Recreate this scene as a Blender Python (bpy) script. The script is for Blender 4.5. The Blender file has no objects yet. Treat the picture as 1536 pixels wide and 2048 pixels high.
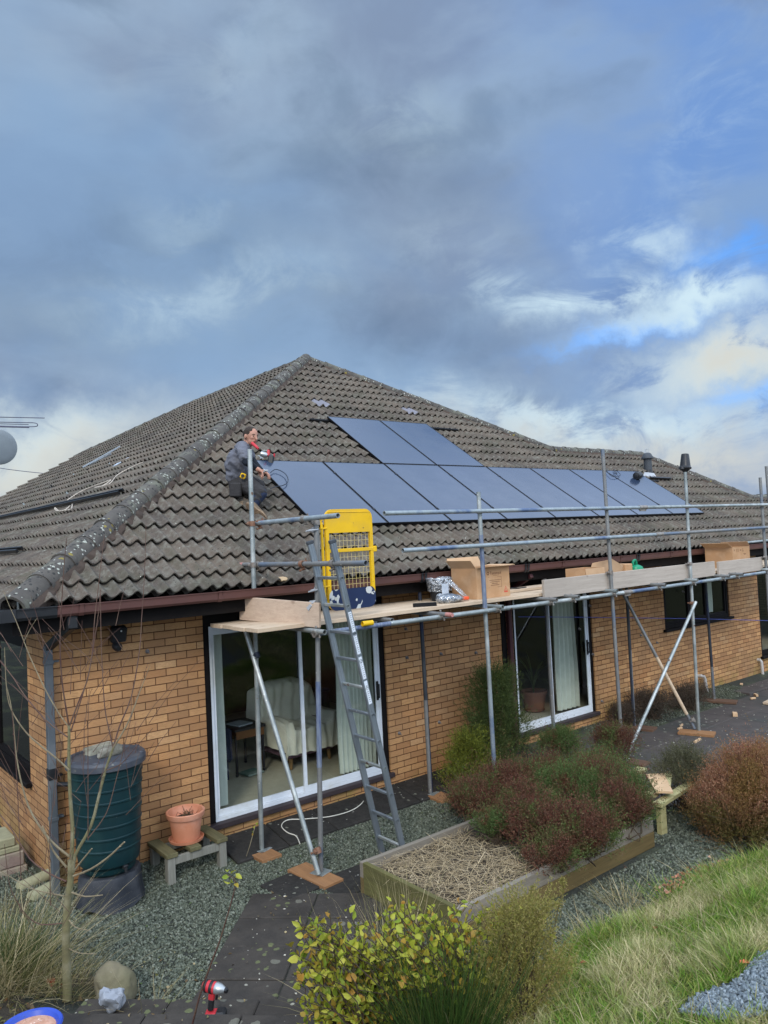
import bpy, bmesh, math, random
import numpy as np
from mathutils import Vector, Matrix, Quaternion
random.seed(7); rng = np.random.default_rng(7)
sc = bpy.context.scene
COL = sc.collection
# ------------------------------------------------------------------ camera
CP = np.array([-3.5351, -7.4598, 2.874]); FPX = 1537.88
RT = np.array([0.77781232, -0.62665425, -0.04808793])
UP = np.array([0.01604332, -0.05669108, 0.99826286])
FW = np.array([0.62829182, 0.77723264, 0.0340414])
cam = bpy.data.cameras.new("camera"); camo = bpy.data.objects.new("camera", cam); COL.objects.link(camo)
cam.sensor_fit = 'HORIZONTAL'; cam.sensor_width = 36; cam.lens = 36 * FPX / 1536
cam.clip_start = 0.05; cam.clip_end = 2000
camo.matrix_world = Matrix(((RT[0], UP[0], -FW[0], CP[0]), (RT[1], UP[1], -FW[1], CP[1]), (RT[2], UP[2], -FW[2], CP[2]), (0, 0, 0, 1)))
sc.camera = camo
sc.view_settings.view_transform = 'Standard'; sc.view_settings.look = 'None'
sc.view_settings.exposure = 0.28; sc.view_settings.gamma = 1
# ------------------------------------------------------------------ light
SUN = Vector((-0.62, -0.62, 0.60)).normalized()
sl = bpy.data.lights.new("sun", 'SUN'); so = bpy.data.objects.new("sun", sl); COL.objects.link(so)
sl.energy = 1.5; sl.angle = math.radians(12); sl.color = (1.0, 0.93, 0.82)
so.rotation_euler = SUN.to_track_quat('Z', 'Y').to_euler(); so.location = (0, 0, 30)

world = bpy.data.worlds.new("World"); sc.world = world; world.use_nodes = True
def build_world():
    nt = world.node_tree; N = nt.nodes; L = nt.links; N.clear()
    def nd(t, **k):
        n = N.new(t)
        for a, b in k.items(): setattr(n, a, b)
        return n
    def ma(op, a, b=None, c=None, clamp=False):
        n = nd('ShaderNodeMath', operation=op); n.use_clamp = clamp
        for i, v in enumerate((a, b, c)):
            if v is None: continue
            if isinstance(v, (int, float)): n.inputs[i].default_value = v
            else: L.new(v, n.inputs[i])
        return n.outputs[0]
    tc = nd('ShaderNodeTexCoord'); D = tc.outputs['Generated']
    sky = nd('ShaderNodeTexSky', sky_type='NISHITA'); sky.sun_disc = False
    sky.sun_elevation = math.asin(SUN.z); sky.sun_rotation = math.atan2(SUN.x, SUN.y)
    sky.air_density = 1.0; sky.dust_density = 0.6; sky.ozone_density = 2.5
    sep = nd('ShaderNodeSeparateXYZ'); L.new(D, sep.inputs[0])
    def dot(v):
        n = nd('ShaderNodeVectorMath', operation='DOT_PRODUCT'); L.new(D, n.inputs[0]); n.inputs[1].default_value = tuple(v); return n.outputs['Value']
    # cloud-layer coordinates: direction projected on a high flat layer
    den = ma('ADD', ma('MAXIMUM', sep.outputs[2], 0.0), 0.14)
    cx = ma('DIVIDE', sep.outputs[0], den); cy = ma('DIVIDE', sep.outputs[1], den)
    cb = nd('ShaderNodeCombineXYZ'); L.new(cx, cb.inputs[0]); L.new(cy, cb.inputs[1])
    def noise(vec, scale, detail, rough, dist, off=(0, 0, 0), st=(1, 1, 1)):
        m = nd('ShaderNodeMapping'); L.new(vec, m.inputs[0]); m.inputs['Location'].default_value = off; m.inputs['Scale'].default_value = st
        n = nd('ShaderNodeTexNoise'); L.new(m.outputs[0], n.inputs['Vector']); n.inputs['Scale'].default_value = scale
        n.inputs['Detail'].default_value = detail; n.inputs['Roughness'].default_value = rough; n.inputs['Distortion'].default_value = dist
        return n.outputs[0]
    n1 = noise(cb.outputs[0], 0.55, 6, 0.5, 0.25, (3.1, 1.7, 0), (1.0, 1.0, 1))
    n2 = noise(cb.outputs[0], 1.3, 6, 0.5, 0.3, (7.3, 4.4, 0), (1.0, 1.0, 1))
    n3 = noise(D, 8.5, 10, 0.66, 0.6, (1.3, 2.2, 5.0), (1, 1, 1.9))
    n4 = noise(D, 2.1, 4, 0.5, 0.2, (0.3, 9.2, 1.0), (1, 1, 1.6))
    def mr(v, a, b, c=0.0, d=1.0, t='SMOOTHSTEP'):
        n = nd('ShaderNodeMapRange', interpolation_type=t); L.new(v, n.inputs[0])
        for i, q in enumerate((a, b, c, d)): n.inputs[i + 1].default_value = q
        return n.outputs[0]
    def mix(f, a, b):
        n = nd('ShaderNodeMix', data_type='RGBA')
        if isinstance(f, float): n.inputs[0].default_value = f
        else: L.new(f, n.inputs[0])
        for s, v in ((n.inputs[6], a), (n.inputs[7], b)):
            if isinstance(v, tuple): s.default_value = (*v, 1)
            else: L.new(v, s)
        return n.outputs[2]
    wv_ = nd('ShaderNodeTexNoise'); L.new(D, wv_.inputs['Vector']); wv_.inputs['Scale'].default_value = 7.0; wv_.inputs['Detail'].default_value = 7; wv_.inputs['Roughness'].default_value = 0.6
    w1 = nd('ShaderNodeVectorMath', operation='SUBTRACT'); L.new(wv_.outputs['Color'], w1.inputs[0]); w1.inputs[1].default_value = (0.5, 0.5, 0.5)
    w2 = nd('ShaderNodeVectorMath', operation='SCALE'); L.new(w1.outputs[0], w2.inputs[0]); w2.inputs['Scale'].default_value = 0.17
    w3 = nd('ShaderNodeVectorMath', operation='ADD'); L.new(D, w3.inputs[0]); L.new(w2.outputs[0], w3.inputs[1])
    def dotw(v):
        n = nd('ShaderNodeVectorMath', operation='DOT_PRODUCT'); L.new(w3.outputs[0], n.inputs[0]); n.inputs[1].default_value = tuple(v); return n.outputs['Value']
    def px(x, y): 
        d = FW + RT * (x - 768) / FPX - UP * (y - 1024) / FPX
        return d / np.linalg.norm(d)
    def blob(x, y, r0, r1):
        return mr(dot(px(x, y)), math.cos(r1), math.cos(r0))
    def streak(x, y, ex, ey, along, across):    # elongated soft patch centred on a sky direction, running towards a second one
        c = px(x, y); t = px(ex, ey) - c; t -= c * (t @ c); t /= np.linalg.norm(t); b = np.cross(c, t)
        A = ma('POWER', ma('DIVIDE', dotw(t), along), 2); B = ma('POWER', ma('DIVIDE', dotw(b), across), 2)
        q = ma('ADD', A, B); g = ma('EXPONENT', ma('MULTIPLY', q, -1.0))
        return ma('MULTIPLY', g, mr(dot(c), 0.0, 0.3))
    # base overcast: grey-blue with soft mottling
    n5 = noise(D, 3.4, 6, 0.52, 0.4, (4.3, 1.2, 7.7), (1, 1, 1.7)); n6 = noise(D, 6.0, 6, 0.50, 0.3, (8.3, 3.2, 2.7), (1, 1, 1.8))
    col = mix(mr(ma('ADD', ma('MULTIPLY', n1, 0.35), ma('MULTIPLY', n5, 0.65)), 0.42, 0.57), SKYC[0], SKYC[1])
    col = mix(mr(n6, 0.52, 0.72, 0, 0.5), col, SKYC[2]); col = mix(mr(n6, 0.46, 0.30, 0, 0.45), col, SKYC[4])
    col = mix(mr(ma('MULTIPLY', n2, 1.0), 0.42, 0.72, 0, 0.75), col, SKYC[2])
    col = mix(mr(n4, 0.40, 0.62, 0, 0.55), col, SKYC[3])
    # darker slate belt above the roof
    dk = ma('MAXIMUM', streak(820, 650, 1100, 700, 0.32, 0.06), ma('MAXIMUM', streak(300, 510, 620, 450, 0.26, 0.06), ma('MAXIMUM', streak(820, 330, 1150, 300, 0.20, 0.07), streak(60, 640, 300, 640, 0.2, 0.05))))
    dk = ma('MULTIPLY', dk, mr(n3, 0.3, 0.6, 0.45, 1.0)); col = mix(ma('MULTIPLY', dk, 0.42), col, SKYC[4])
    # blue tint to the upper right, open blue window at the right edge
    col = mix(ma('MULTIPLY', ma('MULTIPLY', streak(1430, 330, 1480, 700, 0.38, 0.19), mr(n6, 0.34, 0.60, 0.45, 1.0)), 0.92), col, SKYC[5])
    nish = nd('ShaderNodeMix', data_type='RGBA', blend_type='MULTIPLY'); nish.inputs[0].default_value = 1
    L.new(sky.outputs[0], nish.inputs[6]); nish.inputs[7].default_value = (0.085, 0.115, 0.17, 1)
    blue = mix(0.55, nish.outputs[2], SKYC[6])
    bl = ma('MAXIMUM', streak(1500, 500, 1350, 560, 0.075, 0.026), ma('MULTIPLY', streak(1240, 668, 1100, 700, 0.085, 0.014), 0.85))
    bl = ma('MAXIMUM', bl, ma('MULTIPLY', streak(1500, 800, 1400, 815, 0.05, 0.014), 0.7))
    bl = ma('MULTIPLY', bl, mr(n3, 0.34, 0.58, 0.25, 1.0)); col = mix(ma('MINIMUM', ma('MULTIPLY', bl, 1.15), 1.0), col, blue)
    # bright sunlit cloud banks
    w = ma('MULTIPLY', streak(1160, 585, 1400, 600, 0.125, 0.028), mr(n3, 0.36, 0.60))
    w = ma('MAXIMUM', w, ma('MULTIPLY', streak(1390, 605, 1530, 570, 0.10, 0.022), mr(n3, 0.30, 0.50)))
    w = ma('MAXIMUM', w, ma('MULTIPLY', streak(1440, 725, 1530, 690, 0.11, 0.042), mr(n3, 0.32, 0.50)))
    w = ma('MAXIMUM', w, ma('MULTIPLY', streak(1200, 850, 1480, 860, 0.20, 0.034), mr(n3, 0.36, 0.58)))
    w = ma('MAXIMUM', w, ma('MULTIPLY', streak(1330, 480, 1260, 440, 0.05, 0.026), mr(n3, 0.40, 0.62, 0, 0.7)))
    w = ma('MAXIMUM', w, ma('MULTIPLY', streak(60, 900, 260, 850, 0.12, 0.035), mr(n3, 0.28, 0.56)))
    w = ma('MAXIMUM', w, ma('MULTIPLY', streak(420, 590, 640, 560, 0.17, 0.034), mr(n3, 0.36, 0.62, 0.05, 0.38)))
    w = ma('MAXIMUM', w, ma('MULTIPLY', streak(1420, 250, 1350, 380, 0.09, 0.05), mr(n3, 0.42, 0.66, 0, 0.30)))
    for q_, a_ in (((370, 430, 500, 400, 0.07, 0.035), 0.20), ((800, 240, 900, 200, 0.06, 0.03), 0.20), ((900, 480, 1000, 460, 0.09, 0.03), 0.18), ((430, 90, 600, 60, 0.10, 0.04), 0.16), ((1210, 400, 1230, 330, 0.05, 0.02), 0.25), ((250, 930, 60, 880, 0.12, 0.03), 0.4)):
        w = ma('MAXIMUM', w, ma('MULTIPLY', streak(*q_), mr(n3, 0.38, 0.60, 0, a_)))
    col = mix(ma('MULTIPLY', w, 0.95), col, SKYC[7])
    # warm haze close to the horizon on the right
    hz = ma('MULTIPLY', streak(1300, 925, 1500, 935, 0.36, 0.040), mr(n3, 0.3, 0.6, 0.45, 0.9)); hz = ma('MAXIMUM', hz, ma('MULTIPLY', streak(30, 935, 260, 890, 0.17, 0.042), mr(n3, 0.3, 0.55, 0.4, 0.9))); hz = ma('MAXIMUM', hz, ma('MULTIPLY', streak(1450, 720, 1530, 690, 0.07, 0.030), mr(n3, 0.3, 0.5, 0.3, 0.95))); col = mix(hz, col, SKYC[8])
    # overcast brightened out of view, overhead and behind, added to light house and panels
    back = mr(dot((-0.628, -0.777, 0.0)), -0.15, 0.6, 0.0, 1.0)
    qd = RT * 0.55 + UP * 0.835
    up = ma('MAXIMUM', mr(sep.outputs[2], 0.585, 0.73, 0.0, 1.0), mr(dot(qd), 0.637, 0.675, 0.0, 1.0))  # added bright patch past the frame's upper right, for the panels to reflect
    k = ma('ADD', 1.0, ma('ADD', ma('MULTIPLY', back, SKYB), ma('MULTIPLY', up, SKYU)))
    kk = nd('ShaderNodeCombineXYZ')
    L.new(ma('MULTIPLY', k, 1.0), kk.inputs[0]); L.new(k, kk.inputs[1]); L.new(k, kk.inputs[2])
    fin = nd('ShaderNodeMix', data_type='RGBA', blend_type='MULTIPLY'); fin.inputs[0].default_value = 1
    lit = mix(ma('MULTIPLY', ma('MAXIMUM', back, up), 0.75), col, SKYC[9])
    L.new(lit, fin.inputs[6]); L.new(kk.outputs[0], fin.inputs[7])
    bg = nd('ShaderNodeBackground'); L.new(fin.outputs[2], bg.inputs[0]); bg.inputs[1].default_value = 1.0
    out = nd('ShaderNodeOutputWorld'); L.new(bg.outputs[0], out.inputs[0])
SKYC = [(0.196, 0.262, 0.380), (0.265, 0.362, 0.495), (0.305, 0.400, 0.52), (0.180, 0.315, 0.52), (0.110, 0.165, 0.255),
        (0.135, 0.265, 0.56), (0.10, 0.31, 0.70), (0.55, 0.70, 0.78), (0.56, 0.57, 0.53), (0.30, 0.335, 0.395)]
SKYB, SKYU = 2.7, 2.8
build_world()

# ------------------------------------------------------------------ helpers: rays
def ray(x, y): return FW + RT * (x - 768) / FPX - UP * (y - 1024) / FPX
def plane(x, y, n, k):
    n = np.array(n, float); d = ray(x, y); return CP + d * ((k - n @ CP) / (n @ d))
def atx(x, y, v): return plane(x, y, (1, 0, 0), v)
def aty(x, y, v): return plane(x, y, (0, 1, 0), v)
def atz(x, y, v): return plane(x, y, (0, 0, 1), v)
def atd(x, y, t): return CP + t * ray(x, y)
PIT = math.radians(33.413); NRF = np.array([0, -math.sin(PIT), math.cos(PIT)]); KRF = 2.2358
def onroof(x, y, off=0.0): return plane(x, y, NRF, KRF + off)
def roofz(y, off=0.0): return (KRF + off + math.sin(PIT) * y) / math.cos(PIT)
SL = 0.5842; NLF = np.array([-SL, 0, 1.0]); KLF = 6.722 - SL * 5.515
def onleft(x, y, off=0.0): return plane(x, y, NLF, KLF + off)
def leftz(x): return KLF + SL * x

# ------------------------------------------------------------------ helpers: objects
def tag(o, label=None, cat=None, group=None, kind=None):
    if label: o['label'] = label
    if cat: o['category'] = cat
    if group: o['group'] = group
    if kind: o['kind'] = kind
    return o
def thing(name, label, cat, loc=(0, 0, 0), group=None, kind=None, rot=None):
    o = bpy.data.objects.new(name, None); COL.objects.link(o); o.empty_display_size = 0.05
    o.location = tuple(float(v) for v in loc)
    if rot is not None: o.rotation_euler = rot
    return tag(o, label, cat, group, kind)
def copy_tree(o, parent=None):
    c = o.copy(); COL.objects.link(c); c.parent = parent
    for ch in list(o.children): copy_tree(ch, c)
    return c
def smooth_by_angle(me, ang=0.6):
    bm = bmesh.new(); bm.from_mesh(me)
    for f in bm.faces: f.smooth = True
    for e in bm.edges:
        if len(e.link_faces) == 2 and e.calc_face_angle(0) > ang: e.smooth = False
    bm.to_mesh(me); bm.free()
def npmesh(name, V, F, mats, parent=None, smooth=False, world_coords=True):
    """V (n,3); F int array (m,3|4) or list of such arrays"""
    V = np.asarray(V, np.float32).reshape(-1, 3)
    Fs = F if isinstance(F, list) else [F]
    loops = np.concatenate([np.asarray(f, np.int32).ravel() for f in Fs])
    sizes = np.concatenate([np.full(len(f), np.asarray(f).shape[1], np.int32) for f in Fs])
    st = np.concatenate([[0], np.cumsum(sizes)[:-1]]).astype(np.int32)
    if parent is not None and world_coords: V = V - np.array(parent.location, np.float32)
    me = bpy.data.meshes.new(name); me.vertices.add(len(V)); me.vertices.foreach_set('co', V.ravel())
    me.loops.add(len(loops)); me.loops.foreach_set('vertex_index', loops)
    me.polygons.add(len(sizes)); me.polygons.foreach_set('loop_start', st); me.polygons.foreach_set('loop_total', sizes)
    if smooth: me.polygons.foreach_set('use_smooth', np.ones(len(sizes), bool))
    me.update(calc_edges=True); me.validate()
    for m in (mats if isinstance(mats, list) else [mats]): me.materials.append(m)
    o = bpy.data.objects.new(name, me); COL.objects.link(o)
    if parent is not None: o.parent = parent
    return o

class MB:
    def __init__(s): s.v = []; s.f = []; s.m = []; s.cur = 0
    def add(s, vs, fs):
        b = len(s.v); s.v += [tuple(map(float, v)) for v in vs]; s.f += [tuple(i + b for i in f) for f in fs]; s.m += [s.cur] * len(fs); return s
    def box(s, a, b, bev=0.0, rot=None, piv=None):
        x0, y0, z0 = [min(p, q) for p, q in zip(a, b)]; x1, y1, z1 = [max(p, q) for p, q in zip(a, b)]
        e = min(bev, (x1 - x0) / 2.2, (y1 - y0) / 2.2, (z1 - z0) / 2.2)
        if e <= 0:
            vs = [(x, y, z) for z in (z0, z1) for x, y in ((x0, y0), (x1, y0), (x1, y1), (x0, y1))]
            fs = [(3, 2, 1, 0), (4, 5, 6, 7), (0, 1, 5, 4), (1, 2, 6, 5), (2, 3, 7, 6), (3, 0, 4, 7)]
        else:
            bm = bmesh.new(); bmesh.ops.create_cube(bm, size=1)
            for v in bm.verts: v.co = Vector(((x0 + x1) / 2 + v.co.x * (x1 - x0), (y0 + y1) / 2 + v.co.y * (y1 - y0), (z0 + z1) / 2 + v.co.z * (z1 - z0)))
            bmesh.ops.bevel(bm, geom=bm.edges[:], offset=e, segments=1, affect='EDGES', profile=0.5)
            vs = [v.co.copy() for v in bm.verts]; fs = [tuple(v.index for v in f.verts) for f in bm.faces]; bm.free()
        if rot is not None:
            M = rot if isinstance(rot, Matrix) else Matrix.Rotation(rot, 4, 'Z'); p = Vector(piv if piv is not None else ((x0 + x1) / 2, (y0 + y1) / 2, (z0 + z1) / 2))
            vs = [M @ (Vector(v) - p) + p for v in vs]
        return s.add(vs, fs)
    def obox(s, p0, p1, w, h, up=(0, 0, 1), bev=0.0):
        """bar from p0 to p1, width w (sideways), height h (along up)"""
        p0 = Vector(p0); p1 = Vector(p1); d = (p1 - p0); L = d.length; d.normalize(); u = Vector(up); sd = d.cross(u).normalized(); u = sd.cross(d).normalized()
        t = MB(); t.box((0, -w / 2, -h / 2), (L, w / 2, h / 2), bev)
        M = Matrix((d, -sd, u)).transposed()
        return s.add([p0 + M @ Vector(v) for v in t.v], t.f)
    def tube(s, pts, r, n=10, cap=True, hollow=False):
        pts = [Vector(p) for p in pts]; rs = r if isinstance(r, (list, tuple, np.ndarray)) else [r] * len(pts)
        b = len(s.v); prev = None; f0 = len(s.f)
        for i, p in enumerate(pts):
            d = (pts[min(i + 1, len(pts) - 1)] - pts[max(i - 1, 0)]).normalized()
            if prev is None:
                a = Vector((0, 0, 1)) if abs(d.z) < 0.9 else Vector((1, 0, 0)); u = d.cross(a).normalized()
            else:
                u = (prev - d * prev.dot(d)); u = u.normalized() if u.length > 1e-6 else d.orthogonal().normalized()
            prev = u; w = d.cross(u)
            for k in range(n):
                a = 2 * math.pi * k / n; q = p + (u * math.cos(a) + w * math.sin(a)) * rs[i]; s.v.append(tuple(q))
        for i in range(len(pts) - 1):
            for k in range(n):
                a = b + i * n + k; c = b + i * n + (k + 1) % n; s.f.append((a, c, c + n, a + n))
        if cap and not hollow:
            s.f.append(tuple(b + k for k in reversed(range(n)))); e = b + (len(pts) - 1) * n; s.f.append(tuple(e + k for k in range(n)))
        s.m += [s.cur] * (len(s.f) - f0)
        if hollow:   # open ends with an inner skin
            d = (pts[-1] - pts[0]).normalized(); q = [pts[0] + d * 0.06, pts[-1] - d * 0.06]
            for e, pi, dd in ((0, pts[0], d), (1, pts[-1], -d)):
                rr = rs[0] if e == 0 else rs[-1]; t = MB(); 
                a = Vector((0, 0, 1)) if abs(dd.z) < 0.9 else Vector((1, 0, 0)); u = dd.cross(a).normalized(); w = dd.cross(u); m = []
                for rad, off in ((rr, 0), (rr * 0.83, 0), (rr * 0.83, 0.09)):
                    m += [pi + dd * off + (u * math.cos(2 * math.pi * k / n) + w * math.sin(2 * math.pi * k / n)) * rad for k in range(n)]
                fs = [(j * n + k, j * n + (k + 1) % n, (j + 1) * n + (k + 1) % n, (j + 1) * n + k) for j in range(2) for k in range(n)] + [tuple(2 * n + k for k in range(n))]
                s.add(m, fs)
        return s
    def lathe(s, prof, c=(0, 0, 0), n=32, axis=None, closed=False):
        c = Vector(c); b = len(s.v); f0 = len(s.f)
        M = Vector((0, 0, 1)).rotation_difference(Vector(axis)).to_matrix() if axis is not None else Matrix.Identity(3)
        for r, z in prof:
            for k in range(n):
                a = 2 * math.pi * k / n; s.v.append(tuple(c + M @ Vector((r * math.cos(a), r * math.sin(a), z))))
        m = len(prof)
        for i in range(m - 1 if not closed else m):
            for k in range(n):
                a = b + i * n + k; q = b + i * n + (k + 1) % n; j = b + ((i + 1) % m) * n; s.f.append((a, q, j + (k + 1) % n, j + k))
        if not closed:
            if prof[0][0] > 1e-4: s.f.append(tuple(b + k for k in reversed(range(n))))
            if prof[-1][0] > 1e-4: s.f.append(tuple(b + (m - 1) * n + k for k in range(n)))
        s.m += [s.cur] * (len(s.f) - f0); return s
    def poly(s, pts, th=0.0, nrm=None):
        pts = [Vector(p) for p in pts]; n = len(pts)
        if th == 0: return s.add(pts, [tuple(range(n))])
        if nrm is None: nrm = (pts[1] - pts[0]).cross(pts[2] - pts[0]).normalized()
        q = [p - Vector(nrm) * th for p in pts]
        return s.add(pts + q, [tuple(range(n)), tuple(reversed(range(n, 2 * n)))] + [(i, i + n, (i + 1) % n + n, (i + 1) % n) for i in range(n)])
    def build(s, name, mats, parent=None, smooth=None, local=False):
        me = bpy.data.meshes.new(name); v = s.v
        if parent is not None and not local:
            l = parent.matrix_basis.inverted() if parent.parent is None else Matrix.Translation(-Vector(parent.get('_o', (0, 0, 0))))
            v = [l @ Vector(p) for p in v]
        me.from_pydata([tuple(p) for p in v], [], s.f)
        for m in (mats if isinstance(mats, list) else [mats]): me.materials.append(m)
        if isinstance(mats, list): me.polygons.foreach_set('material_index', s.m)
        bm = bmesh.new(); bm.from_mesh(me); bmesh.ops.recalc_face_normals(bm, faces=bm.faces); bm.to_mesh(me); bm.free()
        me.update()
        if smooth: smooth_by_angle(me, smooth)
        o = bpy.data.objects.new(name, me); COL.objects.link(o)
        if parent is not None:
            o.parent = parent
            root = parent
            while root.parent is not None: root = root.parent
            o['_o'] = tuple(root.location)
        return o
def build_child(mb, name, mats, parent, smooth=None):
    """sub-part: parent is a part (part objects sit at their thing's origin)"""
    root = parent
    while root.parent is not None: root = root.parent
    me_o = mb.build(name, mats, None, smooth)
    M = root.matrix_basis.inverted()
    me_o.data.transform(M); me_o.parent = parent
    return me_o
def sub(mb, name, mats, parent, smooth=None): return build_child(mb, name, mats, parent, smooth)
def part(mb, name, mats, parent, smooth=None): return build_child(mb, name, mats, parent, smooth)
def solo(mb, name, mats, label, cat, group=None, kind=None, smooth=None, loc=None):
    """a thing that is a single mesh, its origin moved to its base"""
    o = mb.build(name, mats, None, smooth)
    vs = np.array([v.co for v in o.data.vertices])
    if loc is None: loc = ((vs[:, 0].min() + vs[:, 0].max()) / 2, (vs[:, 1].min() + vs[:, 1].max()) / 2, vs[:, 2].min())
    o.data.transform(Matrix.Translation(-Vector([float(q) for q in loc]))); o.location = [float(q) for q in loc]
    return tag(o, label, cat, group, kind)

# ------------------------------------------------------------------ materials
def newmat(name):
    m = bpy.data.materials.new(name); m.use_nodes = True; nt = m.node_tree; nt.nodes.clear()
    out = nt.nodes.new('ShaderNodeOutputMaterial'); b = nt.nodes.new('ShaderNodeBsdfPrincipled'); nt.links.new(b.outputs[0], out.inputs[0])
    return m, nt, b, out
class NT:
    def __init__(s, nt): s.nt = nt; s.N = nt.nodes; s.L = nt.links
    def n(s, t, ins=None, **k):
        n = s.N.new(t)
        for a, b in k.items(): setattr(n, a, b)
        for i, v in (ins or {}).items():
            q = n.inputs[i]
            if hasattr(v, 'is_linked') or hasattr(v, 'links'): s.L.new(v, q)
            else: q.default_value = (*v, 1) if isinstance(v, tuple) and len(v) == 3 and q.type == 'RGBA' else v
        return n
    def mix(s, f, a, b, bt='MIX'):
        n = s.n('ShaderNodeMix', data_type='RGBA', blend_type=bt)
        for i, v in ((0, f), (6, a), (7, b)):
            if isinstance(v, (int, float)): n.inputs[i].default_value = v
            elif isinstance(v, tuple): n.inputs[i].default_value = (*v, 1)
            else: s.L.new(v, n.inputs[i])
        return n.outputs[2]
    def mr(s, v, a, b, c=0.0, d=1.0):
        n = s.n('ShaderNodeMapRange'); s.L.new(v, n.inputs[0])
        for i, q in enumerate((a, b, c, d)): n.inputs[i + 1].default_value = q
        return n.outputs[0]
    def noise(s, vec, scale, detail=4, rough=0.6, dist=0.0, st=None, off=None):
        if st is not None or off is not None:
            m = s.n('ShaderNodeMapping'); s.L.new(vec, m.inputs[0])
            if st is not None: m.inputs['Scale'].default_value = st
            if off is not None: m.inputs['Location'].default_value = off
            vec = m.outputs[0]
        n = s.n('ShaderNodeTexNoise', {'Scale': scale, 'Detail': detail, 'Roughness': rough, 'Distortion': dist}); s.L.new(vec, n.inputs['Vector'])
        return n.outputs[0]
    def vor(s, vec, scale, feature='F1', rand=1.0):
        n = s.n('ShaderNodeTexVoronoi', {'Scale': scale, 'Randomness': rand}, feature=feature); s.L.new(vec, n.inputs['Vector']); return n
    def m(s, op, a, b=None):
        n = s.n('ShaderNodeMath', operation=op)
        for i, v in enumerate((a, b)):
            if v is None: continue
            if isinstance(v, (int, float)): n.inputs[i].default_value = v
            else: s.L.new(v, n.inputs[i])
        return n.outputs[0]
def M(name, c1, c2=None, scale=6, rough=0.7, metal=0.0, bump=0.0, bscale=40, spots=(), st=None, c3=None, s3=1.5, spec=0.3, rvar=0.0, dist=0.0, coat=0.0):
    """general weathered surface: two tones of noise, optional third blotch tone, optional spot layers (colour, scale, size, amount-scale)"""
    m, nt, b, out = newmat(name); t = NT(nt); vec = t.n('ShaderNodeTexCoord').outputs['Object']
    c2 = c2 or tuple(v * 0.85 for v in c1)
    f = t.noise(vec, scale, 6, 0.62, dist, st=st); col = t.mix(t.mr(f, 0.32, 0.68), c1, c2)
    if c3: col = t.mix(t.mr(t.noise(vec, s3, 5, 0.6, off=(5, 3, 1)), 0.50, 0.66), col, c3)
    for i, (sc_, scl, size, cov) in enumerate(spots):
        v = t.vor(vec, scl); d = t.m('LESS_THAN', t.m('ADD', v.outputs['Distance'], t.m('MULTIPLY', t.noise(vec, scl * 2.3, 3, 0.6), 0.35)), size + 0.17)
        g = t.m('GREATER_THAN', t.noise(vec, scl * 0.23, 3, 0.6, off=(i * 3.1, 7, 2)), cov); col = t.mix(t.m('MULTIPLY', d, g), col, sc_)
    t.L.new(col, b.inputs['Base Color']); b.inputs['Metallic'].default_value = metal
    b.inputs['Specular IOR Level'].default_value = spec; b.inputs['Coat Weight'].default_value = coat
    if rvar: t.L.new(t.mr(t.noise(vec, scale * 2, 4, 0.6), 0.3, 0.7, rough - rvar, rough + rvar), b.inputs['Roughness'])
    else: b.inputs['Roughness'].default_value = rough
    if bump:
        bp = t.n('ShaderNodeBump', {'Strength': 1.0, 'Distance': bump}); t.L.new(t.noise(vec, bscale, 5, 0.6, st=st), bp.inputs['Height']); t.L.new(bp.outputs[0], b.inputs['Normal'])
    return m
def leafm(name, cols, rough=0.6, trans=0.25, bump=0, patch=None, pscale=1.5, spec=0.3):
    """per-leaf colour from a ramp, optionally swapped for a second palette in soft patches"""
    m, nt, b, out = newmat(name); t = NT(nt); g = t.n('ShaderNodeNewGeometry'); rnd = g.outputs['Random Per Island']
    def ramp(cs):
        r = t.n('ShaderNodeValToRGB'); cr = r.color_ramp; cr.interpolation = 'LINEAR'
        while len(cr.elements) < len(cs): cr.elements.new(0.5)
        for i, c in enumerate(cs): cr.elements[i].position = i / (len(cs) - 1); cr.elements[i].color = (*c, 1)
        t.L.new(rnd, r.inputs[0]); return r.outputs[0]
    col = ramp(cols)
    if patch:
        vec = t.n('ShaderNodeTexCoord').outputs['Object']; col = t.mix(t.mr(t.noise(vec, pscale, 3, 0.6), 0.46, 0.56), col, ramp(patch))
    t.L.new(col, b.inputs['Base Color']); b.inputs['Roughness'].default_value = rough; b.inputs['Specular IOR Level'].default_value = spec
    tr = t.n('ShaderNodeBsdfTranslucent'); t.L.new(col, tr.inputs[0]); mx = t.n('ShaderNodeMixShader', {0: trans})
    t.L.new(b.outputs[0], mx.inputs[1]); t.L.new(tr.outputs[0], mx.inputs[2]); t.L.new(mx.outputs[0], out.inputs[0])
    return m
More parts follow.
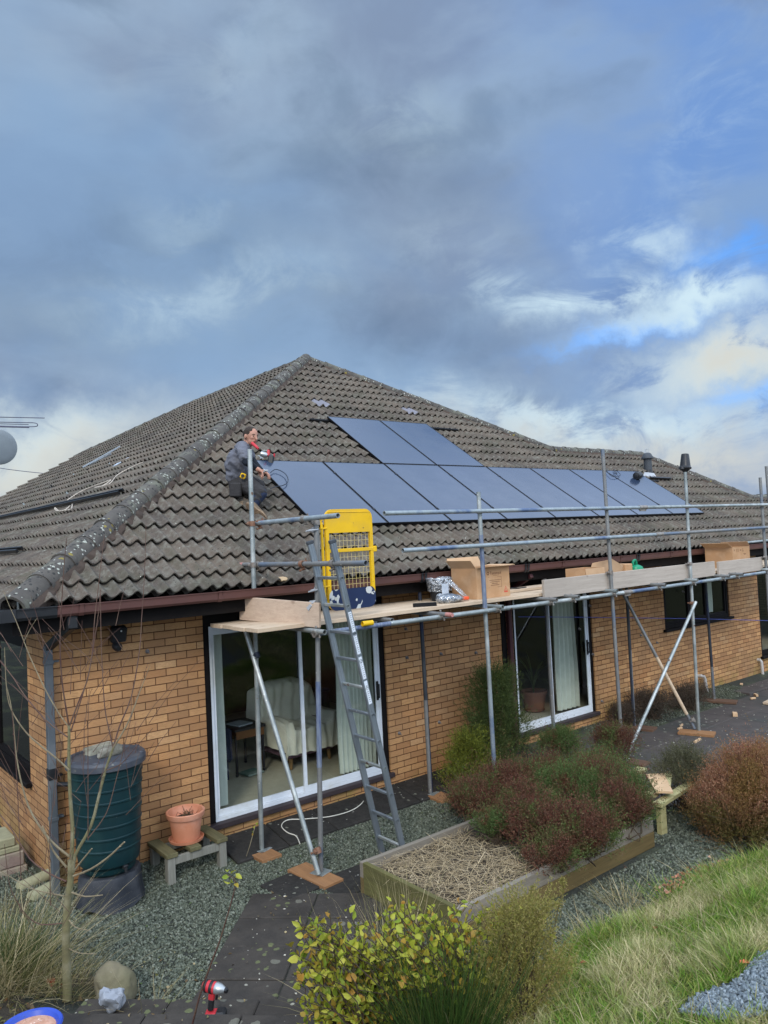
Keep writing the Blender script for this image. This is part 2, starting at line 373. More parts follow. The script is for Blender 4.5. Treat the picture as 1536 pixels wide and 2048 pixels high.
# ================================================================== materials
def brick_mat():
    m, nt, b, out = newmat('brick'); t = NT(nt); tc = t.n('ShaderNodeTexCoord').outputs['Object']
    sp = t.n('ShaderNodeSeparateXYZ', {0: tc}); geo = t.n('ShaderNodeNewGeometry')
    cb = t.n('ShaderNodeCombineXYZ', {0: t.m('ADD', sp.outputs[0], sp.outputs[1]), 1: sp.outputs[2]})
    off = t.n('ShaderNodeMapping'); t.L.new(cb.outputs[0], off.inputs[0]); off.inputs['Location'].default_value = (22.5 + BRX, 7.5, 0)
    def br(c1, c2, mo, msz=0.0045, sm=0.12):
        n = t.n('ShaderNodeTexBrick', {'Color1': c1, 'Color2': c2, 'Mortar': mo, 'Scale': 1.0, 'Mortar Size': msz, 'Mortar Smooth': sm, 'Bias': 0.0, 'Brick Width': 0.225, 'Row Height': 0.075})
        n.offset = 0.5; n.squash = 1.0; t.L.new(off.outputs[0], n.inputs['Vector']); return n
    a = br((0.62, 0.345, 0.148), (0.38, 0.185, 0.078), (0.085, 0.036, 0.018))
    rnd = br((1, 1, 1), (0, 0, 0), (0, 0, 0)); 
    # second per-brick lottery for the pinker and browner ones
    o2 = t.n('ShaderNodeMapping'); t.L.new(off.outputs[0], o2.inputs[0]); o2.inputs['Location'].default_value = (45.0, 15.0, 0)
    b2 = t.n('ShaderNodeTexBrick', {'Color1': (1, 1, 1), 'Color2': (0, 0, 0), 'Mortar': (0, 0, 0), 'Scale': 1.0, 'Mortar Size': 0.0, 'Brick Width': 0.225, 'Row Height': 0.075}); t.L.new(o2.outputs[0], b2.inputs['Vector'])
    col = t.mix(t.m('MULTIPLY', t.mr(b2.outputs[0], 0.45, 1.0), 0.75), a.outputs[0], (0.33, 0.175, 0.08))
    col = t.mix(t.mr(b2.outputs[0], 0.12, 0.0, 0, 0.6), col, (0.62, 0.41, 0.22))
    # wire-cut grain
    g = t.noise(cb.outputs[0], 42, 5, 0.7, 1.6, st=(0.35, 1.5, 1)); col = t.mix(t.mr(g, 0.38, 0.66, 0.0, 0.62), col, (0.30, 0.15, 0.065))
    big = t.noise(tc, 0.9, 4, 0.6); col = t.mix(t.mr(big, 0.42, 0.66, 0, 0.55), col, (0.25, 0.155, 0.085))
    # green algae near the ground in patches
    al = t.m('MULTIPLY', t.mr(sp.outputs[2], 0.55, -0.1), t.mr(t.noise(tc, 1.6, 4, 0.6, off=(2, 0, 0)), 0.46, 0.62)); col = t.mix(t.m('MULTIPLY', al, 0.75), col, (0.25, 0.205, 0.055))
    mo = t.m('SUBTRACT', 1.0, a.outputs['Fac']); colm = t.mix(a.outputs['Fac'], col, (0.10, 0.045, 0.022))
    t.L.new(colm, b.inputs['Base Color']); b.inputs['Roughness'].default_value = 0.88; b.inputs['Specular IOR Level'].default_value = 0.2
    h = t.m('ADD', t.m('MULTIPLY', mo, 1.0), t.m('MULTIPLY', g, 0.5))
    bp = t.n('ShaderNodeBump', {'Strength': 1.0, 'Distance': 0.010}); t.L.new(h, bp.inputs['Height']); t.L.new(bp.outputs[0], b.inputs['Normal'])
    return m
BRX = 0.0
m_brick = brick_mat()
def tile_mat(name, base=1.0, lich=True):
    m, nt, b, out = newmat(name); t = NT(nt); tc = t.n('ShaderNodeTexCoord').outputs['Object']
    at = t.n('ShaderNodeAttribute'); at.attribute_name = 'tint'
    f = t.noise(tc, 3.0, 6, 0.65); col = t.mix(t.mr(f, 0.3, 0.7), (0.100 * base, 0.084 * base, 0.072 * base), (0.058 * base, 0.049 * base, 0.043 * base))
    col = t.mix(t.mr(at.outputs['Fac'], 0.0, 1.0, 0, 0.5), col, (0.150 * base, 0.118 * base, 0.088 * base))
    col = t.mix(t.mr(t.noise(tc, 55, 4, 0.75), 0.40, 0.66, 0, 0.6), col, (0.040, 0.035, 0.030))
    col = t.mix(t.mr(t.noise(tc, 0.8, 4, 0.6, off=(4, 4, 1)), 0.46, 0.62, 0, 0.45), col, (0.155, 0.125, 0.095))
    col = t.mix(t.mr(t.noise(tc, 14, 5, 0.7, off=(1, 4, 1)), 0.50, 0.68, 0, 0.6), col, (0.20, 0.20, 0.165))
    col = t.mix(t.mr(t.noise(tc, 1.9, 6, 0.7, off=(7, 2, 5)), 0.50, 0.62, 0, 0.5), col, (0.062, 0.062, 0.042)); col = t.mix(t.mr(t.noise(tc, 2.6, 6, 0.7, off=(1, 8, 5)), 0.56, 0.70, 0, 0.6), col, (0.17, 0.165, 0.14))
    def spots(scale, size, cov, c, off=0.0):
        nonlocal col
        v = t.vor(tc, scale); d = t.m('LESS_THAN', t.m('ADD', v.outputs['Distance'], t.m('MULTIPLY', t.noise(tc, scale * 2.5, 3), 0.5)), size)
        g = t.m('GREATER_THAN', t.noise(tc, scale * 0.16, 3, 0.7, off=(off, 1, 2)), cov); col = t.mix(t.m('MULTIPLY', d, g), col, c)
    spots(22, 0.34, 0.54, (0.26, 0.265, 0.225), 1); spots(14, 0.30, 0.57, (0.42, 0.42, 0.37), 5); spots(22, 0.42, 0.53, (0.035, 0.033, 0.030), 9)
    # moss and yellow lichen around the top of the roof
    d = t.n('ShaderNodeVectorMath', {1: (5.75, 5.9, 6.55)}, operation='DISTANCE'); t.L.new(tc, d.inputs[0])
    y = t.m('MULTIPLY', t.mr(d.outputs['Value'], 1.9, 0.3), t.mr(t.noise(tc, 4, 5, 0.7, off=(3, 3, 3)), 0.40, 0.54)); col = t.mix(t.m('MULTIPLY', y, 0.85), col, (0.24, 0.20, 0.045))
    t.L.new(col, b.inputs['Base Color']); b.inputs['Roughness'].default_value = 0.9; b.inputs['Specular IOR Level'].default_value = 0.25
    bp = t.n('ShaderNodeBump', {'Strength': 1.0, 'Distance': 0.004}); t.L.new(t.noise(tc, 70, 5, 0.7), bp.inputs['Height']); t.L.new(bp.outputs[0], b.inputs['Normal'])
    return m
m_tile = tile_mat('roof_tile')
m_ridge = M('ridge_tile', (0.095, 0.086, 0.074), (0.055, 0.05, 0.045), 5, 0.9, bump=0.006, bscale=30, c3=(0.13, 0.13, 0.10), s3=4,
            spots=[((0.32, 0.33, 0.28), 19, 0.26, 0.48), ((0.46, 0.46, 0.41), 13, 0.14, 0.55), ((0.03, 0.03, 0.028), 20, 0.30, 0.46), ((0.20, 0.16, 0.04), 9, 0.22, 0.60)])
m_bed = M('mortar_bedding', (0.085, 0.06, 0.045), (0.05, 0.037, 0.03), 9, 0.95, bump=0.008, bscale=25)
m_upvc = M('brown_gutter_plastic', (0.105, 0.046, 0.038), (0.080, 0.037, 0.031), 3, 0.42, rvar=0.08)
m_blackpl = M('black_plastic', (0.014, 0.015, 0.017), (0.022, 0.023, 0.025), 5, 0.38, rvar=0.1)
m_fascia = M('black_stained_timber', (0.007, 0.006, 0.006), (0.011, 0.009, 0.008), 8, 0.7, spec=0.08)
m_frame_dk = M('dark_timber_frame', (0.006, 0.005, 0.005), (0.010, 0.008, 0.008), 8, 0.6, spec=0.10)
m_sill = M('brown_timber_sill', (0.045, 0.032, 0.034), (0.03, 0.022, 0.023), 7, 0.6)
m_white = M('white_painted_aluminium', (0.66, 0.70, 0.74), (0.58, 0.62, 0.66), 3, 0.4, c3=(0.50, 0.52, 0.51), s3=2)
m_greypl = M('grey_plastic_pipe', (0.085, 0.098, 0.108), (0.065, 0.075, 0.084), 4, 0.5, c3=(0.13, 0.14, 0.145), s3=2.5)
m_galv = M('galvanised_tube', (0.34, 0.37, 0.36), (0.20, 0.225, 0.22), 7, 0.48, 0.55, rvar=0.1, c3=(0.46, 0.48, 0.46), s3=3, spots=[((0.16, 0.10, 0.07), 9, 0.16, 0.56), ((0.62, 0.62, 0.58), 24, 0.14, 0.54)])
m_tube_dk = M('weathered_grey_tube', (0.235, 0.235, 0.225), (0.16, 0.16, 0.155), 6, 0.55, 0.45, c3=(0.13, 0.165, 0.215), s3=2.2, rvar=0.1, spots=[((0.40, 0.40, 0.37), 20, 0.14, 0.55)])
m_tube_blue = M('blue_streaked_tube', (0.30, 0.345, 0.36), (0.22, 0.255, 0.27), 5, 0.5, 0.4, c3=(0.085, 0.125, 0.215), s3=2.2, st=(2.5, 2.5, 0.5))
m_tube_paint = M('blue_painted_tube', (0.060, 0.085, 0.17), (0.22, 0.25, 0.29), 13, 0.5, 0.2, st=(3, 3, 0.4))
m_tube_shade = M('shaded_scaffold_tube', (0.055, 0.062, 0.068), (0.035, 0.04, 0.05), 5, 0.55, 0.4, c3=(0.02, 0.03, 0.08), s3=1.6)  # scaffold tube with the shade under the deck put into its colour
m_coup = M('coupler_steel', (0.30, 0.29, 0.27), (0.19, 0.15, 0.12), 18, 0.5, 0.5, bump=0.002)
m_rust = M('rusty_coupler', (0.17, 0.062, 0.034), (0.23, 0.15, 0.10), 22, 0.75, 0.2, bump=0.003)
m_red = M('red_coupler', (0.42, 0.03, 0.035), (0.28, 0.03, 0.03), 15, 0.5)
def glass_mat(name, tint=(0.9, 0.95, 0.93), ior=1.5):
    m, nt, b, out = newmat(name); nt.nodes.remove(b); t = NT(nt)
    tr = t.n('ShaderNodeBsdfTransparent', {0: tint}); gl = t.n('ShaderNodeBsdfGlossy', {'Color': (1.0, 1.0, 1.0), 'Roughness': 0.0}); geo = t.n('ShaderNodeNewGeometry')
    dt = t.n('ShaderNodeVectorMath', operation='DOT_PRODUCT'); t.L.new(geo.outputs['Normal'], dt.inputs[0]); t.L.new(geo.outputs['Incoming'], dt.inputs[1])
    fz = t.m('ADD', t.m('MULTIPLY', t.m('POWER', t.m('SUBTRACT', 1.0, t.m('ABSOLUTE', dt.outputs['Value'])), 5.0), 0.93), 0.07); mx = t.n('ShaderNodeMixShader', {0: fz})
    t.L.new(tr.outputs[0], mx.inputs[1]); t.L.new(gl.outputs[0], mx.inputs[2]); t.L.new(mx.outputs[0], out.inputs[0]); return m
m_glass = glass_mat('window_glass', (0.88, 0.92, 0.90), 1.45)
def wood_mat(name, c1, c2, c3, rough=0.8, axis=(1, 0, 0), sc_=1.0, knots=True, bump=0.0015):
    m, nt, b, out = newmat(name); t = NT(nt); tc = t.n('ShaderNodeTexCoord').outputs['Object']
    st = tuple((0.9 if a else 16.0) * sc_ for a in axis); g = t.noise(tc, 1.6, 7, 0.62, 0.6, st=st); col = t.mix(t.mr(g, 0.34, 0.64), c1, c2)
    g2 = t.noise(tc, 7, 5, 0.7, 0.3, st=st); col = t.mix(t.mr(g2, 0.55, 0.74, 0, 0.7), col, c3)
    col = t.mix(t.mr(t.noise(tc, 1.3, 4, 0.6), 0.48, 0.66, 0, 0.5), col, tuple(v * 0.72 for v in c1))
    if knots:
        v = t.vor(tc, 3.2); col = t.mix(t.mr(v.outputs['Distance'], 0.11, 0.045, 0, 0.8), col, c3)
    t.L.new(col, b.inputs['Base Color']); b.inputs['Roughness'].default_value = rough; b.inputs['Specular IOR Level'].default_value = 0.25
    bp = t.n('ShaderNodeBump', {'Strength': 1.0, 'Distance': bump}); t.L.new(g2, bp.inputs['Height']); t.L.new(bp.outputs[0], b.inputs['Normal'])
    return m
m_board = wood_mat('pale_scaffold_board', (0.56, 0.44, 0.31), (0.47, 0.35, 0.24), (0.30, 0.20, 0.13))
m_boardw = wood_mat('weathered_toe_board', (0.43, 0.37, 0.31), (0.35, 0.30, 0.25), (0.22, 0.18, 0.15))
m_boardy = wood_mat('cross_toe_board', (0.50, 0.38, 0.28), (0.42, 0.31, 0.23), (0.25, 0.17, 0.12), axis=(0, 1, 0))
m_sole = wood_mat('orange_sole_board', (0.33, 0.17, 0.075), (0.24, 0.125, 0.06), (0.12, 0.06, 0.03), axis=(0, 1, 0))
m_soled = wood_mat('wet_brown_sole_board', (0.15, 0.085, 0.055), (0.10, 0.06, 0.04), (0.05, 0.03, 0.02), axis=(0, 1, 0))
m_oldwood = wood_mat('greenish_old_timber', (0.145, 0.13, 0.065), (0.095, 0.085, 0.04), (0.05, 0.045, 0.025), axis=(0, 1, 0))
m_oldleg = wood_mat('bleached_timber_leg', (0.24, 0.235, 0.20), (0.16, 0.155, 0.125), (0.08, 0.075, 0.05), axis=(0, 0, 1), knots=False)
m_bedg = wood_mat('grey_sleeper', (0.235, 0.205, 0.165), (0.165, 0.145, 0.115), (0.085, 0.07, 0.05))
m_bedy = wood_mat('ochre_sleeper', (0.155, 0.11, 0.045), (0.10, 0.075, 0.032), (0.07, 0.045, 0.018))
m_bedgr = wood_mat('green_stained_sleeper', (0.135, 0.125, 0.045), (0.085, 0.08, 0.032), (0.06, 0.055, 0.02), axis=(0, 1, 0))
m_newwood = wood_mat('fresh_green_timber', (0.42, 0.39, 0.20), (0.33, 0.30, 0.14), (0.19, 0.17, 0.07))
m_ply = wood_mat('fresh_cut_board', (0.60, 0.42, 0.26), (0.52, 0.34, 0.19), (0.36, 0.20, 0.09))
m_card = M('cardboard', (0.44, 0.255, 0.13), (0.40, 0.23, 0.115), 4, 0.85, c3=(0.47, 0.29, 0.16), s3=6)
m_card_in = M('cardboard_inside', (0.52, 0.34, 0.20), (0.46, 0.29, 0.16), 5, 0.85)
m_ink = M('box_print', (0.12, 0.055, 0.03), None, 4, 0.8); m_inkr = M('red_box_print', (0.55, 0.05, 0.03), None, 4, 0.8)

# ================================================================== the bungalow
house = thing('bungalow', 'single-storey tan brick bungalow with grey-brown concrete tiled hipped roof and brown gutter', 'house', (3.0, 3.0, -0.2))
WT = 2.26          # wall top
DZ = 2.185         # door head
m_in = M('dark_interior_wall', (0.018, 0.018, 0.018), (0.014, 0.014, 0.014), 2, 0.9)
m_carpet = M('beige_carpet', (0.46, 0.42, 0.32), (0.40, 0.37, 0.28), 14, 0.95, bump=0.003, bscale=160)
w = MB(); T = 0.11
OPEN = [(0.0, 2.41, 0.0, DZ), (4.745, 6.60, 0.0, DZ), (8.665, 10.94, 1.05, DZ), (12.13, 14.2, 0.12, DZ)]
xs = -1.5
for (a, b_, z0, z1) in OPEN:
    w.box((xs, 0, -0.5), (a, T, WT)); 
    if z0 > -0.1: w.box((a, 0, -0.5), (b_, T, z0))
    if z1 < WT: w.box((a, 0, z1), (b_, T, WT))
    xs = b_
w.box((xs, 0, -0.5), (20, T, WT))
# left return wall with its window
w.box((-1.5, T, -0.5), (-1.5 + T, 0.86, WT)); w.box((-1.5, 0.86, -0.5), (-1.5 + T, 3.2, 0.62)); w.box((-1.5, 3.2, -0.5), (-1.5 + T, 14.0, WT)); w.box((-1.5, 0.86, 2.05), (-1.5 + T, 3.2, WT))
w.box((19.9, T, -0.5), (20, 9, WT)); w.box((-1.5 + T, 13.9, -0.5), (19.9, 14, WT))
part(w, 'wall', m_brick, house)
# floors and dark room linings behind the openings
fl = MB()
fl.box((-1.38, 0.12, -0.35), (20, 5.2, -0.012)); part(fl, 'floor', m_carpet, house)
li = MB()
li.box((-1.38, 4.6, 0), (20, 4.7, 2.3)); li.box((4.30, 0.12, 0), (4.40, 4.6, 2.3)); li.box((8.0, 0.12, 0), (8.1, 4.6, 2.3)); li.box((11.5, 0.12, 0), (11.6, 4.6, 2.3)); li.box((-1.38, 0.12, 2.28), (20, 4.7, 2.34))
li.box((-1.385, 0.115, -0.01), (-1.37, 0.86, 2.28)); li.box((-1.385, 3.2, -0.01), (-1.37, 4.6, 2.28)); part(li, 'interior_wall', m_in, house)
# timber surround + sill + white aluminium sliding doors
def slider(x0, x1, z0, z1, mid, ybase=0.035, dark=0.07, handle=True, mats=None):
    d = MB(); d.box((x0, ybase - 0.01, z0), (x0 + dark, 0.10, z1)); d.box((x1 - dark, ybase - 0.01, z0), (x1, 0.10, z1)); d.box((x0 + dark, ybase - 0.01, z1 - 0.15), (x1 - dark, 0.10, z1))
    fr = part(d, 'door_frame', m_frame_dk, house)
    sl_ = MB(); sl_.box((x0 - 0.02, -0.045, z0 - 0.05), (x1 + 0.03, 0.10, z0 + 0.004), 0.006); part(sl_, 'door_sill', m_sill, house)
    X0, X1 = x0 + dark, x1 - dark; zt = z1 - 0.15
    o = MB(); wd = 0.03
    o.box((X0, ybase, z0 + 0.006), (X0 + wd, 0.085, zt)); o.box((X1 - wd, ybase, z0 + 0.006), (X1, 0.085, zt)); o.box((X0 + wd, ybase, zt - 0.045), (X1 - wd, 0.085, zt)); o.box((X0 + wd, ybase, z0 + 0.006), (X1 - wd, 0.085, z0 + 0.045))
    part(o, 'track_frame', m_white, house)
    xm = mid
    for j, (a, b_, y) in enumerate(((X0 + wd, xm + 0.03, 0.062), (xm - 0.02, X1 - wd, 0.042))):
        s = MB(); c = 0.042; zb = z0 + 0.047; zt2 = zt - 0.047
        s.box((a, y, zb), (a + c, y + 0.018, zt2)); s.box((b_ - c, y, zb), (b_, y + 0.018, zt2)); s.box((a + c, y, zb), (b_ - c, y + 0.018, zb + 0.065)); s.box((a + c, y, zt2 - 0.05), (b_ - c, y + 0.018, zt2))
        door = part(s, 'sliding_door', m_white, house)
        g = MB(); g.poly([(a + c, y + 0.009, zb + 0.065), (b_ - c, y + 0.009, zb + 0.065), (b_ - c, y + 0.009, zt2 - 0.05), (a + c, y + 0.009, zt2 - 0.05)]); sub(g, 'pane', m_glass, door)
        if j == 1 and handle:
            h = MB(); h.box((b_ - 0.036, y - 0.02, 0.90), (b_ - 0.008, y - 0.001, 1.13), 0.004); h.box((b_ - 0.036, y - 0.045, 0.93), (b_ - 0.018, y - 0.02, 0.955)); h.box((b_ - 0.036, y - 0.045, 1.075), (b_ - 0.018, y - 0.02, 1.10)); h.box((b_ - 0.038, y - 0.055, 0.93), (b_ - 0.016, y - 0.041, 1.10), 0.003); sub(h, 'handle', m_blackpl, door)
slider(0.0, 2.41, 0.0, DZ, 1.205, dark=0.075)
slider(4.745, 6.60, 0.0, DZ, 5.60, dark=0.06)
# window with three casements, far patio door, side window
def casement(x0, x1, z0, z1, n, fx, dark, axis='x', nm='window'):
    """dark timber window; axis x: on the garden wall, axis y: on the left return wall"""
    def B(mb, a, b_, d0, d1, zz0, zz1, bev=0):
        if axis == 'x': mb.box((a, d0, zz0), (b_, d1, zz1), bev)
        else: mb.box((-1.5 + d0, a, zz0), (-1.5 + d1, b_, zz1), bev)
    f = MB(); B(f, x0, x0 + dark, 0.02, 0.09, z0, z1); B(f, x1 - dark, x1, 0.02, 0.09, z0, z1); B(f, x0 + dark, x1 - dark, 0.02, 0.09, z1 - dark, z1); B(f, x0 + dark, x1 - dark, 0.02, 0.09, z0, z0 + dark)
    wn = part(f, nm, m_frame_dk, house)
    s = MB(); B(s, x0 - 0.06, x1 + 0.06, -0.06, 0.10, z0 - 0.045, z0 + 0.002, 0.006); sub(s, 'sill', m_frame_dk, wn)
    e = [x0 + dark] + list(fx) + [x1 - dark]
    for i in range(len(e) - 1):
        a, b_ = e[i], e[i + 1]; k = MB(); c = 0.05
        B(k, a, a + c, 0.03, 0.075, z0 + dark, z1 - dark); B(k, b_ - c, b_ - 0.003, 0.03, 0.075, z0 + dark, z1 - dark); B(k, a + c, b_ - c, 0.03, 0.075, z0 + dark, z0 + dark + c); B(k, a + c, b_ - c, 0.03, 0.075, z1 - dark - c, z1 - dark)
        sub(k, 'casement', m_frame_dk, wn)
        g = MB(); q = [(a + c, z0 + dark + c), (b_ - c, z0 + dark + c), (b_ - c, z1 - dark - c), (a + c, z1 - dark - c)]
        g.poly([(u, 0.052, z) for u, z in q] if axis == 'x' else [(-1.448, u, z) for u, z in q]); sub(g, 'pane', m_glass, wn)
casement(8.665, 10.94, 1.05, DZ, 3, (9.55, 10.15), 0.06)
casement(12.13, 14.2, 0.12, DZ, 2, (13.15,), 0.05, nm='patio_window')
casement(0.86, 3.2, 0.62, 2.05, 2, (2.35,), 0.07, 'y')
# eaves: soffit, fascia, gutter with clips
ev = MB(); ev.box((-1.90, -0.44, 2.225), (20, -0.002, 2.24)); ev.box((-1.90, -0.002, 2.225), (-1.502, 14.4, 2.24)); part(ev, 'soffit', m_fascia, house)
fa = MB(); fa.box((-1.93, -0.465, 2.205), (20, -0.44, 2.36)); fa.box((-1.93, -0.44, 2.205), (-1.905, 16, 2.34)); part(fa, 'fascia', m_fascia, house)
def gutter(mb, x0, x1, d=0.0, z=2.335):
    pr = [(-0.468, 0.075), (-0.470 - 0, 0.02), (-0.49, 0.0), (-0.565, 0.0), (-0.582, 0.022), (-0.585, 0.095), (-0.592, 0.098), (-0.592, 0.088), (-0.586, 0.085), (-0.578, 0.024), (-0.563, 0.006), (-0.492, 0.006), (-0.476, 0.024), (-0.474, 0.075)]
    pr = [(y - d * (1 if y < -0.53 else -0.2), z + h + (-d if h < 0.01 else d * 0.6 if h > 0.07 else 0)) for y, h in pr]
    v = [(x, y, h) for x in (x0, x1) for y, h in pr]; n = len(pr)
    mb.add(v, [(i, (i + 1) % n, (i + 1) % n + n, i + n) for i in range(n)] + [tuple(range(n)), tuple(range(2 * n - 1, n - 1, -1))])
g = MB(); gutter(g, -1.66, 19.95); part(g, 'gutter', m_upvc, house)
g = MB(); gutter(g, -2.02, -1.60, 0.004); g.box((-2.05, -0.60, 2.33), (-1.93, 3.2, 2.43)); part(g, 'gutter_corner', m_blackpl, house)
for x in (-1.42, -0.10, 1.20, 2.62, 3.9, 5.2, 6.6, 8.0, 9.3):
    k = MB(); gutter(k, x, x + 0.045, 0.005); part(k, 'gutter_clip', m_upvc, house)
for x in (2.54, 4.40, 7.02):
    k = MB(); gutter(k, x, x + 0.035, 0.010); gutter(k, x + 0.055, x + 0.09, 0.010); part(k, 'gutter_union', m_blackpl, house)
# grey downpipe at the left corner
dp = MB(); c = 0.033
dp.obox((-1.46, -0.50, 2.335), (-1.46, -0.50, 2.22), 0.085, 0.085, (0, 1, 0), 0.008); dp.obox((-1.46, -0.50, 2.245), (-1.545, -0.062, 2.03), 0.068, 0.068, (0, 0, 1), 0.006)
dpo = part(dp, 'downpipe_offset', m_blackpl, house)
dp = MB(); dp.box((-1.545 - c, -0.062 - c, -0.22), (-1.545 + c, -0.062 + c, 2.05), 0.006); d1 = part(dp, 'downpipe', m_greypl, house)
for z in (1.88, 0.85, 0.48):
    k = MB(); k.box((-1.545 - 0.038, -0.062 - 0.038, z), (-1.545 + 0.038, -0.062 + 0.038, z + (0.10 if z == 0.85 else 0.035)), 0.003); k.box((-1.50, -0.05, z + 0.008), (-1.45, -0.002, z + 0.025)); sub(k, 'pipe_bracket', m_greypl if z != 0.85 else m_blackpl, d1)
k = MB(); k.tube([(-1.51, -0.075, 0.80), (-1.44, -0.16, 0.80), (-1.36, -0.24, 0.815), (-1.31, -0.26, 0.82)], 0.021, 10); sub(k, 'butt_connector', m_blackpl, d1)
m_pipebr = M('maroon_downpipe', (0.07, 0.022, 0.026), (0.05, 0.017, 0.02), 4, 0.5)
dp = MB(); dp.box((4.60, -0.075, -0.25), (4.665, -0.012, 2.02), 0.006); dp.obox((4.63, -0.045, 2.03), (4.63, -0.50, 2.27), 0.06, 0.06, (0, 0, 1), 0.005); part(dp, 'downpipe', m_pipebr, house)
dp = MB(); dp.box((4.50, -0.014, 0.0), (4.595, -0.001, 2.2)); part(dp, 'cable_trunking', m_frame_dk, house)
m_wpipe = M('white_waste_pipe', (0.52, 0.50, 0.47), (0.42, 0.40, 0.38), 8, 0.5, spots=[((0.2, 0.18, 0.14), 14, 0.2, 0.5)])
dp = MB(); dp.tube([(9.66, 0.02, 0.10), (9.66, -0.05, 0.105), (9.70, -0.085, 0.085), (9.72, -0.09, 0.03), (9.77, -0.09, -0.27)], 0.03, 12); part(dp, 'waste_pipe', m_wpipe, house)
dp = MB(); dp.tube([(11.93, 0.02, 0.08), (11.93, -0.05, 0.085), (11.95, -0.07, 0.04), (11.97, -0.07, -0.30)], 0.028, 12); part(dp, 'waste_pipe', m_wpipe, house)

# ------------------------------------------------------------------ tiled roof slopes
PITCH = 0.152
def tile_plane(name, O, S, U, s0, s1, courses, tmax, mat, phase=0.0, amp=0.054, per=10, tmin=None, parent=house, pname='roof_slope'):
    """O origin on the roof plane, S unit along eave, U unit up slope; courses = list of t at the lower edge of each course"""
    O = np.array(O, float); S = np.array(S, float); U = np.array(U, float); Nn = np.cross(S, U); Nn /= np.linalg.norm(Nn)
    if Nn[2] < 0: Nn = -Nn
    k0 = int(math.floor(s0 / PITCH)); k1 = int(math.ceil(s1 / PITCH)); n = (k1 - k0) * per
    ss = (k0 + np.arange(n + 1) / per) * PITCH; ph = (ss / PITCH) * 2 * np.pi + phase
    wv = amp * ((1 + np.cos(ph)) / 2) ** 1.35
    tm = tmax(ss); tn = tmin(ss) if tmin is not None else np.full_like(ss, -1e9)
    tile = np.floor((ss + 1e-6) / (2 * PITCH)).astype(int); tile -= tile.min()
    V = []; F = []; TI = []; base = 0; nt_ = tile.max() + 2
    for c in range(len(courses) - 1):
        a, b_ = courses[c], courses[c + 1]
        if c < len(courses) - 2: top = b_ + 0.085
        else: top = b_
        jt = rng.normal(0, 0.004, nt_)[tile]; jh = np.abs(rng.normal(0, 0.0022, nt_))[tile]; tint = rng.random(nt_)[tile]
        lo = np.clip(a + jt, tn, None); hi = np.minimum(top, tm); ok = hi > lo + 0.01
        hi = np.maximum(hi, lo + 0.001)
        L_ = (b_ - a); slope = 0.046
        def hgt(tv): return wv + 0.020 + jh + slope * (1 - (tv - a) / L_)
        rows = [(lo + 0.06, hgt(lo) - 0.085), (lo + 0.055, hgt(lo) - 0.022), (lo, hgt(lo) - 0.018), (lo, hgt(lo) - 0.004), (lo + 0.005, hgt(lo)), (hi, hgt(hi))]
        for tv, hv in rows: V.append(O + np.outer(ss, S) + np.outer(tv, U) + np.outer(hv, Nn)); TI.append(tint)
        m_ = len(ss); okc = np.nonzero(ok[:-1] & ok[1:] )[0]
        for r in range(5):
            i0 = base + r * m_ + okc; F.append(np.stack([i0, i0 + 1, i0 + 1 + m_, i0 + m_], 1))
        base += 6 * m_
    V = np.concatenate(V); F = np.concatenate(F); TI = np.concatenate(TI)
    used = np.unique(F); remap = np.full(len(V), -1); remap[used] = np.arange(len(used)); V = V[used]; F = remap[F]; TI = TI[used]
    o = npmesh(pname, V, F, mat, parent)
    at = o.data.attributes.new('tint', 'FLOAT', 'POINT'); at.data.foreach_set('value', TI.astype(np.float32))
    me = o.data; me.polygons.foreach_set('use_smooth', np.ones(len(me.polygons), bool)); 
    bm = bmesh.new(); bm.from_mesh(me)
    for e in bm.edges:
        if len(e.link_faces) == 2 and e.calc_face_angle(0) > 0.7: e.smooth = False
    bm.to_mesh(me); bm.free()
    return o
cP, sP = math.cos(PIT), math.sin(PIT)
# front slope: eave along x at y=-0.38
O1 = (0, -0.40, roofz(-0.40) - 0.03)
APEX = (5.515, 6.13); H2 = (9.281, 2.748); R2 = (12.489, 2.724); H3 = (14.169, 1.015)
def front_ymax(x):
    xp = [-1.95, APEX[0], H2[0], R2[0], H3[0], 20.5]; yp = [-0.48, APEX[1], H2[1], R2[1], H3[1], H3[1]]
    return np.interp(x, xp, yp)
c_ys = [-0.37, -0.165, 0.10] + [0.10 + 0.272 * i for i in range(1, 25)]
courses = [(y + 0.40) / cP for y in c_ys]
front = tile_plane('roof', O1, (1, 0, 0), (0, cP, sP), -1.95, 20.3, courses, lambda s: (front_ymax(s) + 0.40) / cP, m_tile, phase=-2 * math.pi * (2.81 % PITCH) / PITCH)
# left slope: eave along y at x=-1.9
a2 = math.atan(SL); cL, sL = math.cos(a2), math.sin(a2)
O2 = (-1.86, 0, leftz(-1.86) - 0.03)
LP = [(-0.50, -1.95), (6.13, 5.515), (11.5, 5.515), (16.45, 3.885), (16.06, 1.65), (15.8, -1.9)]   # (y, x) outline
def left_xmax(y): return np.interp(y, [-0.50, 6.13, 11.5, 16.2], [-1.95, 5.515, 5.515, 3.97])
lc = [-1.86, -1.60] + [-1.60 + 0.292 * i for i in range(1, 27)]
left = tile_plane('roof', O2, (0, 1, 0), (cL, 0, sL), -0.5, 16.2, [(x + 1.86) / cL for x in lc], lambda s: (left_xmax(s) + 1.86) / cL, m_tile, per=8, amp=0.050)
